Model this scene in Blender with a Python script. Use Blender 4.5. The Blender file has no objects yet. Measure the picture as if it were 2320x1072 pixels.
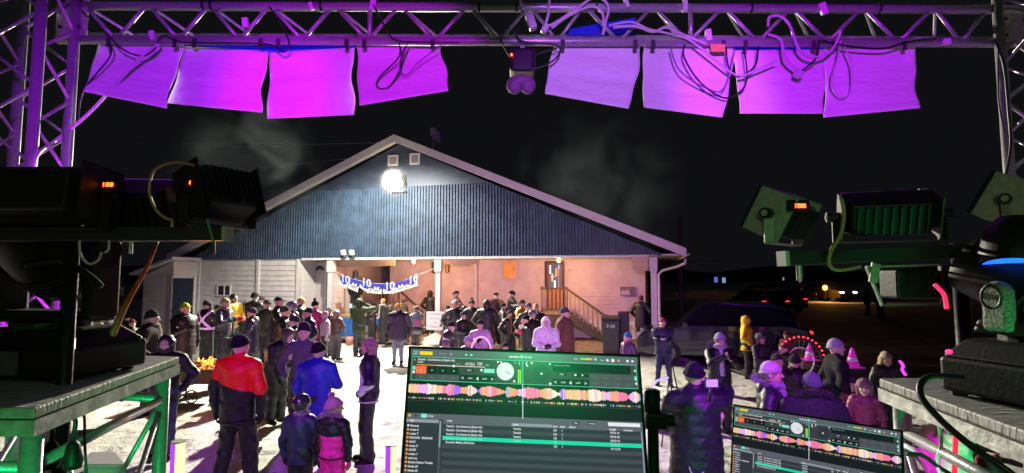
import bpy, math, random
import numpy as np
from mathutils import Vector, Matrix, Euler
PI = math.pi
rad = math.radians
random.seed(7)
rng = np.random.default_rng(11)
S = bpy.context.scene
COL = S.collection

# ------------------------------------------------------------------ camera
FPX, CX, CY, HC = 1200.0, 1160.0, 536.0, 2.45      # focal length and centre in photo pixels, camera height
PITCH = math.atan(89 / FPX)
cam_d = bpy.data.cameras.new('camera'); cam = bpy.data.objects.new('camera', cam_d); COL.objects.link(cam)
cam_d.sensor_width = 36.0; cam_d.lens = 36.0 * FPX / 2320.0
cam_d.clip_start = 0.02; cam_d.clip_end = 2000
cam.location = (0, 0, HC); cam.rotation_euler = (PI / 2 + PITCH, 0, 0)
S.camera = cam

# ------------------------------------------------------------------ world: a clear winter night
W = bpy.data.worlds.new('World'); S.world = W; W.use_nodes = True
wn = W.node_tree.nodes; wl = W.node_tree.links
wn.clear()
sky = wn.new('ShaderNodeTexSky'); sky.sky_type = 'NISHITA'; sky.sun_disc = False
sky.sun_elevation = rad(-9); sky.sun_rotation = rad(200)
b1 = wn.new('ShaderNodeBackground'); b1.inputs[1].default_value = 0.05
b2 = wn.new('ShaderNodeBackground'); b2.inputs[0].default_value = (0.0056, 0.0058, 0.0066, 1); b2.inputs[1].default_value = 0.85
ad = wn.new('ShaderNodeAddShader'); wo = wn.new('ShaderNodeOutputWorld')
wl.new(sky.outputs[0], b1.inputs[0]); wl.new(b1.outputs[0], ad.inputs[0]); wl.new(b2.outputs[0], ad.inputs[1]); wl.new(ad.outputs[0], wo.inputs[0])
S.view_settings.view_transform = 'Standard'; S.view_settings.look = 'None'; S.view_settings.exposure = 0.0; S.view_settings.gamma = 1
S.cycles.max_bounces = 5; S.cycles.diffuse_bounces = 2; S.cycles.glossy_bounces = 3; S.cycles.transmission_bounces = 3
S.cycles.volume_bounces = 0; S.cycles.transparent_max_bounces = 12
S.cycles.use_denoising = True
S.cycles.sample_clamp_indirect = 4.0
S.cycles.caustics_reflective = False; S.cycles.caustics_refractive = False

def aim(o, tgt):
    d = Vector(tgt) - o.location
    o.rotation_euler = d.to_track_quat('-Z', 'Y').to_euler()
def spot(name, loc, tgt, power, col, cone=120, blend=0.4, size=0.05, parent=None):
    l = bpy.data.lights.new(name, 'SPOT'); l.energy = power; l.color = col
    l.spot_size = rad(cone); l.spot_blend = blend; l.shadow_soft_size = size
    o = bpy.data.objects.new(name, l); COL.objects.link(o); o.location = loc; aim(o, tgt)
    return o
def point(name, loc, power, col, size=0.04):
    l = bpy.data.lights.new(name, 'POINT'); l.energy = power; l.color = col; l.shadow_soft_size = size
    o = bpy.data.objects.new(name, l); COL.objects.link(o); o.location = loc
    return o

# the hall stands turned 14.6 degrees to the lens: s along its front, t back, z up
ANG = rad(14.6); PEAK = Vector((-4.33, 20.0, 0))
ED = Vector((math.cos(ANG), -math.sin(ANG), 0)); ND = Vector((math.sin(ANG), math.cos(ANG), 0))
def B(s, t, z): 
    p = PEAK + ED * s + ND * t
    return Vector((p.x, p.y, z))
cp, sp_ = math.cos(PITCH), math.sin(PITCH)
def P(px, py, Y):                      # world point seen at a photo pixel at distance Y
    r = (CY - py) / FPX
    dz = Y * (sp_ + r * cp) / (cp - r * sp_)
    return Vector(((px - CX) / FPX * (Y * cp + dz * sp_), Y, HC + dz))
def G(px, py, z=0.0):                  # ground point seen at a photo pixel
    r = (CY - py) / FPX
    Y = (z - HC) * (cp - r * sp_) / (sp_ + r * cp)
    return P(px, py, Y)
def BS(px, t=0.0):                     # s of the hall front at a photo column
    k = (px - CX) / FPX * cp
    o = PEAK + ND * t
    return (k * o.y - o.x) / (ED.x - k * ED.y)
def BZ(py, s, t=0.0):
    return P(0, py, B(s, t, 0).y).z

# lamps that light the place, and the fills added to them
FLOOD = B(BS(903), -0.55, BZ(412, 0))
spot('flood_light_beam', FLOOD + Vector((0, -0.05, 0)), (-2.6, 1.0, 0.4), 24500, (1.0, 0.95, 0.76), 128, 0.75, 0.10)
spot('flood_spill_fill', FLOOD + Vector((-0.75, -2.70, -0.10)), B(0, 0.6, 0.6), 2700, (1.0, 0.95, 0.80), 140, 0.5, 0.12)  # added lamp hung before the gable, standing in for the flood's spill
point('flood_light_halo', FLOOD + Vector((0, -0.14, -0.02)), 24, (1.0, 0.90, 0.55), 0.12)  # added point at the lens that feeds the glare haze
PURP = (0.50, 0.03, 1.0); MAG = (0.66, 0.0, 1.0)
spot('stage_wash_left', (-2.35, 2.9, 3.0), (-1.5, 11, 0.4), 480, PURP, 85, 0.6, 0.10)
spot('stage_wash_right', (2.3, 2.9, 3.0), (0.8, 11, 0.4), 700, PURP, 90, 0.6, 0.10)
spot('stage_wash_centre', (0.2, 2.95, 3.5), (1.2, 18, 2.5), 1350, (1.0, 0.42, 0.95), 44, 0.6, 0.12)
for x_, p_, c_ in ((-1.68, 470, (0.42, 0.0, 1.0)), (-0.80, 430, (0.62, 0.0, 1.0)), (0.62, 390, (0.52, 0.13, 1.0)), (1.60, 520, (0.50, 0.0, 1.0))):
    spot('sheet_light', (x_ * 0.25, -0.35, 3.50), (x_, 2.70, 3.36), p_, c_, 29, 0.45, 0.05)
spot('uplight_tower_left', (-1.62, 2.50, 1.50), (-2.3, 2.60, 2.65), 150, MAG, 60, 0.7, 0.05)
spot('uplight_tower_low', (-1.9, 1.05, 2.62), (-2.3, 2.6, 2.75), 22, MAG, 46, 0.7, 0.05)
spot('uplight_tower_right', (2.15, 2.2, 1.5), (2.55, 2.75, 2.75), 60, (0.6, 0.0, 1.0), 60, 0.7, 0.05)
GREEN = (0.0, 1.0, 0.22)
spot('green_par_beam', (0.10, -0.75, 3.10), (0.1, 0.8, 1.7), 13, GREEN, 98, 0.6, 0.14)
spot('green_par_low_left', (-0.45, -0.2, 1.35), (-1.5, 1.8, 1.38), 230, GREEN, 46, 0.6, 0.06)
spot('green_par_low_right', (0.85, -0.3, 1.35), (1.40, 1.7, 1.48), 230, GREEN, 48, 0.7, 0.06)
spot('bar_fill_green', (0.98, 1.25, 2.16), (1.00, 1.66, 2.47), 2.2, GREEN, 70, 0.8, 0.03)  # added lamp under the right bar to colour it green
spot('bar_fill_green_end', (1.32, 1.22, 2.14), (1.34, 1.66, 2.47), 2.2, GREEN, 70, 0.8, 0.03)  # second added lamp, greens the outer part of the bar
spot('warm_fill_right', (0.45, -0.55, 2.75), (1.45, 1.7, 2.50), 13, (1.0, 0.86, 0.60), 46, 0.7, 0.10)  # added warm fill on the grey fixtures, no lamp stands there
spot('warm_fill_left', (-0.45, -0.55, 2.75), (-1.45, 1.85, 2.30), 13, (1.0, 0.78, 0.50), 46, 0.7, 0.10)  # added warm fill on the left bar and its cords

# ------------------------------------------------------------------ materials
MC = {}
def mat(name, col, rough=0.6, metal=0.0, bump=0.0, scale=20.0, vary=0.0, emit=None, estr=0.0, spec=0.5, coat=0.0, coatr=0.1, stretch=None, trans=0.0, sheen=0.0):
    if name in MC: return MC[name]
    m = bpy.data.materials.new(name); MC[name] = m; m.use_nodes = True
    nt = m.node_tree; n = nt.nodes; L = nt.links
    b = n['Principled BSDF']
    b.inputs['Base Color'].default_value = (*col, 1); b.inputs['Roughness'].default_value = rough
    b.inputs['Metallic'].default_value = metal; b.inputs['Specular IOR Level'].default_value = spec
    if coat: b.inputs['Coat Weight'].default_value = coat; b.inputs['Coat Roughness'].default_value = coatr
    if trans: b.inputs['Transmission Weight'].default_value = trans
    if sheen: b.inputs['Sheen Weight'].default_value = sheen; b.inputs['Sheen Roughness'].default_value = 0.5
    if emit: b.inputs['Emission Color'].default_value = (*emit, 1); b.inputs['Emission Strength'].default_value = estr
    if bump or vary:
        tc = n.new('ShaderNodeTexCoord'); mp = n.new('ShaderNodeMapping'); L.new(tc.outputs['Object'], mp.inputs[0])
        if stretch: mp.inputs['Scale'].default_value = stretch
        tx = n.new('ShaderNodeTexNoise'); tx.inputs['Scale'].default_value = scale; tx.inputs['Detail'].default_value = 5
        L.new(mp.outputs[0], tx.inputs[0])
        if vary:
            mx = n.new('ShaderNodeMix'); mx.data_type = 'RGBA'
            mx.inputs[6].default_value = (*[c * (1 - vary) for c in col], 1); mx.inputs[7].default_value = (*[min(1, c * (1 + vary)) for c in col], 1)
            rp = n.new('ShaderNodeMapRange'); rp.inputs[1].default_value = 0.35; rp.inputs[2].default_value = 0.65
            L.new(tx.outputs[0], rp.inputs[0]); L.new(rp.outputs[0], mx.inputs[0]); L.new(mx.outputs[2], b.inputs['Base Color'])
        if bump:
            bp = n.new('ShaderNodeBump'); bp.inputs['Strength'].default_value = bump; bp.inputs['Distance'].default_value = 0.02
            L.new(tx.outputs[0], bp.inputs['Height']); L.new(bp.outputs[0], b.inputs['Normal'])
    return m
def cloth(col, kind='wool'):
    k = 'cloth_%s_%02x%02x%02x' % (kind, *[int(c * 255) for c in col])
    if kind == 'nylon': return mat(k, col, 0.48, bump=0.35, scale=28, vary=0.22)
    if kind == 'knit': return mat(k, col, 0.95, bump=0.8, scale=90, vary=0.25, spec=.25)
    if kind == 'fur': return mat(k, col, 0.9, bump=0.5, scale=60, vary=0.45)
    if kind == 'denim': return mat(k, col, 0.85, bump=0.4, scale=30, vary=0.3)
    return mat(k, col, 0.85, bump=0.5, scale=35, vary=0.25, spec=.25)

# ------------------------------------------------------------------ mesh builder
ORG = {}
def link(o, parent=None):
    COL.objects.link(o)
    if parent is not None: o.parent = parent
def tag(o, label=None, cat=None, group=None, kind=None):
    if label: o['label'] = label
    if cat: o['category'] = cat
    if group: o['group'] = group
    if kind: o['kind'] = kind
    return o
def thing(name, loc, label, cat, group=None):
    o = bpy.data.objects.new(name, None); COL.objects.link(o); o.location = loc; o.empty_display_size = 0.1
    ORG[o.name] = Vector(loc); return tag(o, label, cat, group)
class MB:
    def __init__(s): s.v = []; s.f = []; s.m = []; s.mi = 0
    def add(s, vs, fs):
        k = len(s.v); s.v.extend([tuple(v) for v in vs]); s.f.extend([tuple(i + k for i in f) for f in fs]); s.m.extend([s.mi] * len(fs)); return s
    def hexa(s, c):   # 8 corners: bottom 4 ccw, top 4
        return s.add(c, [(3, 2, 1, 0), (4, 5, 6, 7), (0, 1, 5, 4), (1, 2, 6, 5), (2, 3, 7, 6), (3, 0, 4, 7)])
    def box(s, c, d, M=None):
        x, y, z = d[0] / 2, d[1] / 2, d[2] / 2
        cs = [Vector(p) for p in [(-x, -y, -z), (x, -y, -z), (x, y, -z), (-x, y, -z), (-x, -y, z), (x, -y, z), (x, y, z), (-x, y, z)]]
        if M is not None: cs = [M @ p for p in cs]
        return s.hexa([p + Vector(c) for p in cs])
    def hbox(s, s0, s1, t0, t1, z0, z1):   # box in the hall's own axes
        return s.hexa([B(s0, t0, z0), B(s1, t0, z0), B(s1, t1, z0), B(s0, t1, z0), B(s0, t0, z1), B(s1, t0, z1), B(s1, t1, z1), B(s0, t1, z1)])
    def bar(s, a, b, w, h, up=(0, 0, 1)):
        a, b = Vector(a), Vector(b); d = (b - a).normalized(); u = Vector(up); r = d.cross(u)
        if r.length < 1e-4: r = d.cross(Vector((0, 1, 0)))
        r.normalize(); u = r.cross(d); r = r * w / 2; u = u * h / 2
        return s.hexa([a - r - u, a + r - u, b + r - u, b - r - u, a - r + u, a + r + u, b + r + u, b - r + u])
    def tube(s, pts, r, n=8, cap=True):
        pts = [Vector(p) for p in pts]; rs = r if isinstance(r, (list, tuple)) else [r] * len(pts)
        k = len(s.v); prev = None
        for i, p in enumerate(pts):
            d = (pts[min(i + 1, len(pts) - 1)] - pts[max(i - 1, 0)]); d = d.normalized() if d.length > 1e-9 else Vector((0, 0, 1))
            if prev is None:
                a = d.cross(Vector((0, 0, 1)))
                if a.length < 0.05: a = d.cross(Vector((1, 0, 0)))
            else: a = prev - d * prev.dot(d)
            a.normalize(); prev = a; b = d.cross(a)
            for j in range(n):
                t = 2 * PI * j / n; s.v.append(tuple(p + (a * math.cos(t) + b * math.sin(t)) * rs[i]))
        for i in range(len(pts) - 1):
            for j in range(n):
                q = k + i * n; s.f.append((q + j, q + j + n, q + (j + 1) % n + n, q + (j + 1) % n)); s.m.append(s.mi)
        if cap:
            s.f.append(tuple(k + j for j in range(n))); s.m.append(s.mi)
            s.f.append(tuple(k + (len(pts) - 1) * n + j for j in range(n - 1, -1, -1))); s.m.append(s.mi)
        return s
    def ell(s, c, r, nu=12, nv=8, M=None):
        c = Vector(c); k = len(s.v); vs = []
        for i in range(nv + 1):
            ph = PI * i / nv
            for j in range(nu):
                th = 2 * PI * j / nu; p = Vector((r[0] * math.sin(ph) * math.cos(th), r[1] * math.sin(ph) * math.sin(th), r[2] * math.cos(ph)))
                vs.append((M @ p if M is not None else p) + c)
        fs = [(i * nu + j, (i + 1) * nu + j, (i + 1) * nu + (j + 1) % nu, i * nu + (j + 1) % nu) for i in range(nv) for j in range(nu)]
        return s.add(vs, fs)
    def prism(s, poly, d):                 # poly: 3D points ccw, d: extrusion vector
        n = len(poly); d = Vector(d); vs = [Vector(p) for p in poly] + [Vector(p) + d for p in poly]
        return s.add(vs, [tuple(range(n - 1, -1, -1)), tuple(range(n, 2 * n))] + [(i, (i + 1) % n, n + (i + 1) % n, n + i) for i in range(n)])
    def quad(s, a, b, c, d): return s.add([a, b, c, d], [(0, 1, 2, 3)])
    def build(s, name, mats, parent=None, smooth=False, bevel=0.0, kind=None, label=None):
        if not isinstance(mats, (list, tuple)): mats = [mats]
        o3 = Vector((0, 0, 0))
        if parent is not None: o3 = ORG[parent.name]
        me = bpy.data.meshes.new(name)
        me.from_pydata([tuple(Vector(v) - o3) for v in s.v], [], s.f)
        for m in mats: me.materials.append(m)
        me.polygons.foreach_set('material_index', s.m)
        if smooth: me.polygons.foreach_set('use_smooth', [True] * len(me.polygons))
        me.update()
        o = bpy.data.objects.new(name, me); link(o, parent); ORG[o.name] = o3
        if bevel:
            bv = o.modifiers.new('bevel', 'BEVEL'); bv.width = bevel; bv.segments = 2; bv.limit_method = 'ANGLE'
        if kind: o['kind'] = kind
        if label: o['label'] = label
        return o
def rebase(o, loc):                        # give a single-mesh thing its origin at its base
    loc = Vector(loc); o.data.transform(Matrix.Translation(-loc)); o.location = loc; ORG[o.name] = loc; return o
def spline(pts, n=8):                      # Catmull-Rom through the given points
    pts = [Vector(p) for p in pts]; out = []
    for i in range(len(pts) - 1):
        a = pts[max(i - 1, 0)]; b = pts[i]; c = pts[i + 1]; d = pts[min(i + 2, len(pts) - 1)]
        for j in range(n):
            t = j / n
            out.append(0.5 * ((2 * b) + (c - a) * t + (2 * a - 5 * b + 4 * c - d) * t * t + (3 * b - a - 3 * c + d) * t ** 3))
    out.append(pts[-1]); return out
def text_geo(txt, bold=False):
    cu = bpy.data.curves.new('t', 'FONT'); cu.body = txt; cu.size = 1.0; cu.resolution_u = 2
    if bold: cu.offset = 0.02
    o = bpy.data.objects.new('t', cu); COL.objects.link(o)
    me = bpy.data.meshes.new_from_object(o)
    vs = [v.co.copy() for v in me.vertices]; fs = [tuple(p.vertices) for p in me.polygons]
    bpy.data.objects.remove(o); bpy.data.curves.remove(cu); bpy.data.meshes.remove(me)
    return vs, fs
TXT = {}
def put_text(mb, txt, org, ux, uz, size, width=None, bold=False, center=False):
    """text in the plane of ux (right) and uz (up), cap height about size*0.7"""
    key = (txt, bold)
    if key not in TXT: TXT[key] = text_geo(txt, bold)
    vs, fs = TXT[key]
    if not vs: return
    w = max(v.x for v in vs); kx = size
    if width: kx = width / w
    off = -w / 2 if center else 0
    mb.add([Vector(org) + Vector(ux) * ((v.x + off) * kx) + Vector(uz) * (v.y * size) for v in vs], fs)

# ================================================================== ground
def snow_mat():
    m = bpy.data.materials.new('snow'); m.use_nodes = True; nt = m.node_tree; n = nt.nodes; L = nt.links; b = n['Principled BSDF']
    tc = n.new('ShaderNodeTexCoord')
    a = n.new('ShaderNodeTexNoise'); a.inputs['Scale'].default_value = 0.9; a.inputs['Detail'].default_value = 8; a.inputs['Roughness'].default_value = 0.65
    c = n.new('ShaderNodeTexNoise'); c.inputs['Scale'].default_value = 9; c.inputs['Detail'].default_value = 6; c.inputs['Roughness'].default_value = 0.7
    v = n.new('ShaderNodeTexVoronoi'); v.inputs['Scale'].default_value = 3.3
    for t in (a, c, v): L.new(tc.outputs['Object'], t.inputs['Vector'])
    r = n.new('ShaderNodeValToRGB'); r.color_ramp.elements[0].position = 0.36; r.color_ramp.elements[0].color = (0.50, 0.47, 0.42, 1)
    r.color_ramp.elements[1].position = 0.60; r.color_ramp.elements[1].color = (0.84, 0.83, 0.80, 1)
    mx = n.new('ShaderNodeMath'); mx.operation = 'MULTIPLY_ADD'; mx.inputs[1].default_value = 0.55; L.new(a.outputs[0], mx.inputs[0])
    m2 = n.new('ShaderNodeMath'); m2.operation = 'MULTIPLY'; m2.inputs[1].default_value = 0.45; L.new(c.outputs[0], m2.inputs[0]); L.new(m2.outputs[0], mx.inputs[2])
    L.new(mx.outputs[0], r.inputs[0]); L.new(r.outputs[0], b.inputs['Base Color'])
    h = n.new('ShaderNodeMath'); h.operation = 'MULTIPLY_ADD'; h.inputs[1].default_value = 0.25; L.new(v.outputs[0], h.inputs[0]); L.new(c.outputs[0], h.inputs[2])
    bp = n.new('ShaderNodeBump'); bp.inputs['Strength'].default_value = 0.75; bp.inputs['Distance'].default_value = 0.07; L.new(h.outputs[0], bp.inputs['Height']); L.new(bp.outputs[0], b.inputs['Normal'])
    b.inputs['Roughness'].default_value = 0.7
    return m
SNOW = snow_mat()
def grid_sheet(name, x0, x1, y0, y1, nx, ny, fn, m, kind='structure'):
    mb = MB(); vs = []
    for j in range(ny + 1):
        for i in range(nx + 1):
            x = x0 + (x1 - x0) * i / nx; y = y0 + (y1 - y0) * j / ny; vs.append((x, y, fn(x, y)))
    fs = [(j * (nx + 1) + i, j * (nx + 1) + i + 1, (j + 1) * (nx + 1) + i + 1, (j + 1) * (nx + 1) + i) for j in range(ny) for i in range(nx)]
    mb.add(vs, fs); return mb.build(name, m, smooth=True, kind=kind)
_r = np.random.default_rng(5); _FP = {}
for _ in range(5200):
    fx_, fy_ = _r.uniform(-15, 13), 2 + 24 * _r.random() ** 1.2
    _FP.setdefault((int(fx_ // .5), int(fy_ // .5)), []).append((fx_, fy_, _r.uniform(0, PI), _r.uniform(.012, .045)))
def feet(x, y):
    h = 0.0; i, j = int(x // .5), int(y // .5)
    for a in (i - 1, i, i + 1):
        for b in (j - 1, j, j + 1):
            for fx_, fy_, t, d in _FP.get((a, b), ()):
                u = (x - fx_) * math.cos(t) + (y - fy_) * math.sin(t); v = -(x - fx_) * math.sin(t) + (y - fy_) * math.cos(t); q = (u / .15) ** 2 + (v / .07) ** 2
                if q < 6: h += d * (-math.exp(-q) + .45 * math.exp(-(q - 2.2) ** 2))
    return h
def bumps(x, y): return base_bumps(x, y) + feet(x, y)
def base_bumps(x, y): return 0.012 * math.sin(x * 2.1 + 1.3 * math.sin(y * 1.7)) + 0.010 * math.sin(y * 3.1 + x * 1.1) + 0.006 * math.sin(x * 7 + y * 5)
grid_sheet('snow_ground', -16, 14, 1, 31, 400, 400, lambda x, y: bumps(x, y), SNOW)
fld = mat('packed_snow_field', (0.40, 0.35, 0.30), 0.9, bump=0.6, scale=0.6, vary=0.45)
MB().add([(-900, -60, -0.05), (900, -60, -0.05), (900, 900, -0.05), (-900, 900, -0.05)], [(0, 1, 2, 3)]).build('ground', fld, kind='structure')
dirt = mat('trodden_dirt', (0.26, 0.19, 0.14), 0.9, bump=0.8, scale=5, vary=0.4)
mb = MB(); k0 = B(-2.8, -0.15, 0); 
poly = [B(-2.6, -0.3, 0.05), B(-1, -0.9, 0.05), B(1.5, -0.7, 0.05), B(3.5, -1.6, 0.05), B(6, -1.9, 0.05), B(8.8, -1.5, 0.05), B(9.6, 0.2, 0.05), B(9.3, 4.0, 0.05), B(-2.6, 4.0, 0.05)]
mb.add(poly, [tuple(range(len(poly)))]); mb.build('gravel_apron', dirt, kind='structure')
asph = mat('car_park_surface', (0.17, 0.135, 0.115), 0.85, bump=0.7, scale=1.5, vary=0.5)
mb = MB(); vs = [G(1500, 800), G(1660, 845), G(1800, 900), G(2600, 1000), G(3600, 760), G(2300, 690), G(1495, 690)]
mb.add([(v.x, v.y, 0.055) for v in vs], [tuple(range(len(vs)))]); mb.build('car_park', asph, kind='structure')
# far road bank and the dark hill line
def bank(name, x0, x1, y, h, d, m, seed):
    mb = MB(); n = 60; r = random.Random(seed); vs = []
    for i in range(n + 1):
        x = x0 + (x1 - x0) * i / n; hh = h * (0.75 + 0.25 * math.sin(i * 0.7 + seed) + 0.12 * r.random())
        for q, (dy, k) in enumerate([(-d, 0), (-d * .6, .55), (-d * .2, .95), (d * .3, 1), (d, .1)]): vs.append((x, y + dy, hh * k - 0.05))
    fs = [(i * 5 + q, (i + 1) * 5 + q, (i + 1) * 5 + q + 1, i * 5 + q + 1) for i in range(n) for q in range(4)]
    mb.add(vs, fs); return mb.build(name, m, smooth=True, kind='structure')
bank('snow_bank', -44, -13.5, 31, 1.2, 2.0, SNOW, 1)
bank('snow_bank', 12, 90, 62, 0.9, 3.0, fld, 2)
bank('hill', -220, 320, 260, 7, 60, mat('dark_hill', (0.02, 0.022, 0.022), 1), 5)

# ================================================================== stage deck
deckm = mat('stage_ply', (0.05, 0.045, 0.04), 0.7, bump=0.3, scale=8, vary=0.3)
mb = MB(); mb.box((0, 1.1, 0.72), (5.6, 3.3, 0.06)); o = mb.build('stage_deck', deckm, kind='structure')
for x in (-2.5, 0, 2.5):
    for y in (-0.4, 2.6):
        o = MB().tube([(x, y, 0), (x, y, 0.69)], 0.025).build('stage_leg', mat('alu', (0.38, 0.38, 0.40), 0.36, 0.4, bump=0.15, scale=60, vary=0.12)); tag(o, 'plain aluminium leg under the stage deck', 'stage leg', 'legs under the stage deck')
        rebase(o, (x, y, 0))
ALU = MC['alu']

# ================================================================== the hall
def siding_mat(name, col):
    m = bpy.data.materials.new(name); m.use_nodes = True; nt = m.node_tree; n = nt.nodes; L = nt.links; b = n['Principled BSDF']
    b.inputs['Roughness'].default_value = 0.55
    tc = n.new('ShaderNodeTexCoord'); sx = n.new('ShaderNodeSeparateXYZ'); L.new(tc.outputs['Object'], sx.inputs[0])
    md = n.new('ShaderNodeMath'); md.operation = 'MULTIPLY'; md.inputs[1].default_value = 1 / 0.225; L.new(sx.outputs[2], md.inputs[0])
    fr = n.new('ShaderNodeMath'); fr.operation = 'FRACT'; L.new(md.outputs[0], fr.inputs[0])
    rp = n.new('ShaderNodeValToRGB'); e = rp.color_ramp.elements; e[0].position = 0.0; e[0].color = (1, 1, 1, 1); e[1].position = 0.93; e[1].color = (0.35, 0.35, 0.35, 1)
    L.new(fr.outputs[0], rp.inputs[0])
    no = n.new('ShaderNodeTexNoise'); no.inputs['Scale'].default_value = 1.2; no.inputs['Detail'].default_value = 6; L.new(tc.outputs['Object'], no.inputs[0])
    mx = n.new('ShaderNodeMix'); mx.data_type = 'RGBA'; mx.inputs[6].default_value = (*[c * .82 for c in col], 1); mx.inputs[7].default_value = (*col, 1); L.new(no.outputs[0], mx.inputs[0])
    L.new(mx.outputs[2], b.inputs['Base Color'])
    bp = n.new('ShaderNodeBump'); bp.inputs['Strength'].default_value = 1.0; bp.inputs['Distance'].default_value = 0.018
    L.new(rp.outputs[0], bp.inputs['Height']); L.new(bp.outputs[0], b.inputs['Normal'])
    return m
SIDE = siding_mat('vinyl_siding', (0.74, 0.71, 0.68))
TRIM = mat('white_trim', (0.72, 0.70, 0.68), 0.5, bump=0.1, scale=15, vary=0.08)
BLUE = mat('blue_metal_cladding', (0.046, 0.078, 0.130), 0.62, 0.0, bump=0.12, scale=3, vary=0.25)
ROOF = mat('roof_sheet', (0.09, 0.085, 0.09), 0.5, 0.3, bump=0.2, scale=5, vary=0.2)
DARKW = mat('dark_stained_wood', (0.07, 0.05, 0.04), 0.6, bump=0.4, scale=12, vary=0.3, stretch=(1, 1, 6))
TANW = mat('tan_wood', (0.34, 0.24, 0.16), 0.7, bump=0.4, scale=10, vary=0.25, stretch=(6, 6, 1))
HW = 10.2; ZE = 3.12; ZP = 7.72; DEP = 22.0
hall = thing('community_hall', B(0, 3, 0), 'long community hall with dark blue ribbed metal gable and white siding behind the crowd', 'building')
sL, sR = -HW, HW
# gable: ribbed sheets follow the slope line
def zroof(s): return ZP - 0.26 - (ZP - ZE - 0.05) * abs(s) / HW
gab = MB(); n = 176; pit = 2 * HW / n
prof = [(0, 0), (0.55, 0), (0.66, -0.05), (0.89, -0.05), (1.0, 0)]
vs = []; zs_split = BZ(424, 0)
pts = []
for i in range(n):
    for (a, t) in prof[:-1]: pts.append((sL + (i + a) * pit, t))
pts.append((sR, 0))
for (s_, t_) in pts:
    zt = max(ZE + 0.01, zroof(s_)); zt2 = min(zt, zs_split)
    vs.append(B(s_, t_, ZE)); vs.append(B(s_, t_, zt2))
gab.add(vs, [(2 * i, 2 * i + 2, 2 * i + 3, 2 * i + 1) for i in range(len(pts) - 1)])
gab.build('gable_cladding', BLUE, hall)
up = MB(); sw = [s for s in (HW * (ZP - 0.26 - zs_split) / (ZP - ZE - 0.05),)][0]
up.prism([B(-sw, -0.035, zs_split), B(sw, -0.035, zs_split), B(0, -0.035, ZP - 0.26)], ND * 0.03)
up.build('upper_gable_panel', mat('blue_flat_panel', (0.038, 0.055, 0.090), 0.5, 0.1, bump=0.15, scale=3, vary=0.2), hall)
# roof slabs, rake boards
OV = 0.42; SO = 0.15
for sg in (-1, 1):
    e = sg * (HW + SO); ze = ZE + 0.06 - SO * 0.45 + 0.0; zp = ZP
    r = MB(); q = [B(0, -OV, zp), B(e, -OV, ze + 0.20), B(e, DEP, ze + 0.20), B(0, DEP, zp)]; w = [v - Vector((0, 0, 0.10)) for v in q]
    if sg > 0: r.hexa(w[::-1] + q[::-1])
    else: r.hexa(w + q)
    rf = r.build('roof', ROOF, hall)
    so = MB(); a, b_ = B(0, -OV + 0.02, zp - 0.12), B(e, -OV + 0.02, ze + 0.08)
    so.hexa([a - Vector((0, 0, .02)), b_ - Vector((0, 0, .02)), b_ + ND * (OV + 0.0) - Vector((0, 0, .02)), a + ND * OV - Vector((0, 0, .02)), a, b_, b_ + ND * OV, a + ND * OV])
    so.build('soffit', TRIM, hall)
    rb = MB(); a, b_ = B(0, -OV - 0.03, zp - 0.10), B(e, -OV - 0.03, ze + 0.10)
    rb.hexa([a - Vector((0, 0, .16)), b_ - Vector((0, 0, .16)), b_ + ND * .03 - Vector((0, 0, .16)), a + ND * .03 - Vector((0, 0, .16)), a + Vector((0, 0, .13)), b_ + Vector((0, 0, .13)), b_ + ND * .03 + Vector((0, 0, .13)), a + ND * .03 + Vector((0, 0, .13))])
    rb.build('rake_board', TRIM, hall)
    fa = MB(); fa.hexa([B(e, -OV, ze - .04), B(e + sg * .02, -OV, ze - .04), B(e + sg * .02, DEP, ze - .04), B(e, DEP, ze - .04), B(e, -OV, ze + .2), B(e + sg * .02, -OV, ze + .2), B(e + sg * .02, DEP, ze + .2), B(e, DEP, ze + .2)])
    fa.build('fascia', TRIM, hall)
VIN = mat('vinyl_boards', (0.72, 0.69, 0.66), 0.5, bump=0.1, scale=2.5, vary=0.10)
def lapped(s0, s1, t, z0, z1, th_=.18, bh=.205, parent=None):
    mb = MB(); pr = []; z = z0
    while z < z1 - .001:
        zz = min(z + bh, z1); pr += [(t - .030, z), (t - .004, zz)]; z = zz
    poly = [(t + th_, z0)] + pr + [(t + th_, z1)]; n = len(poly); vs = [B(s0, a, b) for a, b in poly] + [B(s1, a, b) for a, b in poly]
    k = len(pr)
    fs = [(i, n + i, n + (i + 1) % n, (i + 1) % n) for i in range(n)]
    for e in (0, n):
        fs += [(e, e + i, e + i + 1) if e else (0, i + 1, i) for i in range(1, n - 1)]
    mb.add(vs, fs); return mb.build('wall', VIN, parent or hall)
# front walls: lit siding left of the porch
PD = 3.0                                   # porch depth
s450, s585, s680, s745 = BS(450), BS(585), BS(678), BS(750)
lapped(s450, s680, 0.03, 0, ZE - .001)
w = MB(); w.hbox(sL, s450, 0.03, 0.22, 0, ZE); w.build('wall', SIDE, hall)
lapped(s680 + .002, s745 - .12, 1.13, 0, ZE - .001)
w = MB(); w.hbox(s680 - .2, s680, 0.22, 1.10, 0, ZE - .004); w.build('wall', SIDE, hall)
for s_ in (s585, s680 - .05, s450 + .03):
    w = MB(); w.hbox(s_ - .06, s_ + .06, -0.05, 0.018, 0, ZE - .003); w.build('corner_trim', TRIM, hall)
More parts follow.
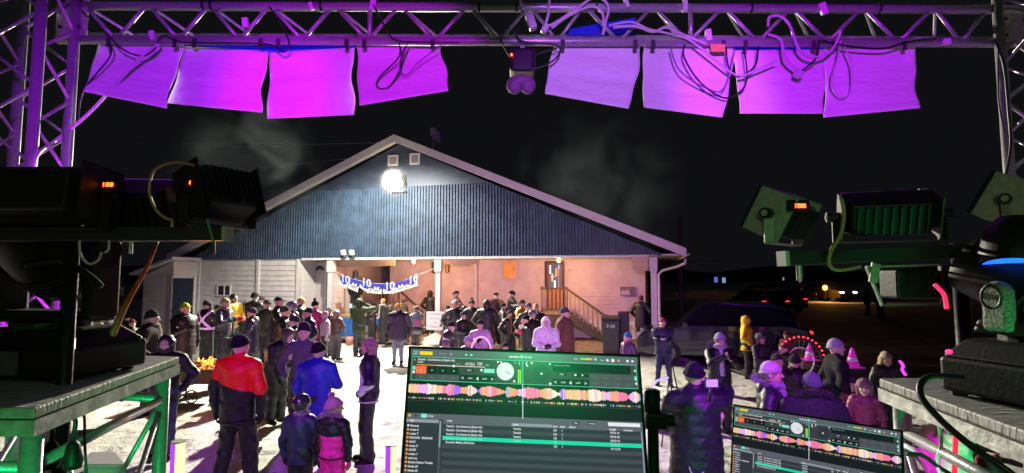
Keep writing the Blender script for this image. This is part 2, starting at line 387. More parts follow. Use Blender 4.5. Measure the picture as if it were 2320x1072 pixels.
# porch back wall, side walls
s895, s1085, s1465, s1012 = BS(893, PD), BS(1085, PD), BS(1462, PD), BS(1012, PD)
lapped(BS(893, PD), s1085, PD + .03, 0, ZE - .001, .17, .15)
lapped(s1085, s1465, PD - .32, 0, ZE - .002, .5, .15)
w = MB(); w.hbox(BS(893, PD) - .2, BS(893, PD), PD, PD + 2.6, 0, ZE - .002); w.build('wall', SIDE, hall)
w = MB(); w.hbox(s745 - 1.2, BS(893, PD) - .2, PD + 2.4, PD + 2.6, 0, ZE - .004); w.build('wall', SIDE, hall)
w = MB(); w.hbox(s745 - .32, s745 - .12, 0.30, PD + 2.4, 0, ZE - .004); w.build('wall', SIDE, hall)
w = MB(); w.hbox(s1465 - .2, s1465, PD + .19, DEP, 0, ZE - .002); w.build('wall', SIDE, hall)
w = MB(); w.hbox(sL, sL + .2, .22, DEP, 0, ZE - .002); w.build('wall', SIDE, hall)
w = MB(); w.hbox(s1465 + .0, HW, -.02, 0.2, ZE - .01, ZE + .003); w.build('porch_end_soffit', TRIM, hall)
w = MB(); w.hbox(sL, HW + .3, 0.0, DEP, ZE + .004, ZE + .05); w.build('porch_ceiling', TRIM, hall)
w = MB(); w.hbox(s680 + .1, BS(1470), -0.05, -0.002, ZE - .05, ZE + .03); w.build('porch_fascia', TRIM, hall)
w = MB(); w.hbox(s1085 - .05, s1085 + .05, PD - .41, PD - .352, 0, ZE - .004); w.build('corner_trim', TRIM, hall)
# header beams of the porch
cream = mat('cream_board', (0.62, 0.50, 0.36), 0.6, bump=0.15, scale=10, vary=0.1)
def header(px0, px1, t, zt, sag0, sag1):
    mb = MB(); a, b_ = BS(px0, t), BS(px1, t); N = 16; lo = []; hi = []
    for i in range(N + 1):
        x = i / N; s_ = a + (b_ - a) * x; lo.append(B(s_, t, zt - sag0 - (sag1 - sag0) * math.sin(PI * x) * 0.6 )); hi.append(B(s_, t, zt))
    mb.prism(lo + hi[::-1], ND * 0.08); return mb.build('header_beam', cream, hall)
header(757, 893, 0.5, ZE - .02, 0.26, 0.30)
header(1004, 1085, 0.5, ZE - .02, 0.15, 0.40)
w = MB(); w.prism([B(BS(1432, .5), .5, ZE - .02), B(BS(1434, .5), .5, ZE - .42), B(BS(1440, .5), .5, ZE - .50), B(BS(1470, .5), .5, ZE - .50), B(BS(1470, .5), .5, ZE - .02)][::-1], ND * 0.08); w.build('header_beam', cream, hall)
# columns
for px, tt in ((750, .12), (994, .12), (1481, .12)):
    s_ = BS(px, tt); c = MB(); 
    c.hbox(s_ - .12, s_ + .12, tt - .12, tt + .12, 0, .18)
    c.hbox(s_ - .095, s_ + .095, tt - .095, tt + .095, .18, ZE - .52)
    c.hbox(s_ - .13, s_ + .13, tt - .13, tt + .13, ZE - .52, ZE - .06)
    c.build('column', TRIM, hall, bevel=.01)
# windows, doors
def framed(mb_parent, name, px0, px1, py0, py1, t, fm, pm, fw=.06, subs=None):
    s0, s1 = BS(px0, t), BS(px1, t); zt, zb = BZ(py0, s0, t), BZ(py1, s0, t)
    mb = MB(); 
    for a in ((s0, s1, zt - fw, zt), (s0, s1, zb, zb + fw), (s0, s0 + fw, zb + fw, zt - fw), (s1 - fw, s1, zb + fw, zt - fw)): mb.hbox(a[0], a[1], t - .07, t - .002, a[2], a[3])
    f = mb.build(name, fm, hall)
    mb = MB(); mb.hbox(s0 + fw, s1 - fw, t - .045, t - .002, zb + fw, zt - fw); mb.build('pane' if name == 'window' else 'panel', pm, f)
    return f, s0, s1, zb, zt
GLASSD = mat('dark_window', (0.03, 0.035, 0.05), 0.12, vary=0.2, scale=3, bump=0.02)
framed(hall, 'window', 495, 526, 645, 671, 0.02, TRIM, GLASSD, .05)
mb = MB(); sm_ = BS(511, 0); mb.hbox(sm_ - .02, sm_ + .02, -.055, -.002, BZ(670, sm_), BZ(646, sm_)); mb.build('window_mullion', TRIM, hall)
lit_or = mat('lit_orange_blind', (0.5, 0.25, 0.1), 0.8, emit=(0.80, 0.26, 0.05), estr=0.50, vary=.2, scale=4)
framed(hall, 'window', 1138, 1172, 590, 633, PD - .35, mat('pink_white_frame', (0.7, 0.62, 0.6), 0.5), lit_or, .05)
framed(hall, 'window', 1010, 1018, 600, 618, PD, DARKW, lit_or, .03)
framed(hall, 'window', 979, 988, 594, 619, PD, DARKW, mat('brown_blind', (.25, .16, .08), .8), .03)
frost = mat('fanlight_panel', (0.5, 0.47, 0.45), 0.5)
f, a, b_, zb, zt = framed(hall, 'door', 710, 742, 597, 735, 1.10, TRIM, frost, .06)
mb = MB(); ca = (a + b_) / 2; zc = BZ(613, a, 1.1)
for k in range(5):
    a0 = PI * k / 5 + .06; a1 = PI * (k + 1) / 5 - .06; r0, r1 = .07, .20
    ps = [B(ca + r * math.cos(x), 1.05, zc + r * math.sin(x)) for r, x in ((r0, a0), (r1, a0), (r1, (a0 + a1) / 2), (r1, a1), (r0, a1))]
    mb.prism(ps, -ND * .01)
mb.build('fanlight', GLASSD, f)
# entrance door with a glass pane showing a lit room
tD = PD - .35
f, a, b_, zb, zt = framed(hall, 'door', 1235, 1279, 592, 708, tD, mat('dark_door_frame', (0.05, 0.035, 0.04), 0.5), mat('orange_brown_door', (0.30, 0.13, 0.05), 0.6, bump=.1, scale=8, vary=.2), .09)
gl = MB(); zg = BZ(655, a, tD); gl.hbox(a + .17, b_ - .14, tD - .058, tD - .047, zg, zt - .12)
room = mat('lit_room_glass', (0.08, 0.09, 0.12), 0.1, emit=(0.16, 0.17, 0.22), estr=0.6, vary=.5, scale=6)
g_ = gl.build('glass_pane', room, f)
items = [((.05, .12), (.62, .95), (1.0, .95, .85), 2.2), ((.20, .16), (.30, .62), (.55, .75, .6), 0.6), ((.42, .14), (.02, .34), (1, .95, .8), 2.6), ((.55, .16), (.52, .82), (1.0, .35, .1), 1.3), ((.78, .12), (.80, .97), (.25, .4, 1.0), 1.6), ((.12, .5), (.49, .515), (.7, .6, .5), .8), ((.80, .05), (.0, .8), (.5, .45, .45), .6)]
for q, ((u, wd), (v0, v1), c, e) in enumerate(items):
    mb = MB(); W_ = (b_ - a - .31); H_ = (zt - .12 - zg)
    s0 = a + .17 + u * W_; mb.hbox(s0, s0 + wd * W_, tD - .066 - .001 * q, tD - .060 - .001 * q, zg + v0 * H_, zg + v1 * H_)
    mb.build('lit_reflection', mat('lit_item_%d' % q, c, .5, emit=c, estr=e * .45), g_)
mb = MB(); mb.ell(B(b_ - .05, tD - .10, zb + .95), (.03, .03, .03)); mb.build('handle', ALU, f, smooth=True)
# house number plate and meter board and posters
def plate(name, px0, px1, py0, py1, t, m, cat, label, lines=(), tm=None, dep=.02, tilt=0, group=None):
    s0, s1 = BS(px0, t), BS(px1, t); zt, zb = BZ(py0, s0, t), BZ(py1, s0, t)
    mb = MB(); mb.hbox(s0, s1, t - dep - .02, t - .004, zb, zt); o = mb.build(name, m)
    rebase(o, B((s0 + s1) / 2, t - dep, zb)); tag(o, label, cat, group)
    if lines:
        tb = MB(); n = len(lines); H_ = zt - zb
        for i, l in enumerate(lines):
            put_text(tb, l, B((s0 + s1) / 2, t - dep - .023, zt - H_ * (i + .82) / n), ED, (0, 0, 1), H_ / n * .85, width=(s1 - s0) * (.82 if len(l) > 5 else .6), bold=True, center=True)
        tb.build('lettering', tm, o)
    return o, s0, s1, zb, zt
INK = mat('ink', (0.03, 0.02, 0.03), 0.7); REDI = mat('red_ink', (0.45, 0.04, 0.03), 0.7); WHITEP = mat('white_paper', (0.72, 0.70, 0.70), 0.8, bump=.1, scale=8)
plate('number_plate', 1286, 1296, 609, 616, tD, WHITEP, 'number plate', 'small white plate with red figures on the wall right of the entrance door', ['650'], REDI, .01)
brd = mat('notice_dark', (0.09, 0.07, 0.06), .7, vary=.5, scale=8); 
o, s0, s1, zb, zt = plate('notice_board', 857, 886, 604, 625, PD + 2.38, brd, 'notice board', 'dark notice board with two round emblems in the porch alcove', dep=.04)
mb = MB()
for u in (.28, .52): 
    c = B(s0 + (s1 - s0) * u, PD + 2.31, (zt + zb) / 2); mb.tube([c, c - ND * .008], (s1 - s0) * .11, 14)
mb.build('emblem', mat('emblem_grey', (.45, .4, .36), .6), o)
plate('wall_poster', 860, 884, 628, 640, PD + 2.38, mat('poster_mauve', (.35, .28, .28), .8), 'poster', 'plain mauve poster under the dark notice board', ['AVIS', 'ENTREE'][:0])
plate('wall_poster', 833, 846, 604, 620, PD + 2.38, mat('poster_faint', (.42, .32, .33), .8), 'poster', 'faint poster with a dark top on the alcove wall')
o, s0, s1, zb, zt = plate('meter_board', 1405, 1437, 650, 670, tD, mat('meter_grey', (.22, .22, .20), .7, vary=.3, scale=9), 'meter board', 'grey meter board with two round dials on the wall near the hall corner', dep=.08)
mb = MB()
for u in (.22, .50):
    c = B(s0 + (s1 - s0) * u, tD - .105, zb + (zt - zb) * .35); mb.tube([c, c - ND * .03], .10, 16)
mb.build('dial', mat('dial_glass', (.55, .55, .52), .3), o)
# attic vents
for px0, px1, py0, py1 in ((876, 899, 353, 377), (926, 949, 349, 374)):
    f, a, b_, zb, zt = framed(hall, 'vent', px0, px1, py0, py1, -.035, TRIM, mat('vent_grey', (.30, .28, .30), .7), .055)
    mb = MB()
    for k in range(5): z = zb + .08 + (zt - zb - .16) * k / 4; mb.hbox(a + .07, b_ - .07, -.075, -.058, z - .012, z + .012)
    mb.build('slat', TRIM, f)
# lean-to shed at the left end
shed = thing('lean_to_shed', B(BS(410), -.5, 0), 'small white lean-to shed with a grey-blue door at the left end of the hall', 'shed')
a, b_ = BS(384), BS(449); tS = -1.2
lapped(a, b_, tS + .03, 0, 2.45, 1.1, .205, shed)
mb = MB(); mb.prism([B(a - .45, tS - .25, 2.47), B(b_ + .15, tS - .25, 3.10), B(b_ + .15, tS - .25, 3.20), B(a - .45, tS - .25, 2.57)], ND * 1.7); mb.build('roof', TRIM, shed)
mb = MB(); mb.prism([B(a, tS - .0, 2.45), B(b_, tS - .0, 2.45), B(b_, tS, 3.03)], ND * 1.2); mb.build('gable_wall', SIDE, shed)
da, db = BS(395, tS), BS(441, tS)
mb = MB(); mb.hbox(da, db, tS - .05, tS - .003, .1, 2.36); dd = mb.build('door', mat('slate_blue_door', (.09, .12, .17), .5, vary=.1, scale=4), shed)
mb = MB(); mb.hbox(da, da + .12, tS - .08, tS - .052, 1.05, 1.10); mb.build('handle', INK, dd)
for x in (da - .07, db + .005):
    mb = MB(); mb.hbox(x, x + .065, tS - .065, tS - .002, 0, 2.44); mb.build('door_trim', TRIM, shed)
# gutter bracket lights at the left eave
for px, py in ((428, 569), (432, 585)):
    pass
# downspout
dp = [B(HW + SO - .02, -OV, 2.98), B(HW + SO - .02, -OV - .03, 2.86), B(HW + SO - .25, -.1, 2.75), B(BS(1494, 0) + .1, -.05, 2.62), B(BS(1491, 0) + .02, -.02, 2.5), B(BS(1491, 0) + .02, -.02, .35), B(BS(1491, 0) + .02, -.25, .2)]
mb = MB(); mb.tube(dp, .045, 8); mb.build('downspout', TRIM, hall, smooth=True)
# stairs
def rail_stairs(name, px_top0, px_top1, px_bot, t0, t1, ztop, label, flip=1):
    th = thing(name, B(BS(px_top1, t0), t0, 0), label, 'stairs')
    sa, sb, sc = BS(px_top0, t0), BS(px_top1, t0), BS(px_bot, t0)
    mb = MB(); mb.hbox(min(sa, sb), max(sa, sb), t0, t1, ztop - .08, ztop); mb.build('landing', TANW, th)
    mb = MB(); n = max(3, int(ztop / .18)); d = (sc - sb) / n
    for k in range(n):
        z = ztop - (k + 1) * ztop / (n + 1); mb.hbox(min(sb + k * d, sb + (k + 1) * d), max(sb + k * d, sb + (k + 1) * d), t0, t1, z - .04, z)
    mb.build('tread', TANW, th)
    mb = MB(); mb.prism([B(sb, t0 - .03, ztop), B(sb, t0 - .03, ztop - .28), B(sc, t0 - .03, .0), B(sc, t0 - .03, .22)][::-1] if sc > sb else [B(sb, t0 - .03, ztop), B(sb, t0 - .03, ztop - .28), B(sc, t0 - .03, .0), B(sc, t0 - .03, .22)], ND * .028); mb.build('stringer', DARKW, th)
    rl = MB(); rl.bar(B(sa, t0 - .02, ztop + .88), B(sb, t0 - .02, ztop + .88), .09, .07); rl.bar(B(sb, t0 - .02, ztop + .88), B(sc, t0 - .02, .98), .09, .07)
    rl.bar(B(sa, t0 - .02, ztop + .12), B(sb, t0 - .02, ztop + .12), .05, .06); rl.bar(B(sb, t0 - .02, ztop + .12), B(sc, t0 - .02, .2), .05, .06); rl.build('handrail', DARKW, th)
    m2 = max(4, int(abs(sb - sa) / .15))
    for k in range(m2 + 1):
        s_ = sa + (sb - sa) * k / m2; mb = MB(); mb.bar(B(s_, t0 - .06, ztop + .1), B(s_, t0 - .06, ztop + .84), .035, .035); mb.build('baluster', TANW, th)
    m3 = max(5, int(abs(sc - sb) / .16))
    for k in range(1, m3):
        u = k / m3; s_ = sb + (sc - sb) * u; z = ztop + (.1 - ztop) * u; mb = MB(); mb.bar(B(s_, t0 - .06, z + .1), B(s_, t0 - .06, z + .84), .035, .035); mb.build('baluster', TANW, th)
    for s_, z in ((sa, ztop), (sb, ztop), (sc, .1)):
        mb = MB(); mb.bar(B(s_, t0 - .02, 0), B(s_, t0 - .02, z + .95), .09, .09, up=(0, 1, 0)); mb.build('post', DARKW, th)
    mb = MB(); mb.hbox(min(sa, sb) + .05, max(sa, sb) - .05, t0 + .02, t0 + .04, .06, ztop - .1); mb.build('skirting', DARKW, th)
    return th
rail_stairs('entrance_stairs', 1228, 1283, 1372, tD - 1.3, tD - .06, 1.10, 'wooden entrance stairs with slatted handrail running down from the hall door to the right')
rail_stairs('entrance_stairs', 860, 904, 958, PD - .9, PD - .12, 1.0, 'short dark stair rail behind the blue table under the banner')
# dark ramp rail in the alcove
th = thing('ramp_railing', B(BS(785, 1.6), 1.6, 0), 'dark slatted ramp railing in the shaded left part of the porch', 'railing')
a, b_ = BS(762, 1.6), BS(822, 1.6); mb = MB(); mb.bar(B(a, 1.6, 1.95), B(b_, 1.6, 1.70), .08, .08); mb.bar(B(a, 1.6, .9), B(b_, 1.6, .8), .08, .08); mb.build('handrail', DARKW, th)
for k in range(13):
    s_ = a + (b_ - a) * k / 12; mb = MB(); mb.bar(B(s_, 1.56, .1), B(s_, 1.56, 1.93 - .25 * k / 12), .04, .04, up=(0, 1, 0)); mb.build('slat', DARKW if k % 2 else TANW, th)

# lamps on the hall
fl = thing('flood_light', FLOOD, 'glaring flood light under the peak of the hall gable', 'flood light')
mb = MB(); hx = FLOOD; Mr = Matrix.Rotation(-ANG, 3, 'Z') @ Matrix.Rotation(rad(-20), 3, 'X')
mb.box(hx + Vector((0, .07, .0)), (.56, .10, .40), Mr); mb.build('housing', mat('flood_grey', (.35, .35, .35), .5), fl, bevel=.01)
mb = MB(); mb.box(hx - ND * 0.0 + Vector((0, .005, 0)), (.50, .02, .34), Mr); mb.build('lens', mat('flood_lens', (1, 1, .9), .5, emit=(1.0, .90, .58), estr=40), fl)
mb = MB(); mb.tube([hx + ND * .12 - Vector((0, 0, .1)), hx + ND * .3 - Vector((0, 0, .28)), hx + ND * .52 - Vector((0, 0, .28))], .03, 8); mb.hexa([hx + ND * .2 + Vector((-.3, 0, -.42)), hx + ND * .2 + Vector((.3, 0, -.42)), hx + ND * .45 + Vector((.3, 0, -.42)), hx + ND * .45 + Vector((-.3, 0, -.42)), hx + ND * .2 + Vector((-.3, 0, -.38)), hx + ND * .2 + Vector((.3, 0, -.38)), hx + ND * .45 + Vector((.3, 0, -.38)), hx + ND * .45 + Vector((-.3, 0, -.38))])
mb.build('bracket', mat('flood_grey', (.35, .35, .35), .5), fl)
for px, lb in ((777, 'left one of two unlit white flood heads on the porch beam, beside the banner column'), (796, 'right one of two unlit white flood heads on the porch beam')):
    s_ = BS(px, -.25); z = BZ(577, s_, -.25); c = B(s_, -.25, z)
    t_ = thing('flood_light', c, lb, 'flood light', 'unlit flood heads on the porch beam')
    mb = MB(); M2 = Matrix.Rotation(-ANG, 3, 'Z') @ Matrix.Rotation(rad(25), 3, 'X'); mb.box(c + Vector((0, 0, .08)), (.19, .09, .20), M2); mb.build('head', mat('flood_white', (.85, .85, .82), .4), t_, bevel=.015)
    mb = MB(); mb.tube([c, c + Vector((0, .12, -.08)), B(s_, -.04, z - .06)], .02, 6); mb.build('arm', TRIM, t_)
for px, py, lb in ((937, 583, 'orange bulb glowing on the porch soffit right above the banner'), (1266, 578, 'orange bulb glowing on the porch soffit above the entrance door')):
    t0 = .25; s_ = BS(px, t0); c = B(s_, t0, ZE - .13)
    t_ = thing('porch_bulb', c, lb, 'light bulb', 'orange porch bulbs')
    mb = MB(); mb.ell(c, (.065, .065, .075)); mb.build('bulb', mat('bulb_glow', (1, .6, .2), .4, emit=(1, .50, .12), estr=26), t_, smooth=True)
    mb = MB(); mb.tube([c + Vector((0, 0, .06)), c + Vector((0, 0, .125))], .05, 10); mb.build('socket', TRIM, t_)
    point('porch_bulb_light', c - Vector((0, .0, .14)), 215 if px < 1000 else 190, (1, .42, .18), .05)
# eave brackets left
mb = MB(); c = B(-HW - .12, -.3, 2.93); mb.box(c, (.28, .2, .12)); mb.build('eave_block', TRIM, hall)
# satellite dish
c = B(BS(979, .3), .3, 0); z0 = zroof(BS(979, .3)) + .25; dc = P(980, 309, c.y)
t_ = thing('satellite_dish', (dc.x, dc.y, z0), 'pale satellite dish on the roof just right of the ridge', 'satellite dish')
mb = MB(); vs = []; fs = []; NR, NA = 5, 18; M3 = Matrix.Rotation(rad(62), 3, 'Z') @ Matrix.Rotation(rad(72), 3, 'X')
for i in range(NR + 1):
    r = .29 * i / NR
    for j in range(NA): th_ = 2 * PI * j / NA; vs.append(dc + M3 @ Vector((r * math.cos(th_), r * 1.05 * math.sin(th_), .55 * r * r * 3)))
for i in range(NR):
    for j in range(NA): fs.append((i * NA + j, (i + 1) * NA + j, (i + 1) * NA + (j + 1) % NA, i * NA + (j + 1) % NA))
mb.add(vs, fs); o = mb.build('dish', mat('dish_grey', (.5, .47, .5), .5), t_, smooth=True); sd = o.modifiers.new('s', 'SOLIDIFY'); sd.thickness = .012
mb = MB(); mb.tube([dc, dc - Vector((0, -.1, .25)), (dc.x, dc.y + .1, z0 - .1)], .02, 8); mb.build('mast', ALU, t_)
mb = MB(); mb.tube([dc, dc + M3 @ Vector((0, 0, .3))], .012, 6); mb.box(dc + M3 @ Vector((0, 0, .32)), (.05, .05, .07)); mb.build('receiver_arm', ALU, t_)

# ================================================================== banner of flags
ban = thing('flag_banner', B(BS(868), -.12, 0), 'string of blue and white tenth anniversary flags tied between porch columns', 'banner')
tb_ = -.14; Yb = B(BS(868), tb_, 0).y
def BP(px, py, t=tb_):
    s_ = BS(px, t); return B(s_, t, BZ(py, s_, t))
flags = [((775, 624), (797, 631), (765, 644), (786, 655)), ((797, 631), (818, 637), (787, 652), (812, 663)), ((818, 637), (843, 642), (814, 650), (838, 666)), ((843, 642), (867, 643), (839, 664), (866, 667)), ((867, 643), (896, 642), (868, 666), (896, 665)), ((896, 641), (921, 634), (896, 664), (921, 657)), ((921, 634), (944, 624), (922, 656), (949, 647))]
fb = mat('flag_blue', (.03, .035, .42), .7, vary=.2, scale=6, bump=.1); fw_ = mat('flag_white', (.75, .74, .66), .8, bump=.1, scale=8); fl_ = mat('flag_light', (.55, .60, .85), .7); fs_ = mat('flag_shade', (.25, .32, .38), .8)
mb = MB(); mb.tube([BP(758, 614), BP(775, 624)] + [BP(f[1][0], f[1][1]) for f in flags[:-1]] + [BP(945, 624), BP(988, 607)], .009, 6); mb.build('string', WHITEP, ban)
for i, (tl, tr, bl, br) in enumerate(flags):
    q = [BP(*tl), BP(*tr), BP(*br), BP(*bl)]
    def UV(u, v, d=0.0): 
        a = q[0].lerp(q[1], u); b_ = q[3].lerp(q[2], u); return a.lerp(b_, v) - ND * d
    mb = MB(); mb.hexa([UV(0.02, .6, 0), UV(0.98, .6, 0), UV(.98, .6, .012), UV(.02, .6, .012), UV(.02, 0, 0), UV(.98, 0, 0), UV(.98, 0, .012), UV(.02, 0, .012)])
    mb.hexa([UV(0.02, 1, -.01), UV(0.98, 1, -.01), UV(.98, 1, .004), UV(.02, 1, .004), UV(.02, .6, -.002), UV(.98, .6, -.002), UV(.98, .6, .012), UV(.02, .6, .012)])
    mb.mi = 0; fo = mb.build('flag', fb, ban)
    mb = MB(); e = .016
    if i % 2 == 0:
        mb.add([UV(.03, .48, e), UV(.22, .62, e), UV(.5, .78, e), UV(.78, .66, e), UV(.97, .42, e), UV(.97, .99, e), UV(.03, .99, e)], [(6, 5, 4, 3, 2, 1, 0)])
    else:
        mb.add([UV(.03, .45, e), UV(.2, .62, e), UV(.8, .62, e), UV(.97, .45, e), UV(.97, .99, e), UV(.03, .99, e)], [(5, 4, 3, 2, 1, 0)])
        for a0 in (.30, .52, .62): mb.add([UV(a0, .32 + .06 * (a0 > .4), e), UV(a0 + .1, .32, e), UV(a0 + .14, .66, e), UV(a0 - .05, .66, e)], [(3, 2, 1, 0)])
        mb.add([UV(.25, .52, e), UV(.75, .5, e), UV(.72, .70, e), UV(.28, .70, e)], [(3, 2, 1, 0)])
    mb.build('white_print', fw_, fo)
    mb = MB(); e = .020
    if i % 2 == 0:
        ux = (q[1] - q[0]).normalized(); uz = Vector((0, 0, 1)); 
        put_text(mb, '10', UV(.16, .60, e), ux, uz, .42, bold=True); put_text(mb, 'e', UV(.80, .30, e), ux, uz, .24, bold=True)
        mb.build('numeral', fl_, fo)
    else:
        mb.add([UV(.2, .68, e), UV(.8, .66, e), UV(.7, .76, e), UV(.3, .78, e)], [(3, 2, 1, 0)])
        mb.build('shadow_print', fs_, fo)

# ================================================================== utility pole, wires, signs, barricade
pl = thing('utility_pole', P(1542, 650, 30).xy.to_3d(), 'tall dark utility pole beyond the right end of the hall', 'pole')
c = P(1542, 600, 30); mb = MB(); mb.tube([(c.x, c.y, -.05), (c.x, c.y, P(1542, 490, 30).z)], [.15, .11], 10); mb.build('shaft', mat('pole_wood', (.10, .08, .07), .9, bump=.3, scale=4, vary=.3), pl, smooth=True)
mb = MB(); mb.bar((c.x - .1, c.y, 3.3), (c.x + 2.0, c.y, 3.3), .08, .08); mb.build('side_arm', mat('pole_wood2', (.16, .12, .11), .9), pl)
for a, b_, lb in ((P(160, 298, 40), P(900, 322, 20.2), 'upper thin overhead wire running left from the hall ridge'), (P(160, 375, 40), P(870, 352, 20.2), 'lower thin overhead wire running left from the hall gable')):
    mb = MB(); pts = [a.lerp(b_, i / 14) - Vector((0, 0, .5 * math.sin(PI * i / 14))) for i in range(15)]; mb.tube(pts, .017, 5); o = mb.build('overhead_wire', mat('wire', (.45, .45, .45), .6)); tag(o, lb, 'wire', 'overhead wires left of the hall')
Ys = 24.0
sg = thing('parking_sign', P(267, 700, Ys), 'small red and white sign on a post by the snow bank at far left', 'sign')
c0, c1 = P(253, 645, Ys), P(281, 668, Ys)
mb = MB(); mb.box((c0 + c1) / 2 + Vector((0, 0, -.03)), (.54, .03, .46)); bd = mb.build('board', WHITEP, sg)
mb = MB(); mb.box(Vector(((c0.x + c1.x) / 2, Ys - .02, c0.z - .05)), (.54, .01, .14)); mb.build('red_header', mat('sign_red', (.4, .05, .05), .6), bd)
mb = MB(); put_text(mb, 'ENTREE', ((c0.x + c1.x) / 2, Ys - .03, c0.z - .30), (1, 0, 0), (0, 0, 1), .16, width=.4, bold=True, center=True); put_text(mb, 'INTERDITE', ((c0.x + c1.x) / 2, Ys - .03, c0.z - .44), (1, 0, 0), (0, 0, 1), .13, width=.44, bold=True, center=True); mb.build('lettering', INK, bd)
mb = MB(); mb.tube([P(267, 668, Ys + .03), Vector((P(267, 668, Ys).x, Ys + .03, 0))], .025, 8); mb.build('post', ALU, sg)
o = MB().box((P(246, 680, 17.2).x, 17.2, .7), (.13, .1, 1.5)).build('marker_post', TRIM); rebase(o, (P(246, 680, 17.2).x, 17.2, 0)); tag(o, 'short white marker post behind the person in the orange hat', 'post')
bar_ = thing('barricade', G(322, 712).xy.to_3d(), 'orange plastic A-frame barricade on the snow near the shed', 'barricade')
Yq = G(322, 712).y; orm = mat('orange_plastic', (.75, .13, .04), .5, vary=.1, scale=4)
def QP(px, py, dy=0): p = P(px, py, Yq + dy); return p
for k, dy in enumerate((0, .5)):
    lean = -dy * .5
    for (x0, y0, x1, y1) in ((304, 708, 317, 674), (337, 708, 326, 674)):
        a, b_ = QP(x0, y0, dy), QP(x1, y1, .25); mb = MB(); mb.bar(a, b_, .16, .05, up=(0, 1, 0)); mb.build('leg', orm, bar_)
    for (x0, x1, y) in ((312, 331, 683), (307, 335, 700)):
        f_ = (700 - y) / 17 * .25; a, b_ = QP(x0, y, dy * (1 - f_ / .5) + (.25 if dy == 0 else 0) * 0), QP(x1, y, dy * (1 - f_ / .5)); mb = MB(); mb.bar(a, b_, .05, .16); mb.build('cross_board', orm, bar_)
mb = MB(); mb.bar(QP(315, 674, .25), QP(328, 674, .25), .12, .08); mb.build('hinge_cap', orm, bar_)

# ================================================================== goal post truss over the stage
BLK = mat('black_plastic', (.010, .010, .0105), .5, spec=.3, bump=.07, scale=90, vary=.2)
BLKM = mat('black_metal', (.012, .012, .012), .45, .2, bump=.1, scale=40)
CABW = mat('white_cable', (.60, .58, .60), .45); CABK = mat('black_cable', (.012, .012, .013), .45)
YT = 2.72
tr = thing('goal_post_truss', (0.1, YT, 0.75), 'aluminium truss goal post framing the stage, hung with white sheets and cables', 'truss')
def chord(px0, py0, px1, py1, Y, r=.0235, nm='chord'):
    a, b_ = P(px0, py0, Y), P(px1, py1, Y); MB().tube([a, b_], r, 14).build(nm, ALU, tr, smooth=True); return a, b_
TA, TB = chord(150, 13, 2330, 22, YT)
LA, LB = chord(132, 90, 2330, 98, YT)
za, zb = (TA.z + LA.z) / 2, (TB.z + LB.z) / 2
MB().tube([(TA.x, YT + .17, za + .0), (TB.x, YT + .17, zb)], .0235, 10).build('chord', ALU, tr, smooth=True)
tops = [190, 335, 475, 612, 757, 907, 1062, 1200, 1325, 1480, 1640, 1795, 1955, 2115, 2240]
def yt(px): return 13 + (px - 150) * 9 / 2180
def yl(px): return 90 + (px - 132) * 8 / 2198
for i, px in enumerate(tops[:-1]):
    mid = (px + tops[i + 1]) / 2
    t0, t1, l = P(px + 4, yt(px), YT), P(tops[i + 1] - 4, yt(px), YT), P(mid, yl(mid), YT)
    MB().tube([t0, l], .0095, 8).build('brace', ALU, tr, smooth=True); MB().tube([l, t1], .0095, 8).build('brace', ALU, tr, smooth=True)
    rx = Vector((l.x, YT + .17, (za + zb) / 2))
    MB().tube([t0, rx], .008, 6).build('brace', ALU, tr); MB().tube([l, Vector((P(px, 50, YT).x, YT + .17, za))], .008, 6).build('brace', ALU, tr)
for px in (838, 1565): MB().tube([P(px, yt(px), YT), P(px, yl(px), YT)], .0125, 8).build('end_frame', ALU, tr, smooth=True)
# towers
def tower(cs, z0, z1, key, n):
    for q in (0, 1, 2, 3):
        x, y = cs[q]; MB().tube([(x, y, z0), (x, y, z1)], .0245, 14).build('upright', ALU, tr, smooth=True)
    for q in range(4):
        a, b_ = cs[q], cs[(q + 1) % 4]
        for k in range(n):
            za_ = z0 + (z1 - z0) * k / n; zb_ = z0 + (z1 - z0) * (k + .5) / n; zc_ = z0 + (z1 - z0) * (k + 1) / n
            MB().tube([(a[0], a[1], za_), (b_[0], b_[1], zb_), (a[0], a[1], zc_)], .009, 7, cap=False).build('brace', ALU, tr, smooth=True)
cB = P(158, 250, 2.70); cA = P(78, 250, 2.46)
v = Vector((cB.x - cA.x, cB.y - cA.y)); w_ = Vector((-v.y, v.x))
tower([(cB.x, cB.y), (cA.x, cA.y), (cA.x + w_.x * -1 if w_.x > 0 else cA.x + w_.x, cA.y + (w_.y if w_.x < 0 else -w_.y)), (cB.x + (w_.x if w_.x < 0 else -w_.x), cB.y + (w_.y if w_.x < 0 else -w_.y))], .75, 4.1, 'l', 9)
cR = P(2277, 250, 2.70)
tower([(cR.x, 2.70), (cR.x + .24, 2.70), (cR.x + .26, 2.46), (cR.x + .03, 2.46)], .75, 4.1, 'r', 9)
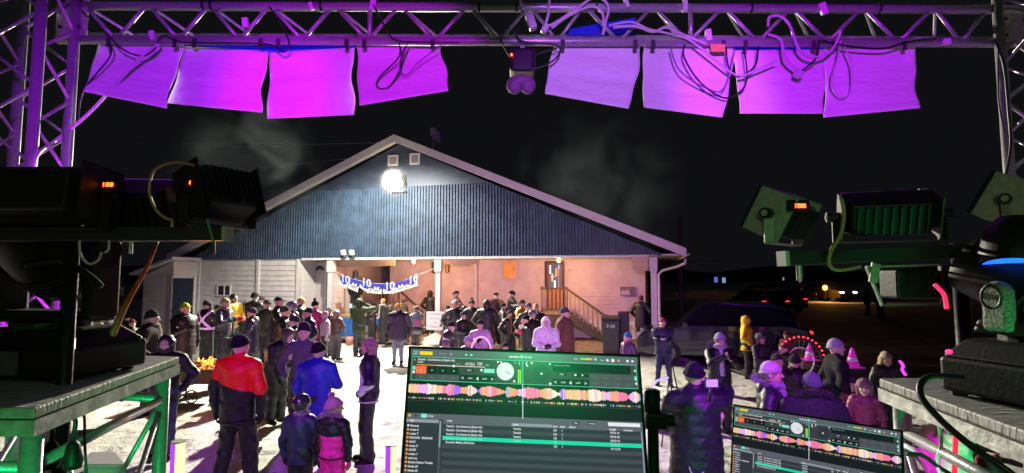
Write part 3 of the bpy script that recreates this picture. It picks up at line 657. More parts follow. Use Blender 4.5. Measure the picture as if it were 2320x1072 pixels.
# corner blocks with bolt plates
for (x0, y0, x1, y1, Y) in ((126, -20, 189, 80, 2.69), (2262, 30, 2345, 92, 2.68)):
    a, b_ = P(x0, y0, Y), P(x1, y1, Y); mb = MB(); mb.box(((a.x + b_.x) / 2, Y + .02, (a.z + b_.z) / 2), (abs(b_.x - a.x), .014, abs(a.z - b_.z))); bl = mb.build('corner_plate', mat('plate_alu', (.55, .54, .50), .45, .7, bump=.2, scale=20, vary=.2), tr, bevel=.004)
    mb = MB()
    for u in (.2, .8):
        for w in (.2, .8): c = Vector((a.x + (b_.x - a.x) * u, Y + .01, a.z + (b_.z - a.z) * w)); mb.tube([c, c - Vector((0, .012, 0))], .009, 8)
    mb.build('bolts', BLKM, bl)
mb = MB(); c = P(170, 112, 2.66); 
MB().prism([P(2262, 98, 2.69), P(2300, 98, 2.69), P(2275, 122, 2.69)][::-1], (0, .012, 0)).build('gusset', MC['plate_alu'], tr)

# white sheets clipped to the lower chord
def sheet_mat(name, col, tr_=0.35):
    m = bpy.data.materials.new(name); m.use_nodes = True; nt = m.node_tree; n = nt.nodes; L = nt.links
    b = n['Principled BSDF']; b.inputs['Base Color'].default_value = (*col, 1); b.inputs['Roughness'].default_value = .55
    t = n.new('ShaderNodeBsdfTranslucent'); t.inputs[0].default_value = (*col, 1); mx = n.new('ShaderNodeMixShader'); mx.inputs[0].default_value = tr_
    no = n.new('ShaderNodeTexNoise'); no.inputs['Scale'].default_value = 4.5; no.inputs['Distortion'].default_value = .8; bp = n.new('ShaderNodeBump'); bp.inputs['Strength'].default_value = .45; bp.inputs['Distance'].default_value = .03
    L.new(no.outputs[0], bp.inputs['Height']); L.new(bp.outputs[0], b.inputs['Normal'])
    L.new(b.outputs[0], mx.inputs[1]); L.new(t.outputs[0], mx.inputs[2]); L.new(mx.outputs[0], n['Material Output'].inputs[0]); return m
SHT = sheet_mat('white_sheet', (.80, .78, .82), .0); SHB = sheet_mat('blue_lit_sheet', (.02, .03, .75), .5)  # SHB: blue light on the sheet tops put into the colour
sheets = [
 ([(228, 92), (415, 98), (378, 245), (188, 206)], .10, 'leftmost white sheet hanging askew from the truss by the left tower', 1),
 ([(420, 104), (608, 116), (590, 255), (381, 233)], .06, 'second white sheet from the left, its lower right corner curled', 2),
 ([(611, 118), (802, 108), (800, 260), (606, 269)], .04, 'third white sheet from the left, squarest and most evenly lit', 3),
 ([(806, 92), (1000, 92), (1014, 205), (815, 239)], .10, 'fourth white sheet from the left with its lower edge rising to the right', 4),
 ([(1255, 92), (1458, 96), (1424, 246), (1235, 212)], .05, 'white sheet right of the centre gap with two horizontal creases', 5),
 ([(1460, 98), (1662, 100), (1643, 266), (1456, 243)], .05, 'white sheet with creases hanging below the orange tape', 6),
 ([(1664, 114), (1866, 112), (1872, 257), (1675, 257)], .07, 'white sheet behind the hanging white plug, second from the right tower', 7),
 ([(1868, 104), (2072, 104), (2082, 244), (1868, 266)], .09, 'rightmost white sheet, its lower left corner folded out', 8)]
for (q, crv, lb, sd_) in sheets:
    r = random.Random(sd_); NX, NY = 26, 18; Y0 = YT + .035; mb = MB(); vs = []
    cr = [(r.uniform(.2, .85), r.uniform(.003, .008), r.uniform(-.15, .15)) for _ in range(4)]
    for j in range(NY + 1):
        for i in range(NX + 1):
            u, v = i / NX, j / NY
            tx = q[0][0] + (q[1][0] - q[0][0]) * u; ty = q[0][1] + (q[1][1] - q[0][1]) * u
            bx = q[3][0] + (q[2][0] - q[3][0]) * u; by = q[3][1] + (q[2][1] - q[3][1]) * u
            px = tx + (bx - tx) * v; py = ty + (by - ty) * v
            px += (5 * math.sin(v * 5 + sd_) + 3 * math.sin(v * 11 + sd_ * 2)) * (2 * abs(u - .5)) * (1 if u > .5 else -.5) * (0 if v == 0 else 1) * .8
            Y = Y0 - crv * v * v * 1.2 + .012 * math.sin(u * 5 + sd_) * v
            for (c0, am, sl) in cr: Y += am * math.exp(-((v - c0 - sl * (u - .5)) / .07) ** 2)
            if abs(u - v) > 2: pass
            vs.append(P(px, py, Y))
    fs = [(j * (NX + 1) + i, (j + 1) * (NX + 1) + i, (j + 1) * (NX + 1) + i + 1, j * (NX + 1) + i + 1) for j in range(NY) for i in range(NX)]
    mb.add(vs, fs); o = mb.build('hanging_sheet', SHT, smooth=True); tag(o, lb, 'sheet', 'white sheets hanging from the truss'); rebase(o, vs[NX // 2])
    sd = o.modifiers.new('s', 'SOLIDIFY'); sd.thickness = .003
for q, lb in (([(410, 97), (880, 97), (800, 110), (610, 124)], 'strip of sheet with blue light painted in, along the truss above the middle left sheets'), ([(1645, 100), (1870, 100), (1870, 116), (1662, 118)], 'strip of sheet with blue light painted in, along the truss above the right sheets'), ([(1285, 66), (1440, 40), (1440, 80), (1285, 82)], 'crumpled piece of sheet with blue light painted in, inside the truss right of centre')):
    mb = MB(); Yg = YT + .06; mb.prism([P(*p, Yg) for p in q][::-1], (0, .004, 0)); o = mb.build('blue_lit_sheet', SHB); tag(o, lb, 'sheet strip', 'blue lit sheet strips on the truss'); rebase(o, P(*q[0], Yg))
# small tape tabs holding the sheets to the chord
for k_, px in enumerate((245, 395, 440, 590, 630, 785, 825, 980, 1275, 1440, 1480, 1640, 1690, 1845, 1890, 2050)):
    o = MB().box((0, 0, 0), (.022, .003, .05)).build('tape_tab', mat('gaffer_tape', (.04, .04, .045), .6)); o.location = P(px, yl(px) + 6, YT - .028); tag(o, 'dark tape tab holding the top edge of a white sheet to the chord', 'tape', 'tape tabs along the lower chord')
# cables along the truss
def cable(pts, r, m, label, Y=None, grp='cables on the truss', nm='cable', cat='cable'):
    Y = Y or YT - .045
    ps = spline([P(p[0], p[1], p[2] if len(p) > 2 else Y) for p in pts], 7)
    o = MB().tube(ps, r, 7).build(nm, m, smooth=True); tag(o, label, cat, grp); rebase(o, ps[0]); return o
cable([(185, 25), (240, 75), (275, 110), (320, 127), (350, 112), (370, 80), (420, 96), (600, 100), (640, 118), (655, 100), (640, 60), (610, 15)], .0045, CABK, 'thin black cable looping over the two leftmost sheets')
cable([(250, 96), (248, 130), (200, 190), (182, 225), (178, 270)], .004, CABK, 'thin dark cable falling along the left edge of the leftmost sheet')
cable([(360, 100), (318, 132), (250, 205), (195, 262), (130, 315), (85, 350, 2.42), (75, 390, 2.40)], .008, CABW, 'pale cable running diagonally from the truss down to the left tower')
cable([(905, 97), (903, 130), (860, 175), (855, 198), (880, 198), (905, 160), (912, 120), (925, 98)], .0045, CABK, 'thin black cable loop hanging over the fourth sheet')
cable([(1000, 102), (950, 140), (920, 170), (906, 152), (925, 97)], .003, mat('grey_cable', (.2, .2, .25), .5), 'thin grey cable loop on the fourth sheet')
cable([(845, 10), (870, 55), (895, 90), (960, 96), (1040, 97)], .0045, CABK, 'thin black cable over the truss above the fourth sheet')
cable([(1128, 75), (1150, 120), (1180, 155), (1215, 155), (1250, 140), (1268, 118), (1258, 102), (1180, 92), (1165, 60)], .0045, CABK, 'black cable loop around the hanging spotlight')
cable([(1178, 0), (1190, 25), (1202, 50), (1208, 68)], .008, CABW, 'white cable entering the truss above the hanging spotlight')
cable([(1245, 0), (1243, 30), (1240, 60), (1300, 25), (1350, -8), (1378, 15), (1372, 50), (1366, 78)], .008, CABW, 'white cable loop rising out of the truss right of centre')
cable([(1250, 64), (1290, 35), (1340, 15), (1365, 30), (1366, 60)], .0075, CABW, 'second white cable loop beside the white plug')
cable([(1390, 62), (1440, 60), (1480, 72), (1510, 62), (1545, 78), (1600, 100)], .008, CABW, 'pale double cable crossing the truss behind the orange tape')
cable([(1380, 58), (1430, 50), (1470, 66), (1530, 80), (1570, 96), (1650, 160), (1680, 172), (1720, 155), (1760, 138)], .006, CABW, 'white cable sagging across the third gap of the right sheets')
cable([(1551, 100), (1550, 130), (1585, 185), (1640, 222), (1680, 205), (1692, 170), (1685, 105)], .0048, CABK, 'black cable loop hanging over the sheet below the orange tape')
cable([(1518, 105), (1540, 160), (1600, 200), (1640, 200), (1665, 110)], .004, MC['grey_cable'], 'grey cable loop under the orange tape')
cable([(1718, 105), (1710, 150), (1670, 175), (1650, 150), (1645, 108)], .0048, CABK, 'black cable loop near the gap between the two right sheet pairs')
cable([(1740, 60), (1745, 38), (1770, 38), (1790, 60), (1812, 115), (1845, 130), (1880, 118), (1900, 85), (1905, 70)], .0075, CABW, 'white cable arching over the truss above the white plug')
cable([(1740, 78), (1768, 90), (1778, 130), (1800, 155), (1815, 168)], .0075, CABW, 'white cable carrying the hanging white plug')
cable([(1856, 90), (1850, 130), (1830, 150), (1818, 160)], .005, CABK, 'black cable joining the hanging white plug')
cable([(1905, 92), (1898, 130), (1884, 185), (1900, 220), (1925, 210), (1930, 150), (1912, 100)], .004, CABW, 'thin white cable loop on the rightmost sheet')
cable([(1860, 92), (1920, 105), (2000, 110), (2060, 95), (2120, 88)], .006, CABK, 'black cable drooping along the lower chord at right')
cable([(2255, 95), (2275, 150), (2285, 250), (2290, 330), (2278, 400)], .007, CABK, 'black cable running down the right tower', Y=2.66)
cable([(2262, 100), (2262, 220), (2275, 300)], .004, CABK, 'second thinner black cable on the right tower', Y=2.66)
# plugs, tape, clips
def boxy(name, px0, py0, px1, py1, Y, d, m, label, cat, grp=None, rot=0, bevel=.003):
    a, b_ = P(px0, py0, Y), P(px1, py1, Y); c = (a + b_) / 2; mb = MB(); mb.box((0, 0, 0), (abs(b_.x - a.x), d, abs(a.z - b_.z)), Matrix.Rotation(rad(rot), 3, 'Y')); o = mb.build(name, m, bevel=bevel); o.location = c; tag(o, label, cat, grp); return o
boxy('power_plug', 1194, 30, 1212, 68, YT - .06, .05, CABW, 'white power connector in the truss just right of the centre gap', 'plug', rot=-18, bevel=.008)
boxy('power_plug', 1228, 55, 1242, 76, YT - .06, .04, CABW, 'short white plug beside the centre power connector', 'plug', rot=30, bevel=.008)
boxy('power_plug', 1800, 160, 1818, 176, YT - .05, .035, CABW, 'white plug dangling in front of the right sheets', 'plug', rot=35, bevel=.006)
boxy('tape_patch', 1610, 100, 1644, 118, YT - .03, .006, mat('orange_tape', (.75, .48, .12), .6, bump=.4, scale=30), 'patch of orange tape on the lower chord', 'tape')
for px, py, w, h in ((556, 52, 12, 22), (345, 80, 10, 20), (845, 12, 12, 24), (1420, 8, 10, 20), (1552, 12, 12, 30), (1605, 80, 14, 26), (1865, 20, 16, 26), (2145, 94, 16, 12), (705, 14, 9, 16)):
    boxy('white_clip', px - w / 2, py - h / 2, px + w / 2, py + h / 2, YT - .03, .02, mat('clip_white', (.65, .62, .66), .5), 'small pale clamp gripping the truss', 'clamp', 'small pale clamps on the truss', rot=random.uniform(-20, 20))
# zip ties and dark wraps on chords
mb = MB()
for px in (462, 480, 728, 1085, 1170, 1350, 1700, 1990):
    for yy in (yt(px),): c = P(px, yy, YT); mb.tube([c - Vector((.004, 0, 0)), c + Vector((.006, 0, 0))], .0265, 12)
mb.build('chord_wraps', BLK, tr)
# hanging spotlight in the centre gap
hs = thing('hanging_spotlight', P(1183, 98, YT), 'dark spotlight hanging in the centre gap with a purple lens shroud', 'spotlight')
mb = MB(); mb.bar(P(1184, 95, YT), P(1184, 122, YT), .022, .02, up=(0, 1, 0)); mb.build('hook', ALU, hs)
mb = MB(); a, b_ = P(1155, 120, YT), P(1212, 172, YT); mb.box((a + b_) / 2, (b_.x - a.x, .16, a.z - b_.z)); mb.build('housing', mat('dark_glossy', (.03, .012, .035), .3), hs, bevel=.02)
mb = MB(); mb.ell(P(1166, 193, YT - .05), (.042, .03, .048)); mb.ell(P(1196, 193, YT - .05), (.042, .03, .048)); mb.ell(P(1181, 184, YT - .05), (.06, .03, .034)); mb.build('shroud', mat('mauve_shroud', (.20, .09, .22), .6), hs, smooth=True)
mb = MB(); mb.ell(P(1159, 124, YT - .09), (.006, .004, .008)); mb.build('indicator', mat('red_led', (1, .05, .02), .5, emit=(1, .05, .02), estr=8), hs)
cable([(1205, 130), (1230, 118), (1262, 110)], .004, CABK, 'short black cable from the hanging spotlight to the truss')

# ================================================================== truss tables with moving heads
PLY = mat('worn_ply_top', (.34, .33, .33), .55, bump=.5, scale=14, vary=.35, stretch=(1, 5, 1))
def truss_table(cs, zt, label, mirror):
    A_, B_, C_, D_ = [Vector(c) for c in cs]
    th = thing('truss_table', (B_.x, B_.y, .75), label, 'table', 'truss tables at the front of the stage')
    q = [Vector((c.x, c.y, zt)) for c in (A_, B_, C_, D_)]
    if (q[1] - q[0]).cross(q[2] - q[1]).z < 0: q = q[::-1]
    cen = sum(q, Vector()) / 4; q = [c + (c - cen).normalized() * .06 for c in q]
    mb = MB(); mb.hexa([c - Vector((0, 0, .03)) for c in q] + q); mb.build('table_top', PLY, th, bevel=.005)
    mb = MB(); q2 = [c + (c - cen).normalized() * .004 for c in q]; mb.hexa([c - Vector((0, 0, .075)) for c in q2] + [c - Vector((0, 0, .033)) for c in q2]); mb.build('edge_frame', mat('edge_alu', (.45, .46, .44), .5, .6, bump=.3, scale=25, vary=.25), th)
    for c in (A_, B_, C_, D_): 
        MB().tube([(c.x, c.y, .75), (c.x, c.y, zt - .076)], .026, 16).build('leg', ALU, th, smooth=True)
    pr = [(A_, B_), (B_, C_), (C_, D_), (D_, A_)]
    for a, b_ in pr:
        d = (b_ - a).normalized() * .026
        MB().tube([(a.x + d.x, a.y + d.y, zt - .17), (b_.x - d.x, b_.y - d.y, zt - .17)], .016, 12).build('rail', ALU, th, smooth=True)
        MB().tube([(a.x + d.x, a.y + d.y, .95), (b_.x - d.x, b_.y - d.y, .95)], .016, 12).build('rail', ALU, th, smooth=True)
        m_ = (a + b_) / 2
        MB().tube([(a.x + d.x, a.y + d.y, zt - .22), (m_.x, m_.y, zt - .72), (b_.x - d.x, b_.y - d.y, zt - .22)], .0115, 10).build('brace', ALU, th, smooth=True)
        MB().tube([(a.x + d.x, a.y + d.y, 1.0), (m_.x, m_.y, zt - .74), (b_.x - d.x, b_.y - d.y, 1.0)], .0115, 10).build('brace', ALU, th, smooth=True)
    return th
ZT = 2.10
def TP(px, py): return G(px, py, ZT)
tl = [TP(78, 915), TP(372, 812), TP(205, 790), TP(-190, 905)]
tl = [(tl[0].x, tl[0].y, 0), (tl[1].x, tl[1].y, 0), (-2.12, 2.42, 0), (-2.02, tl[0].y + .02, 0)]
tabL = truss_table(tl, ZT, 'silver truss table lit green at left, carrying the black moving head', 0)
a_, b__ = TP(2040, 862), TP(2390, 985)
tabR = truss_table([(b__.x, b__.y, 0), (a_.x, a_.y, 0), (2.1, a_.y + .05, 0), (1.95, b__.y, 0)], ZT, 'silver truss table lit green at right with a worn pale top', 1)

LEDR = mat('red_display', (1, .1, .02), .5, emit=(1.0, .10, .015), estr=7)
GREYM = mat('flecked_grey', (.28, .27, .25), .75, bump=.6, scale=140, vary=.45)
def moving_head(base, sx, sy, tilt, yaw, label, armm, scale=1.0, ar_=.062, hzz=.27):
    th = thing('moving_head', base, label, 'moving head light', 'moving head lights on the truss tables'); b0 = Vector(base)
    R = Matrix.Rotation(rad(yaw), 3, 'Z')
    def L(x, y, z): return b0 + R @ Vector((x, y, z))
    # base: bevelled box with sloping shoulders
    mb = MB(); h = .15
    mb.hexa([L(-sx, -sy, .012), L(sx, -sy, .012), L(sx, sy, .012), L(-sx, sy, .012), L(-sx, -sy, h * .75), L(sx, -sy, h * .75), L(sx, sy, h * .75), L(-sx, sy, h * .75)])
    mb.build('base', BLK, th, bevel=.012)
    mb = MB(); mb.hexa([L(-sx * .98, -sy * .98, h * .75), L(sx * .98, -sy * .98, h * .75), L(sx * .98, sy * .98, h * .75), L(-sx * .98, sy * .98, h * .75), L(-sx * .7, -sy * .7, h * 1.12), L(sx * .7, -sy * .7, h * 1.12), L(sx * .7, sy * .7, h * 1.12), L(-sx * .7, sy * .7, h * 1.12)])
    mb.build('base_cover', BLK, th, bevel=.01)
    mb = MB(); mb.hexa([L(-sx * .8, -sy - .012, .025), L(sx * .35, -sy - .012, .025), L(sx * .35, -sy - .001, .025), L(-sx * .8, -sy - .001, .025), L(-sx * .8, -sy - .012, h * .7), L(sx * .35, -sy - .012, h * .7), L(sx * .35, -sy - .001, h * .7), L(-sx * .8, -sy - .001, h * .7)]); pn = mb.build('control_panel', mat('panel_grey', (.07, .07, .07), .35, vary=.2, scale=10), th, bevel=.004)
    mb = MB(); c = L(-sx * .1, -sy - .013, h * .38); mb.tube([c, c + R @ Vector((0, -.008, 0))], .022, 20); mb.build('dial', BLKM, pn)
    for k in range(4):
        aa = PI / 2 * k; cc = c + R @ Vector((.036 * math.cos(aa), -.002, .036 * math.sin(aa))); mb = MB(); mb.tube([cc, cc + R @ Vector((0, -.005, 0))], .007, 8); mb.build('button', mat('button_grey', (.2, .2, .2), .5), pn)
    mb = MB(); mb.hexa([L(-sx * .72, -sy - .0135, .06), L(-sx * .3, -sy - .0135, .06), L(-sx * .3, -sy - .0125, .06), L(-sx * .72, -sy - .0125, .06), L(-sx * .72, -sy - .0135, .095), L(-sx * .3, -sy - .0135, .095), L(-sx * .3, -sy - .0125, .095), L(-sx * .72, -sy - .0125, .095)]); mb.build('display', mat('lcd', (.01, .02, .03), .1), pn)
    for x in (-1, 1):
        for y in (-1, 1): MB().tube([L(x * sx * .8, y * sy * .8, 0), L(x * sx * .8, y * sy * .8, .012)], .02, 8).build('foot', BLKM, th)
    # yoke: floor of the yoke and two rounded arms
    zy = h * 1.12; aw = sx * .82
    mb = MB(); mb.tube([L(0, 0, zy - .01), L(0, 0, zy + .02)], sx * .5, 20); mb.build('turntable', BLK, th, smooth=False)
    yk = MB(); yk.hexa([L(-aw, -.075, zy + .02), L(aw, -.075, zy + .02), L(aw, .075, zy + .02), L(-aw, .075, zy + .02), L(-aw, -.06, zy + .06), L(aw, -.06, zy + .06), L(aw, .06, zy + .06), L(-aw, .06, zy + .06)]); yk.build('yoke', BLK, th, bevel=.01)
    hz = hzz * scale + zy
    for sg in (-1, 1):
        mb = MB(); prof = []
        for k in range(13): aa = PI * k / 12; prof.append((math.cos(aa) * ar_, hz + math.sin(aa) * ar_))
        poly = [L(sg * aw - .02, y, z) for y, z in [(ar_, zy + .03)] + prof + [(-ar_, zy + .03)]]
        mb.prism(poly, R @ Vector((.04, 0, 0))); ar = mb.build('yoke_arm', armm, th, bevel=.012)
        mb = MB(); ps = [L(sg * aw - (.026 if sg < 0 else -.026), math.cos(2 * PI * k / 24) * ar_ * .72, hz - .01 + math.sin(2 * PI * k / 24) * ar_ * .9) for k in range(25)]; mb.tube(ps, .004, 5); mb.build('arm_ring', BLKM, ar)
    # head: lathe body between the arms
    M = R @ Matrix.Rotation(rad(tilt), 3, 'X'); hc = L(0, 0, hz); k0 = aw - .03
    prof = [(-.17, .35), (-.165, .62), (-.12, .80), (-.05, .95), (.03, .97), (.09, .93), (.13, .98), (.175, 1.0), (.185, .90)]
    mb = MB(); nn = 28; vs = [hc + M @ Vector((k0 * r * math.cos(2 * PI * j / nn), k0 * r * math.sin(2 * PI * j / nn), z * scale)) for z, r in prof for j in range(nn)]
    mb.add(vs, [(i * nn + j, i * nn + (j + 1) % nn, (i + 1) * nn + (j + 1) % nn, (i + 1) * nn + j) for i in range(len(prof) - 1) for j in range(nn)] + [tuple(range(nn - 1, -1, -1))]); hd = mb.build('head', BLK, th, smooth=True)
    mb = MB(); vs = [hc + M @ Vector((k0 * .89 * math.cos(2 * PI * j / nn), k0 * .89 * math.sin(2 * PI * j / nn), .18 * scale)) for j in range(nn)]; mb.add(vs, [tuple(range(nn))]); ln = mb.build('lens', mat('lens_glass', (.02, .02, .03), .05), hd)
    mb = MB()
    for k in range(6):
        z = -.13 + .018 * k; r = .80 + (z + .12) * 2.0; vs = [hc + M @ Vector((k0 * (r + .035) * math.cos(2 * PI * j / nn), k0 * (r + .035) * math.sin(2 * PI * j / nn), z * scale)) for j in range(nn + 1)]; mb.tube(vs, .0035, 4)
    mb.build('cooling_fins', BLKM, hd)
    return th, hc, M
lm = G(95, 862, ZT); 
moving_head((-1.66, 1.93, ZT), .235, .17, 42, -8, 'big black moving head light on the left truss table, mostly in silhouette', BLK, 1.05)
moving_head((1.47, 1.50, ZT), .165, .15, -55, 14, 'black moving head on the right truss table with a flecked grey yoke arm', GREYM, .92, .034, .145)

# ================================================================== light bars on stands
DKB = mat('bar_black', (.045, .05, .047), .35, .3, bump=.1, scale=40)
def light_bar(pa, pb, px_pole, label, Yp):
    th = thing('light_bar_stand', (pb.x, pb.y, .75), label, 'light stand', 'crossbar light stands')
    MB().bar(pa, pb, .045, .045).build('crossbar', DKB, th, bevel=.003)
    for e, o_ in ((pa, pb), (pb, pa)):
        d = (e - o_).normalized(); MB().bar(e, e + d * .012, .047, .047).build('end_cap', mat('cap_pale', (.4, .4, .38), .6), th)
    return th
pa, pb = P(512, 530, 1.70), P(-60, 533, 1.70)
lbL = light_bar(pb, pa, 0, 'dark crossbar light stand at left carrying two black wash lights', 1.7)
pole = P(150, 560, 1.72); ORG[lbL.name] = Vector(lbL.location)
MB().tube([(pole.x, 1.745, .75), (pole.x, 1.745, P(200, 500, 1.74).z)], .0225, 14).build('pole', BLKM, lbL, smooth=True)
for aa in (90, 210, 330):
    MB().tube([(pole.x, 1.745, 1.1), (pole.x + .42 * math.cos(rad(aa)), 1.745 + .42 * math.sin(rad(aa)), .76)], .012, 8).build('leg', BLKM, lbL)
for px in (297, 484):
    c = P(px, 548, 1.70); MB().tube([c, c - Vector((0, 0, .038))], .006, 8).build('bolt', ALU if px < 400 else BLKM, lbL)
pa2, pb2 = P(1778, 586, 1.66), P(2380, 560, 1.78)
lbR = light_bar(pa2, pb2, 0, 'green lit crossbar light stand at right carrying grey bracketed lights', 1.7)
pole2 = P(2185, 590, 1.78)
MB().tube([(pole2.x, 1.80, .75), (pole2.x, 1.80, 2.56)], .0225, 14).build('pole', BLKM, lbR, smooth=True)
for aa in (90, 210, 330):
    MB().tube([(pole2.x, 1.80, 1.1), (pole2.x + .42 * math.cos(rad(aa)), 1.80 + .42 * math.sin(rad(aa)), .76)], .012, 8).build('leg', BLKM, lbR)
c = P(1810, 600, 1.66); MB().tube([c, c - Vector((0, 0, .05))], .009, 8).build('bolt', ALU, lbR)

def wash(c, yaw, tilt, w, h, d, label, brm, sidem, digits=None, grp='wash lights on the crossbars', fins=True):
    """box wash light in a U bracket; c is the pivot; local -Y is its front, +Y its back"""
    th = thing('wash_light', c, label, 'wash light', grp); c = Vector(c)
    R = Matrix.Rotation(rad(yaw), 3, 'Z'); M = R @ Matrix.Rotation(rad(tilt), 3, 'X')
    mb = MB(); cs = [(-w / 2, -d / 2, -h / 2), (w / 2, -d / 2, -h / 2), (w * .42, d / 2, -h * .38), (-w * .42, d / 2, -h * .38), (-w / 2, -d / 2, h / 2), (w / 2, -d / 2, h / 2), (w * .42, d / 2, h * .38), (-w * .42, d / 2, h * .38)]
    mb.hexa([c + M @ Vector(p) for p in cs]); bd = mb.build('housing', BLK, th, bevel=.008)
    mb = MB(); mb.box(c + M @ Vector((0, -d / 2 - .008, 0)), (w * .96, .014, h * .96), M); mb.build('front_glass', mat('lens_glass', (.02, .02, .03), .05), th)
    if fins:
        mb = MB()
        for k in range(9): x = (-.36 + .09 * k) * w; mb.box(c + M @ Vector((x, d / 2 + .006, 0)), (.005, .02, h * .66), M)
        mb.build('cooling_fins', BLKM, bd)
    for sg in (-1, 1):
        mb = MB(); mb.box(c + M @ Vector((sg * (w / 2 + .004), 0, 0)), (.005, d * 1.0, h * .98), M); mb.build('side_plate', sidem, th)
        mb = MB(); mb.tube([c + R @ Vector((sg * (w / 2 + .012), 0, 0)), c + R @ Vector((sg * (w / 2 + .045), 0, 0))], .017, 14); kb = mb.build('knob', BLKM, th)
        mb = MB(); mb.tube([c + R @ Vector((sg * (w / 2 + .0455), 0, 0)), c + R @ Vector((sg * (w / 2 + .048), 0, 0))], .010, 12); mb.build('washer', brm, kb)
        mb = MB(); mb.bar(c + R @ Vector((sg * (w / 2 + .016), 0, .015)), c + R @ Vector((sg * (w / 2 + .016), 0, -h * .62)), .004, .030, up=(0, 1, 0) if abs(yaw) < 45 else (1, 0, 0)); mb.build('bracket_arm', brm, th)
    mb = MB(); mb.bar(c + R @ Vector((-(w / 2 + .018), 0, -h * .62)), c + R @ Vector((w / 2 + .018, 0, -h * .62)), .030, .005); mb.build('bracket_base', brm, th)
    if digits:
        mb = MB(); o = c + M @ Vector((digits[1], d / 2 + .02, digits[2])); put_text(mb, digits[0], o, M @ Vector((-1, 0, 0)) if digits[3] else M @ Vector((1, 0, 0)), M @ Vector((0, 0, 1)), .030, width=.042, bold=True, center=True); mb.build('display_digits', LEDR, bd)
    return th
GRYB = mat('bracket_grey', (.34, .33, .27), .55, .2, bump=.2, scale=50, vary=.15)
wash(P(500, 440, 1.72), 242, 20, .20, .17, .13, 'angled black wash light at the right end of the left crossbar', BLKM, BLK)
wash(P(300, 470, 1.80), 185, -22, .30, .17, .14, 'finned black wash light in the middle of the left crossbar, green on its back', BLKM, BLK)
wash(P(70, 440, 1.62), 178, 5, .44, .17, .16, 'long black wash light at the left end of the left crossbar', BLKM, BLK, fins=False)
def digits(px, py, Y, txt, wd, label):
    o = P(px, py, Y); th = thing('display_unit', o, label, 'display', 'red number displays on the lights')
    mb = MB(); mb.box(o + Vector((0, .012, .008)), (wd * 1.7, .018, .035)); mb.build('casing', BLK, th)
    mb = MB(); put_text(mb, txt, o - Vector((0, 0, .0)), (1, 0, 0), (0, 0, 1), .019, width=wd, bold=True, center=True); mb.build('display_digits', LEDR, th)
digits(243, 423, 1.60, '188', .036, 'red 188 display glowing behind the left crossbar')
digits(432, 419, 1.62, '8', .012, 'single red figure display beside the curved cable at left')
digits(1813, 471, 1.60, '1888', .036, 'red 1888 display glowing above the right crossbar')
# right side bracket lights
wash(P(1748, 484, 1.66) + Vector((.07, .07, 0)), 222, -28, .19, .15, .12, 'wash light with pale grey side plate at the left end of the right crossbar', GRYB, GRYB)
wash(P(2285, 452, 1.66) + Vector((.07, .07, 0)), 222, -28, .19, .15, .12, 'wash light with pale grey side plate at the far right edge', GRYB, GRYB)
wash(P(2010, 488, 1.74), 158, -24, .26, .14, .10, 'dark wash light with a speckled back in the middle of the right crossbar', BLKM, mat('speckled_dark', (.10, .10, .09), .7, bump=.4, scale=120, vary=.5))
# lamp slung below the right bar
th = thing('slung_lamp', P(2040, 640, 1.74), 'dark floodlight slung in a thin pale frame below the right crossbar', 'floodlight')
q = [P(1963, 605, 1.74), P(2130, 600, 1.74), P(2135, 690, 1.74), P(1998, 692, 1.74)]
for a, b_ in zip(q, q[1:] + q[:1]): MB().bar(a, b_, .012, .006).build('frame_bar', GRYB if a is q[0] or b_ is q[0] else mat('frame_mauve', (.18, .08, .14), .5), th)
MB().bar(P(1985, 597, 1.73), P(1978, 640, 1.73), .006, .028, up=(1, 0, 0)).build('clamp', GRYB, th)
mb = MB(); a, b_ = P(2010, 612, 1.78), P(2112, 676, 1.78); mb.box((a + b_) / 2, (b_.x - a.x, .09, a.z - b_.z)); mb.build('housing', BLK, th, bevel=.008)
# blue lit lens at the right edge
th = thing('blue_par', P(2300, 604, 1.50), 'par light at the right edge with its lens glowing blue', 'par light')
c = P(2302, 604, 1.50); M = Matrix.Rotation(rad(14), 3, 'Y') @ Matrix.Rotation(rad(-12), 3, 'X')
nn = 28; mb = MB(); prof = [(-.004, .075), (.0, .082), (-.03, .085), (-.10, .07), (-.14, .045)][1:]
def lathe(mb, c, M, prof, nn, sx=1):
    vs = [c + M @ Vector((sx * r * math.cos(2 * PI * j / nn), r * math.sin(2 * PI * j / nn), -z)) for z, r in prof for j in range(nn)]
    mb.add(vs, [(i * nn + j, i * nn + (j + 1) % nn, (i + 1) * nn + (j + 1) % nn, (i + 1) * nn + j) for i in range(len(prof) - 1) for j in range(nn)] + [tuple(range((len(prof) - 1) * nn, len(prof) * nn))])
lathe(mb, c, M, prof, nn); mb.build('housing', BLK, th, smooth=True)
mb = MB(); vs = [c + M @ Vector((.074 * math.cos(2 * PI * j / nn), .074 * math.sin(2 * PI * j / nn), -.001)) for j in range(nn)]; mb.add(vs, [tuple(range(nn))]); mb.build('lens', mat('blue_lens', (.05, .2, 1), .3, emit=(.01, .10, 1.0), estr=2.6), th)
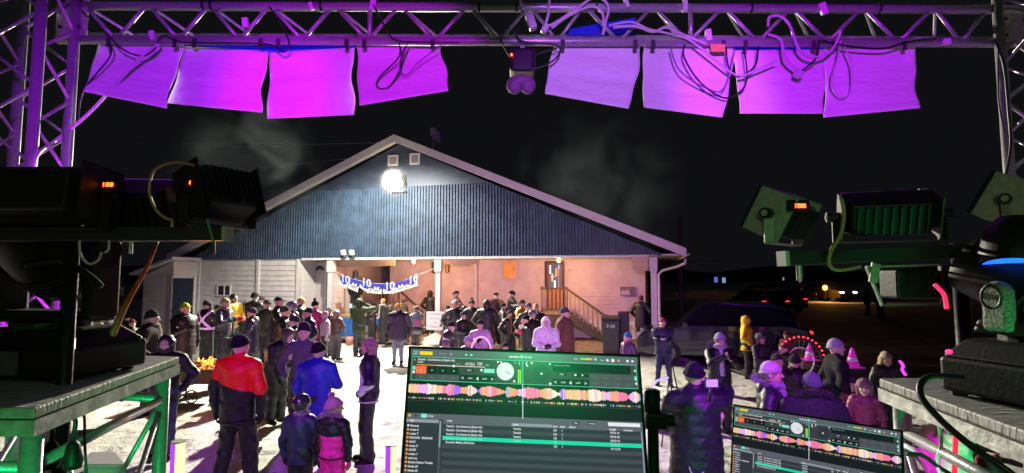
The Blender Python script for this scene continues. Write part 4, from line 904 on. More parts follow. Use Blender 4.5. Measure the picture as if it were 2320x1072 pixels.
# curved cables on the bars
cable([(440, 375), (395, 368), (350, 385), (338, 430), (350, 470), (372, 492), (390, 500), (388, 514)], .0042, mat('amber_cable', (.40, .24, .10), .45), 'amber cable curving in a big C above the left crossbar', 1.60, 'cables on the light stands')
cable([(1905, 447), (1912, 480), (1905, 530), (1882, 570), (1880, 600), (1900, 612), (1950, 604)], .0058, MC['amber_cable'], 'amber cable drooping over the right crossbar', 1.60, 'cables on the light stands')
cable([(470, 497), (478, 530), (486, 552)], .003, mat('green_wire', (.1, .35, .15), .5), 'thin green wire at the right end of the left crossbar', 1.62, 'cables on the light stands')
cable([(180, 545), (182, 575), (200, 598), (222, 590), (230, 572)], .0035, CABW, 'pale cable loop under the left crossbar', 1.66, 'cables on the light stands')
cable([(247, 545), (246, 565), (238, 572)], .0035, CABW, 'short pale cable hook under the left crossbar', 1.66, 'cables on the light stands')
MAGC = mat('magenta_tube', (.5, .1, .6), .3)
cable([(228, 545), (224, 600), (215, 660), (200, 700)], .009, CABW, 'thick cable catching magenta light below the left crossbar', 1.95, 'cables on the light stands')
cable([(245, 545), (245, 620), (232, 680), (214, 722)], .009, CABW, 'second thick cable catching magenta light below the left crossbar', 1.95, 'cables on the light stands')
cable([(357, 548), (330, 610), (290, 680), (262, 740), (240, 796)], [.0045 + .0004 * min(i, 20) for i in range(29)], mat('orange_cord', (.55, .09, .025), .5), 'orange brown cord leading from the left crossbar down to the table top', 1.95, nm='orange_cord', cat='cord')
cable([(60, 600), (140, 590), (200, 625), (228, 650)], .012, BLK, 'thick black cable arch over the left moving head', 1.75, 'cables on the light stands')
# heavy looped cable at right, from the moving head down
cable([(2180, 856, 1.30), (2120, 852, 1.28), (2088, 866, 1.26), (2088, 900, 1.24), (2130, 950, 1.2), (2200, 1010, 1.15), (2290, 1072, 1.1), (2330, 1110, 1.1)], .0075, CABK, 'heavy black cable looping off the right table', None, 'cables on the light stands')
cable([(2145, 700, 1.6), (2140, 670, 1.6), (2128, 655, 1.6), (2118, 645, 1.6)], .006, mat('red_rope', (.8, .02, .1), .5, emit=(1, .02, .12), estr=1.2), 'short red glowing light rope beside the grey yoke arm', None, 'light ropes', 'light_rope', 'light rope')
# switches glowing
for px, py, r, m, lb in ((2150, 797, .006, mat('red_glow', (1, .02, .1), .5, emit=(1, .02, .12), estr=4), 'red switch glowing on the base of the right moving head'),):
    o = MB().ell(P(px, py, 1.36), (r * 1.4, r, r)).build('switch', m); tag(o, lb, 'switch')
# hanging plugs under the left table, crates and bags
for px, lb in ((112, 'black plug hanging from its cable at far left under the table'), (162, 'black plug hanging just right of the other under the left table')):
    p0, p1, p2 = P(px, 915, 1.62), P(px + 4, 1000, 1.62), P(px + 3, 1045, 1.62)
    th = thing('hanging_plug', p0, lb, 'plug', 'plugs hanging under the left table'); MB().tube([p0, p0.lerp(p1, .5) + Vector((.01, 0, 0)), p1], .006, 8).build('cord', CABK, th, smooth=True)
    MB().tube([p1, p1 - Vector((0, 0, .01)), p2, p2 - Vector((0, 0, .02))], [.009, .017, .027, .024], 10).build('plug_body', BLK, th, smooth=True)
cable([(170, 912, 1.7), (190, 940, 1.7), (192, 1000, 1.7), (196, 1072, 1.7)], .004, CABK, 'thin black cable hanging beside the plugs')
PALEC = mat('pale_lid', (.62, .64, .66), .4)
def crate(pts, zdrop, label, rim):
    q = [Vector(p) for p in pts]; th = thing('storage_crate', q[0], label, 'crate', 'pale plastic crates beside the truss tables')
    mb = MB(); mb.hexa([v - Vector((0, 0, zdrop)) for v in q] + [v - Vector((0, 0, .02)) for v in q]); mb.build('body', PALEC, th, bevel=.01)
    mb = MB(); cc = sum(q, Vector()) / 4; q2 = [v + (v - cc) * .04 for v in q]; mb.hexa([v - Vector((0, 0, .019)) for v in q2] + q2); mb.build('lid', rim, th, bevel=.006)
RIM = mat('crate_lid', (.70, .66, .72), .35)
z1 = 1.25; crate([G(190, 1052, z1), G(285, 1052, z1), G(262, 1024, z1), G(205, 1024, z1)], .4, 'pale crate with magenta lit rim behind the left table legs', RIM)
z1 = 1.15; crate([G(120, 1085, z1), G(215, 1085, z1), G(195, 1058, z1), G(140, 1058, z1)], .35, 'lower pale crate at the bottom left corner', RIM)

# posts at the stage front, coloured side light put in as emission
def front_post(px, py, wpx, Y, label, rnd):
    c = P(px, py, Y); th = thing('stage_post', (c.x, Y, .75), label, 'light post', 'posts at the stage front with side light put in as glow'); r = wpx / 2 / FPX * Y; M_ = mat('post_lit_magenta', (.2, .1, .3), .4, emit=(.50, .06, .85), estr=1.0); Y_ = mat('post_lit_warm', (.2, .2, .1), .4, emit=(1.0, .93, .52), estr=1.05)
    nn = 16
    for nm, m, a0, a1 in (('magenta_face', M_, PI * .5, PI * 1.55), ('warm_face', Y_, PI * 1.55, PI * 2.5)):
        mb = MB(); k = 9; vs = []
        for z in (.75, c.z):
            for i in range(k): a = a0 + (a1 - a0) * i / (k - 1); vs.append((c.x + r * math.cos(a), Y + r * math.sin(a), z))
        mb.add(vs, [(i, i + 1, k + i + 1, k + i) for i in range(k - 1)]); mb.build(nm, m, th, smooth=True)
    MB().tube([(c.x, Y, c.z - .002), (c.x, Y, c.z + .004)], r * 1.02, 16).build('cap', mat('post_cap', (.75, .7, .6), .5), th)
front_post(404, 1001, 28, 2.55, 'white post, magenta and yellow side light put in as glow, left of the person in the red jacket', 0)
front_post(886, 1008, 24, 2.60, 'white post, magenta and yellow side light put in as glow, between the woman and the open laptop', 1)

# pole clamp stand right of the laptop
th = thing('mic_stand', (P(1478, 900, 1.25).x, 1.25, .75), 'black stand post with a knobbed clamp right of the big laptop', 'stand')
c = P(1478, 950, 1.25); GB = mat('stand_black', (.02, .03, .02), .35, .2)
MB().tube([(c.x, 1.25, .75), (c.x, 1.25, P(0, 890, 1.25).z)], .0135, 14).build('tube', GB, th, smooth=True)
MB().tube([(c.x, 1.25, P(0, 960, 1.25).z), (c.x, 1.25, P(0, 885, 1.25).z), (c.x, 1.25, P(0, 882, 1.25).z)], [.0185, .0185, .012], 14).build('collar', BLK, th, smooth=True)
MB().box((c.x + .004, 1.245, c.z + .0), (.052, .045, .036)).build('clamp', GB, th, bevel=.006)
MB().tube([(c.x + .028, 1.24, c.z), (c.x + .046, 1.24, c.z)], .014, 10).build('knob', BLK, th)
for aa in (30, 150, 270): MB().tube([(c.x, 1.25, 1.0), (c.x + .3 * math.cos(rad(aa)), 1.25 + .3 * math.sin(rad(aa)), .76)], .009, 8).build('leg', GB, th)

# ================================================================== laptops
def emis(name, c, s=1.0): return mat('ui_' + name, tuple(x * .04 for x in c), .35, emit=c, estr=s, spec=.5, coat=1.0, coatr=.22)
UI = dict(bg=(.025, .030, .037), panel=(.052, .058, .066), dark=(.010, .014, .018), mid=(.085, .095, .11), row=(.035, .042, .055), row2=(.060, .070, .088), line=(.10, .75, .42),
          teal=(.02, .72, .42), mint=(.25, .85, .65), white=(.85, .87, .90), grey=(.30, .33, .38), yellow=(.95, .72, .03), red=(1.0, .17, .06), orange=(1.0, .38, .05), lime=(.35, .85, .10), hdr=(.12, .13, .16))
def laptop(TL, TR, BL, label, green, bright):
    TL, TR, BL = Vector(TL), Vector(TR), Vector(BL); U = TR - TL; Vd = BL - TL; wid, hei = U.length, Vd.length
    ux, uv = U / wid, Vd / hei; N = ux.cross(-uv).normalized()
    if N.y > 0: N = -N
    S_ = wid / 512.0
    base = TL + Vd * 1.06 + U * .5
    th = thing('laptop', base, label, 'laptop', 'laptops running the mixing software')
    def Q(x, y, lay): return TL + ux * (x * S_) + uv * (y * S_) + N * (.00022 * lay)
    W_, H_ = 512, hei / S_
    bz = 7
    mb = MB(); c = [Q(-bz, -bz, -2), Q(W_ + bz, -bz, -2), Q(W_ + bz, H_ + 16, -2), Q(-bz, H_ + 16, -2)]
    mb.hexa([c[3] - N * .005, c[2] - N * .005, c[1] - N * .005, c[0] - N * .005] + [c[3], c[2], c[1], c[0]]) ; lid = mb.build('lid', mat('laptop_black', (.02, .022, .022), .3, .3), th, bevel=.0025)
    parts = {}
    def mbk(k): return parts.setdefault(k, MB())
    def rect(x0, y0, x1, y1, k, lay):
        mbk(k).add([Q(x0, y1, lay), Q(x1, y1, lay), Q(x1, y0, lay), Q(x0, y0, lay)], [(0, 1, 2, 3)])
    def poly(ps, k, lay): mbk(k).add([Q(x, y, lay) for x, y in ps], [tuple(range(len(ps) - 1, -1, -1))])
    def circ(x, y, r, k, lay, n=28): poly([(x + r * math.cos(2 * PI * i / n), y + r * math.sin(2 * PI * i / n)) for i in range(n)], k, lay)
    def frame(x0, y0, x1, y1, k, lay, t=1.0): rect(x0, y0, x1, y0 + t, k, lay); rect(x0, y1 - t, x1, y1, k, lay); rect(x0, y0 + t, x0 + t, y1 - t, k, lay); rect(x1 - t, y0 + t, x1, y1 - t, k, lay)
    def txt(s, x, y, h, k='white', lay=5, width=None, bold=True): put_text(mbk('t' + k), s, Q(x, y, lay), ux * S_, -uv * S_, h * 1.35, width=(width or None), bold=bold)
    rect(0, 0, W_, H_, 'bg', 0)
    rect(0, 0, W_, 17, 'hdr', 1); rect(3, 17, W_ - 4, 68, 'panel', 1)
    for x0, x1 in ((3, 252), (253, 508)): frame(x0, 17, x1, 69, 'line', 3, 1.1)
    # header
    rect(20, 5, 49, 13, 'yellow', 2); txt('10:22', 5, 8, 4, 'mint'); rect(5, 10, 15, 12, 'mint', 2)
    rect(58, 8, 59, 10, 'grey', 2); rect(64, 8, 80, 9.5, 'grey', 2); circ(91, 8.5, 3, 'grey', 2, 12)
    for x in (125, 137): circ(x, 9, 2.6, 'mint', 2, 12)
    txt('serato', 222, 11.5, 6, width=24); circ(251, 8.8, 4, 'mint', 3, 16); txt('DJ Lite', 257, 11, 4.6, width=17)
    txt('Master', 368, 10, 3.4, 'mint', width=10); 
    for i in range(12): rect(383 + 2.3 * i, 6, 385 + 2.3 * i, 10, ('lime', 'lime', 'lime', 'yellow', 'yellow', 'orange')[min(5, i // 2)], 2)
    circ(417, 8, 3, 'mint', 3, 12)
    txt('Play 1', 428, 11, 3.2, 'mint', width=9)
    for x, r, k in ((444, 3, 'white'), (456, 4, 'white'), (469, 2.6, 'orange'), (489, 3, 'white'), (500, 2.6, 'white')): circ(x, 9, r, k, 3, 12)
    # deck 1
    txt('1', 8, 26, 5); txt('Yannick - Ces Soirées Là (Radio Hit)', 16, 25, 5.0, width=84); txt('Yannick', 16, 30.5, 4, width=13)
    rect(14, 34, 168, 35.6, 'orange', 2); rect(60, 34.2, 168, 35.2, 'white', 3); circ(98, 34.8, 3.0, 'white', 4, 12); rect(27, 33, 30, 38, 'red', 3)
    txt('03:01', 103, 31, 3, 'grey', width=11); txt('-01:23.6', 123, 32, 6.4, width=22); txt('120', 150, 31, 7, width=12); txt('+0.0%', 168, 32, 3.5, 'mint', width=9)
    rect(13, 38, 37, 54, 'red', 3); circ(25, 46, 1.5, 'white', 4, 8)
    for k in range(1, 4): rect(13.5 + 24.5 * k, 38, 37 + 24.5 * k, 54, 'dark', 3); circ(25 + 24.5 * k, 46, 1.4, 'white', 4, 8)
    for k in range(4): rect(13.5 + 24.5 * k, 55, 37 + 24.5 * k, 67, 'mid', 3); circ(25 + 24.5 * k, 61, 1.1, 'grey', 4, 8)
    rect(6, 38, 12, 46, 'mint', 3); rect(6, 48, 11, 54, 'white', 3)
    rect(124, 39, 142, 46, 'dark', 3); txt('SYNC', 128, 44.5, 3.4, width=10); rect(158, 39, 163, 44, 'white', 3); rect(166, 38, 190, 47, 'mint', 3)
    rect(112, 53, 190, 67, 'dark', 3)
    for s, x, h, w in (('<', 116, 8, 5), ('AUTO', 131, 3.6, 10), ('4', 149, 8, 6), ('LOOP', 163, 3.6, 10), ('>', 182, 8, 5)): txt(s, x, 60 + h * .5, h, width=w)
    circ(214, 42, 19.5, 'white', 3, 40); poly([(214, 42), (214.8, 41), (226, 48), (225.6, 48.8)], 'dark', 4)
    for x, y in ((197, 22), (204, 22)): circ(x, y, 2.2, 'white', 3, 10)
    circ(236, 22, 2, 'grey', 3, 10); circ(234, 63, 2.6, 'white', 3, 10); poly([(244, 20), (247, 19), (245, 23), (248, 27), (244, 26)], 'mint', 3)
    rect(242, 38, 245, 67, 'lime', 3); rect(246, 38, 249, 67, 'lime', 3); rect(242, 38, 249, 40, 'yellow', 4)
    # deck 2
    circ(295, 44, 19.5, 'row', 3, 40); circ(295, 44, 2.6, 'white', 4, 12); poly([(259, 22), (264, 19), (262, 24), (266, 30), (261, 29)], 'white', 3); circ(273, 22, 2.5, 'white', 3, 10); circ(314, 22, 2.2, 'white', 3, 10); circ(314, 65, 2.8, 'white', 3, 10)
    rect(320, 20, 494, 38, 'dark', 3); txt('Drag Track Here', 323, 26, 3.6, 'grey', width=36)
    rect(331, 40, 350, 47, 'dark', 3); txt('SYNC', 335, 45.5, 3.4, width=10); rect(365, 40, 400, 48, 'dark', 3); rect(368, 42, 373, 46, 'white', 4); circ(386, 44, 2, 'white', 4, 10)
    rect(320, 54, 400, 68, 'dark', 3)
    for s, x, h, w in (('<', 323, 8, 5), ('AUTO', 338, 3.6, 10), ('4', 356, 8, 6), ('LOOP', 371, 3.6, 10), ('>', 390, 8, 5)): txt(s, x, 61 + h * .5, h, width=w)
    for k in range(4):
        for j in range(2): rect(402 + 25 * k, 40 + 14 * j, 426 + 25 * k, 53 + 14 * j, 'mid', 2); circ(414 + 25 * k, 47 + 14 * j, 1.0, 'grey', 4, 8)
    rect(502, 42, 507, 51, 'mint', 3); circ(504, 30, 2.4, 'white', 4, 8); rect(503, 55, 507, 60, 'white', 3)
    # waveform
    rect(0, 70, W_, 141, 'dark', 1)
    import colorsys
    r = random.Random(4); cols = {}
    seq = [(0, 'wy'), (20, 'wp'), (42, 'ww'), (60, 'wy'), (75, 'wk'), (100, 'wv'), (115, 'wo'), (130, 'ww'), (150, 'wv'), (160, 'wo'), (178, 'wk'), (195, 'wo'), (212, 'wb'), (222, 'wo'), (240, 'wp'), (258, 'wk'), (290, 'wo'), (300, 'wy'), (318, 'ww'), (335, 'wv'), (345, 'wy'), (390, 'wo'), (400, 'ww'), (425, 'wy'), (432, 'wp'), (445, 'wo'), (460, 'wk'), (485, 'wp'), (498, 'ww'), (506, 'wb')]
    WCOL = dict(wy=(1, .62, .35), wp=(.95, .50, .95), ww=(1, .93, .75), wk=(1, .22, .42), wv=(.45, .18, .95), wo=(1, .42, .22), wb=(.25, .55, .95))
    x = 0.0
    env = [(0, .8), (36, .8), (40, 1), (60, .75), (84, .7), (88, 1.1), (120, .55), (128, .6), (134, 1.1), (154, .1), (160, .7), (180, .95), (205, .45), (214, .15), (217, 1.0), (240, .55), (258, .9), (262, 1.1), (292, .7), (312, 1.15), (332, .15), (338, .9), (370, .9), (395, .85), (405, 1.2), (430, .8), (436, .7), (458, .95), (478, .7), (486, .25), (490, .6), (500, 1.1), (512, .5)]
    while x < W_:
        e = np.interp(x, [a for a, _ in env], [b for _, b in env]) * r.uniform(.82, 1.08); k = [c for a, c in seq if a <= x][-1]
        if r.random() < .13: k = r.choice(['wp', 'wo', 'wk', 'ww', 'wp'])
        h = 12.0 * e; rect(x, 86.5 - h, x + 1.6, 86.5 + h, k, 2); 
        if r.random() < .55: h2 = r.uniform(.8, 2.6); rect(x, 106 - h2, x + 1.3, 106 + h2, r.choice(['wo', 'wk', 'wv', 'wy', 'wb', 'lime', 'ww']), 2)
        x += 1.6
    rect(0, 111, W_, 111.7, 'mid', 2); rect(252, 68, 253.6, 141, 'white', 6)
    # library
    rect(0, 138, W_, H_, 'row', 1); rect(0, 138, W_, 149, 'hdr', 2); circ(6, 143, 3.2, 'orange', 3, 12); circ(19, 143, 3, 'row2', 3, 12); rect(31, 139, 44, 147, 'mint', 3); txt('All Tracks', 47, 145, 4.4, width=11)
    rect(0, 150, 70, 157, 'grey', 3); rect(72, 152, 76, 205, 'grey', 4); rect(72, 205, 76, H_, 'mid', 4)
    txt('All', 9, 156, 5, width=6)
    names = ['Récents', 'crate 6', 'crate 7', 'FAUCONS   DRAGONS', 'été15', 'crate 2', 'HOCKEY', 'crate 1', 'warm up', 'Serato Demo Tracks', 'Année 50', 'Année 60', 'Année 70', 'Année 80', 'Année 2000', 'Année 90', 'Noël']
    for i, s in enumerate(names):
        y = 166 + 8.1 * i
        if y + 2 > H_: break
        circ(4.5, y - 2.2, 2.4, 'orange' if i else 'white', 3, 10); txt(s, 9, y, 4.6, width=2.9 * len(s) * (1.0 if i in (3, 9) else .92))
    x0 = 80; rect(x0, 149, W_, 158, 'hdr', 3); txt('song', 88, 152.5, 4.2, width=11); txt('artist', 231, 155, 4.2, width=12); rect(228, 150.5, 316, 156.5, 'grey', 4); txt('bpm', 318, 155.5, 4, width=10); txt('plays', 333, 155.5, 4, width=12); txt('album', 353, 155.5, 4, width=14); txt('length', 440, 157, 4.2, width=14); txt('comment', 470, 157.5, 4, width=20)
    rect(362, 142, 375, 148, 'dark', 4); txt('Files', 364, 146.5, 3.2, width=8); rect(395, 142, 410, 148, 'dark', 4); txt('Prepare', 397, 146.5, 3.2, width=12); rect(438, 141, 507, 148.5, 'white', 4)
    for i in range(20):
        y0 = 158 + 8.1 * i
        if y0 > H_ - 2: break
        rect(x0, y0, W_ - 5, min(y0 + 8.1, H_), ('row', 'row2')[i % 2], 3)
        if i == 3: rect(x0, y0, W_ - 4, y0 + 8.1, 'teal', 4)
        if i < 5:
            s, w = (('Yannick - Ces Soirées Là (Radio Hit)', 78) if i < 4 else ('December Medley 2024 Remix', 62)); k = 'white' if i != 3 else 'mint'
            txt(s, 87, y0 + 6, 4.6, k, 6, width=w); 
            if i < 4: txt('Yannick', 232, y0 + 6, 4.6, k, 6, width=17)
            txt('120', 318, y0 + 6, 4.6, k, 6, width=8); txt('1', 336, y0 + 6, 4.6, k, 6); txt('03:23.10' if i < 4 else '01:15.39', 441, y0 + 6, 4.4, k, 6, width=20)
    rect(W_ - 4.5, 158, W_ - 1.5, H_, 'grey', 5)
    scr = MB(); let = MB(); ms = []; lm_ = []
    for k, m in parts.items():
        tx_ = k[0] == 't' and k[1:] in UI; kk = k[1:] if tx_ else k
        c_ = UI.get(kk) or WCOL.get(kk); dst, ml = (let, lm_) if tx_ else (scr, ms)
        dst.mi = len(ml); ml.append(emis('%s_%d' % (kk, int(bright * 10)), c_, bright)); dst.add(m.v, m.f)
    so_ = scr.build('screen', ms, lid); let.build('screen_lettering', lm_, lid)
    # keyboard deck, mostly out of frame
    hz = Vector((0, -1, 0)); fwd = (Vector((N.x, N.y, 0))).normalized(); hb = TL + Vd * 1.065; mb = MB()
    r0 = hb - ux * .006; r1 = hb + U + ux * .006; r1 = Vector((r1.x, r1.y, r0.z + (r1.z - r0.z)))
    q = [r0 + fwd * .24, r1 + fwd * .24, r1, r0]; mb.hexa([v - Vector((0, 0, .016)) for v in q] + q); kb = mb.build('keyboard_deck', MC['laptop_black'], th, bevel=.004)
    for r_ in range(5):
        for k_ in range(13):
            c = r0 + (r1 - r0) * (.06 + .88 * (k_ + .5) / 13) + fwd * (.035 + .019 * r_) + Vector((0, 0, .0012)); mb = MB(); mb.box(c, (wid * .055, .015, .002)); mb.build('key', BLK, kb)
    return th
YL0, YL1 = .86, .80
t0 = P(932, 790, YL0); t1 = P(1444, 810, YL0 - .004); b0 = Vector((t0.x - .001, YL1, t0.z - .222))
laptop(t0, t1, b0, 'big open laptop at the bottom centre, its screen tinted by green light', True, 1.0)
t0 = P(1664, 920, 1.12); t1 = P(2040, 979, .945); d = (t1 - t0).normalized(); 
nx = Vector((d.y, -d.x, 0)).normalized(); b0 = t0 + Vector((nx.x * .045, nx.y * .045, -.186))
laptop(t0, t1, b0, 'smaller open laptop at the lower right, turned towards the left', False, .9)
# table under the laptops, out of the frame
th = thing('mixing_table', (.2, .75, .75), 'black mixing table under the two laptops', 'table')
zt_ = P(1000, 790, .86).z - .222 * 1.065 - .018
MB().box((.15, .72, zt_ - .016), (1.3, .6, .028)).build('table_top', mat('black_cloth', (.012, .012, .014), .9), th, bevel=.004)
for x in (-.46, .76):
    for y in (.46, .98): MB().tube([(x, y, .75), (x, y, zt_ - .03)], .015, 8).build('leg', BLKM, th)
lp2 = Vector((P(1850, 1000, 1.0).x, .98, 0)); z2 = (P(1664, 920, 1.12).z - .186 * 1.065 - .018)
# riser under the second laptop
rs = MB().box((lp2.x + .02, .86, (z2 + zt_) / 2 - .004), (.30, .26, max(.02, z2 - zt_ - .004))).build('laptop_riser', BLK); rebase(rs, (lp2.x, .86, zt_)); tag(rs, 'plain black riser under the smaller laptop', 'riser')

# bits under the right table: bag, red tube, connectors
th = thing('magenta_bag', G(2150, 1040, 1.0), 'crumpled white bag glowing in magenta light under the right table', 'bag')
mb = MB(); c = P(2140, 1020, 1.75); r = random.Random(5); nu, nv = 16, 10; vs = []
for i in range(nv + 1):
    for j in range(nu):
        ph = PI * i / nv; t = 2 * PI * j / nu; k = 1 + r.uniform(-.16, .16); vs.append(c + Vector((.085 * k * math.sin(ph) * math.cos(t), .06 * k * math.sin(ph) * math.sin(t), .085 * k * math.cos(ph))))
mb.add(vs, [(i * nu + j, (i + 1) * nu + j, (i + 1) * nu + (j + 1) % nu, i * nu + (j + 1) % nu) for i in range(nv) for j in range(nu)]); mb.build('bag_body', mat('bag_white', (.8, .75, .82), .5), th)
mb = MB(); mb.tube(spline([P(2050, 1010, 1.75), P(2075, 1020, 1.75), P(2100, 1015, 1.75), P(2120, 1030, 1.75)], 5), .008, 6); mb.build('strap', MC['bag_white'], th)
spot('uplight_bag', P(2060, 1130, 1.55), P(2140, 1010, 1.75), 2.6, (1, 0, .8), 50, .6, .03)
rt = MB().tube([P(2162, 1085, 1.62), P(2166, 965, 1.62)], .007, 10).build('red_light_tube', mat('red_tube', (1, .05, .05), .4, emit=(1.0, .02, .05), estr=1.6)); rebase(rt, P(2162, 1085, 1.62)); tag(rt, 'thin upright red glowing tube under the right table', 'light tube')
boxy('power_connector', 2128, 948, 2160, 970, 1.62, .04, PALEC, 'pale green lit connector hanging under the right table', 'plug', rot=35, bevel=.006)
boxy('power_connector', 2135, 922, 2170, 940, 1.70, .05, CABW, 'connector with a magenta top under the right table edge', 'plug', rot=20, bevel=.006)
cable([(2128, 968, 1.6), (2132, 1010, 1.6), (2122, 1050, 1.6), (2140, 1090, 1.6)], .005, PALEC, 'pale cable hanging from the green lit connector')
cable([(2055, 1030, 1.6), (2090, 1032, 1.6), (2130, 1060, 1.6), (2180, 1090, 1.6)], .006, CABK, 'black cable curling at the lower right')
gl_ = thing('red_glove', P(2235, 1060, 1.5), 'dark red knitted glove lying at the lower right', 'glove')
mb = MB(); c = P(2235, 1068, 1.5); mb.ell(c, (.032, .03, .034)); 
for k in range(4): mb.ell(c + Vector((-.024 + .016 * k, -.008, .028 + .004 * (k % 2))), (.009, .012, .018), 8, 6)
mb.build('palm_and_fingers', mat('glove_red', (.4, .03, .06), .9, bump=.6, scale=80), gl_, smooth=True); mb = MB(); mb.ell(c + Vector((.034, 0, .0)), (.01, .012, .02), 8, 6); mb.build('thumb', MC['glove_red'], gl_, smooth=True)

# green par behind the desk (its lens is what the screens reflect)
gp = thing('green_par', (0.10, -.80, 3.14), 'green par light behind the mixing desk, out of the picture', 'par light')
c = Vector((.10, -.83, 3.14)); 
M = (Vector((.1, 2.6, 1.2)) - c).to_track_quat('-Z', 'Y').to_matrix()
mb = MB(); lathe(mb, c, M, [(0, .10), (-.06, .10), (-.14, .07), (-.18, .04)], 24); mb.build('housing', BLK, gp, smooth=True)
mb = MB(); mb.add([c + M @ Vector((.092 * math.cos(2 * PI * j / 24), .092 * math.sin(2 * PI * j / 24), .004)) for j in range(24)], [tuple(range(24))]); mb.build('lens', mat('green_lens', (0, 1, .2), .3, emit=(0, 1, .25), estr=30), gp)
MB().tube([(0.10, -.95, .75), (.10, -.95, 3.2)], .02, 8).build('pole', BLKM, gp)

# ================================================================== people (implicit surfaces meshed with surface nets)
def surfnet(F, o, h):
    s = F < 0; nx, ny, nz = F.shape
    cnt = np.zeros((nx - 1, ny - 1, nz - 1), np.int8)
    cor = [(i, j, k) for i in (0, 1) for j in (0, 1) for k in (0, 1)]
    for i, j, k in cor: cnt += s[i:nx - 1 + i, j:ny - 1 + j, k:nz - 1 + k]
    act = (cnt > 0) & (cnt < 8)
    idx = np.full(act.shape, -1, np.int32); ii = np.argwhere(act); idx[act] = np.arange(len(ii))
    acc = np.zeros((len(ii), 3), np.float32); n = np.zeros(len(ii), np.float32)
    val = {c: F[ii[:, 0] + c[0], ii[:, 1] + c[1], ii[:, 2] + c[2]] for c in cor}
    for a in cor:
        for ax in range(3):
            if a[ax] == 1: continue
            b = list(a); b[ax] = 1; b = tuple(b); fa, fb = val[a], val[b]; m = (fa < 0) != (fb < 0)
            t = np.where(m, fa / np.where(m, fa - fb, 1), 0)
            p = np.zeros((len(ii), 3), np.float32); p += np.array(a, np.float32); p[:, ax] += t
            acc[m] += p[m]; n[m] += 1
    V = np.array(o, np.float32) + (ii + acc / np.maximum(n, 1)[:, None]) * h
    faces = []
    for ax in range(3):
        a1, a2 = [(1, 2), (2, 0), (0, 1)][ax]
        sl0 = [slice(1, -1)] * 3; sl1 = [slice(1, -1)] * 3; sl0[ax] = slice(0, -1); sl1[ax] = slice(1, None)
        A, B_ = s[tuple(sl0)], s[tuple(sl1)]
        e = np.argwhere(A != B_)
        if not len(e): continue
        inside = A[e[:, 0], e[:, 1], e[:, 2]]
        base = e + 1; base[:, ax] -= 1
        def cell(d1, d2):
            c = base.copy(); c[:, a1] += d1; c[:, a2] += d2; return idx[c[:, 0], c[:, 1], c[:, 2]]
        q = np.stack([cell(-1, -1), cell(0, -1), cell(0, 0), cell(-1, 0)], 1)
        q[~inside] = q[~inside][:, ::-1]
        faces.append(q[(q >= 0).all(1)])
    return V, (np.concatenate(faces) if faces else np.zeros((0, 4), np.int32))
class Fld:
    def __init__(s, lo, hi, h):
        s.h = h; s.o = np.array(lo, np.float32); n = np.maximum(4, np.ceil((np.array(hi) - lo) / h).astype(int) + 1)
        g = [s.o[i] + h * np.arange(n[i], dtype=np.float32) for i in range(3)]
        s.X, s.Y, s.Z = np.meshgrid(*g, indexing='ij'); s.D = np.full(s.X.shape, 9.0, np.float32)
    def join(s, d, k=0.0):
        if k <= 0: s.D = np.minimum(s.D, d)
        else: hh = np.clip(k - np.abs(s.D - d), 0, None) / k; s.D = np.minimum(s.D, d) - hh * hh * k * .25
        return s
    def cap(s, a, b, ra, rb, k=0.03, fy=1.0):
        a = np.array(a, np.float32); b = np.array(b, np.float32); d = b - a; X, Y, Z = s.X - a[0], (s.Y - a[1]) * fy, s.Z - a[2]
        dy = d[1] * fy; L2 = d[0] ** 2 + dy ** 2 + d[2] ** 2 + 1e-9
        t = np.clip((X * d[0] + Y * dy + Z * d[2]) / L2, 0, 1)
        return s.join(np.sqrt((X - t * d[0]) ** 2 + (Y - t * dy) ** 2 + (Z - t * d[2]) ** 2) - (ra + (rb - ra) * t), k)
    def ed(s, c, r):
        X, Y, Z = (s.X - c[0]), (s.Y - c[1]), (s.Z - c[2]); k0 = np.sqrt((X / r[0]) ** 2 + (Y / r[1]) ** 2 + (Z / r[2]) ** 2) + 1e-6
        k1 = np.sqrt((X / r[0] ** 2) ** 2 + (Y / r[1] ** 2) ** 2 + (Z / r[2] ** 2) ** 2) + 1e-6; return k0 * (k0 - 1) / k1
    def ell(s, c, r, k=0.03): return s.join(s.ed(c, r), k)
    def cut(s, d): s.D = np.maximum(s.D, d); return s
    def mesh(s, shift=None):
        D = s.D; D[0], D[-1] = 9, 9; D[:, 0], D[:, -1] = 9, 9; D[:, :, 0], D[:, :, -1] = 9, 9
        return surfnet(D, s.o, s.h)
class Geo:
    def __init__(s): s.V = []; s.F = []; s.M = []; s.n = 0
    def add(s, V, F, m=0):
        if len(F) == 0: return s
        s.V.append(np.asarray(V, np.float32)); s.F.append(np.asarray(F) + s.n); s.M.append(np.full(len(F), m) if np.isscalar(m) else m); s.n += len(V); return s
    def build(s, name, mats, parent, T, smooth=True):
        if not s.V: return None
        V = np.concatenate(s.V); V = T(V); F = np.concatenate(s.F)
        me = bpy.data.meshes.new(name); me.vertices.add(len(V)); me.vertices.foreach_set('co', V.astype(np.float32).ravel())
        k = F.shape[1]; me.loops.add(F.size); me.loops.foreach_set('vertex_index', F.ravel().astype(np.int32)); me.polygons.add(len(F))
        me.polygons.foreach_set('loop_start', np.arange(0, F.size, k, dtype=np.int32)); me.polygons.foreach_set('loop_total', np.full(len(F), k, np.int32))
        for m in mats: me.materials.append(m)
        me.polygons.foreach_set('material_index', np.concatenate(s.M).astype(np.int32)); me.polygons.foreach_set('use_smooth', np.full(len(F), smooth))
        me.update(calc_edges=True); me.validate()
        o = bpy.data.objects.new(name, me); link(o, parent); ORG[o.name] = Vector((0, 0, 0)); return o
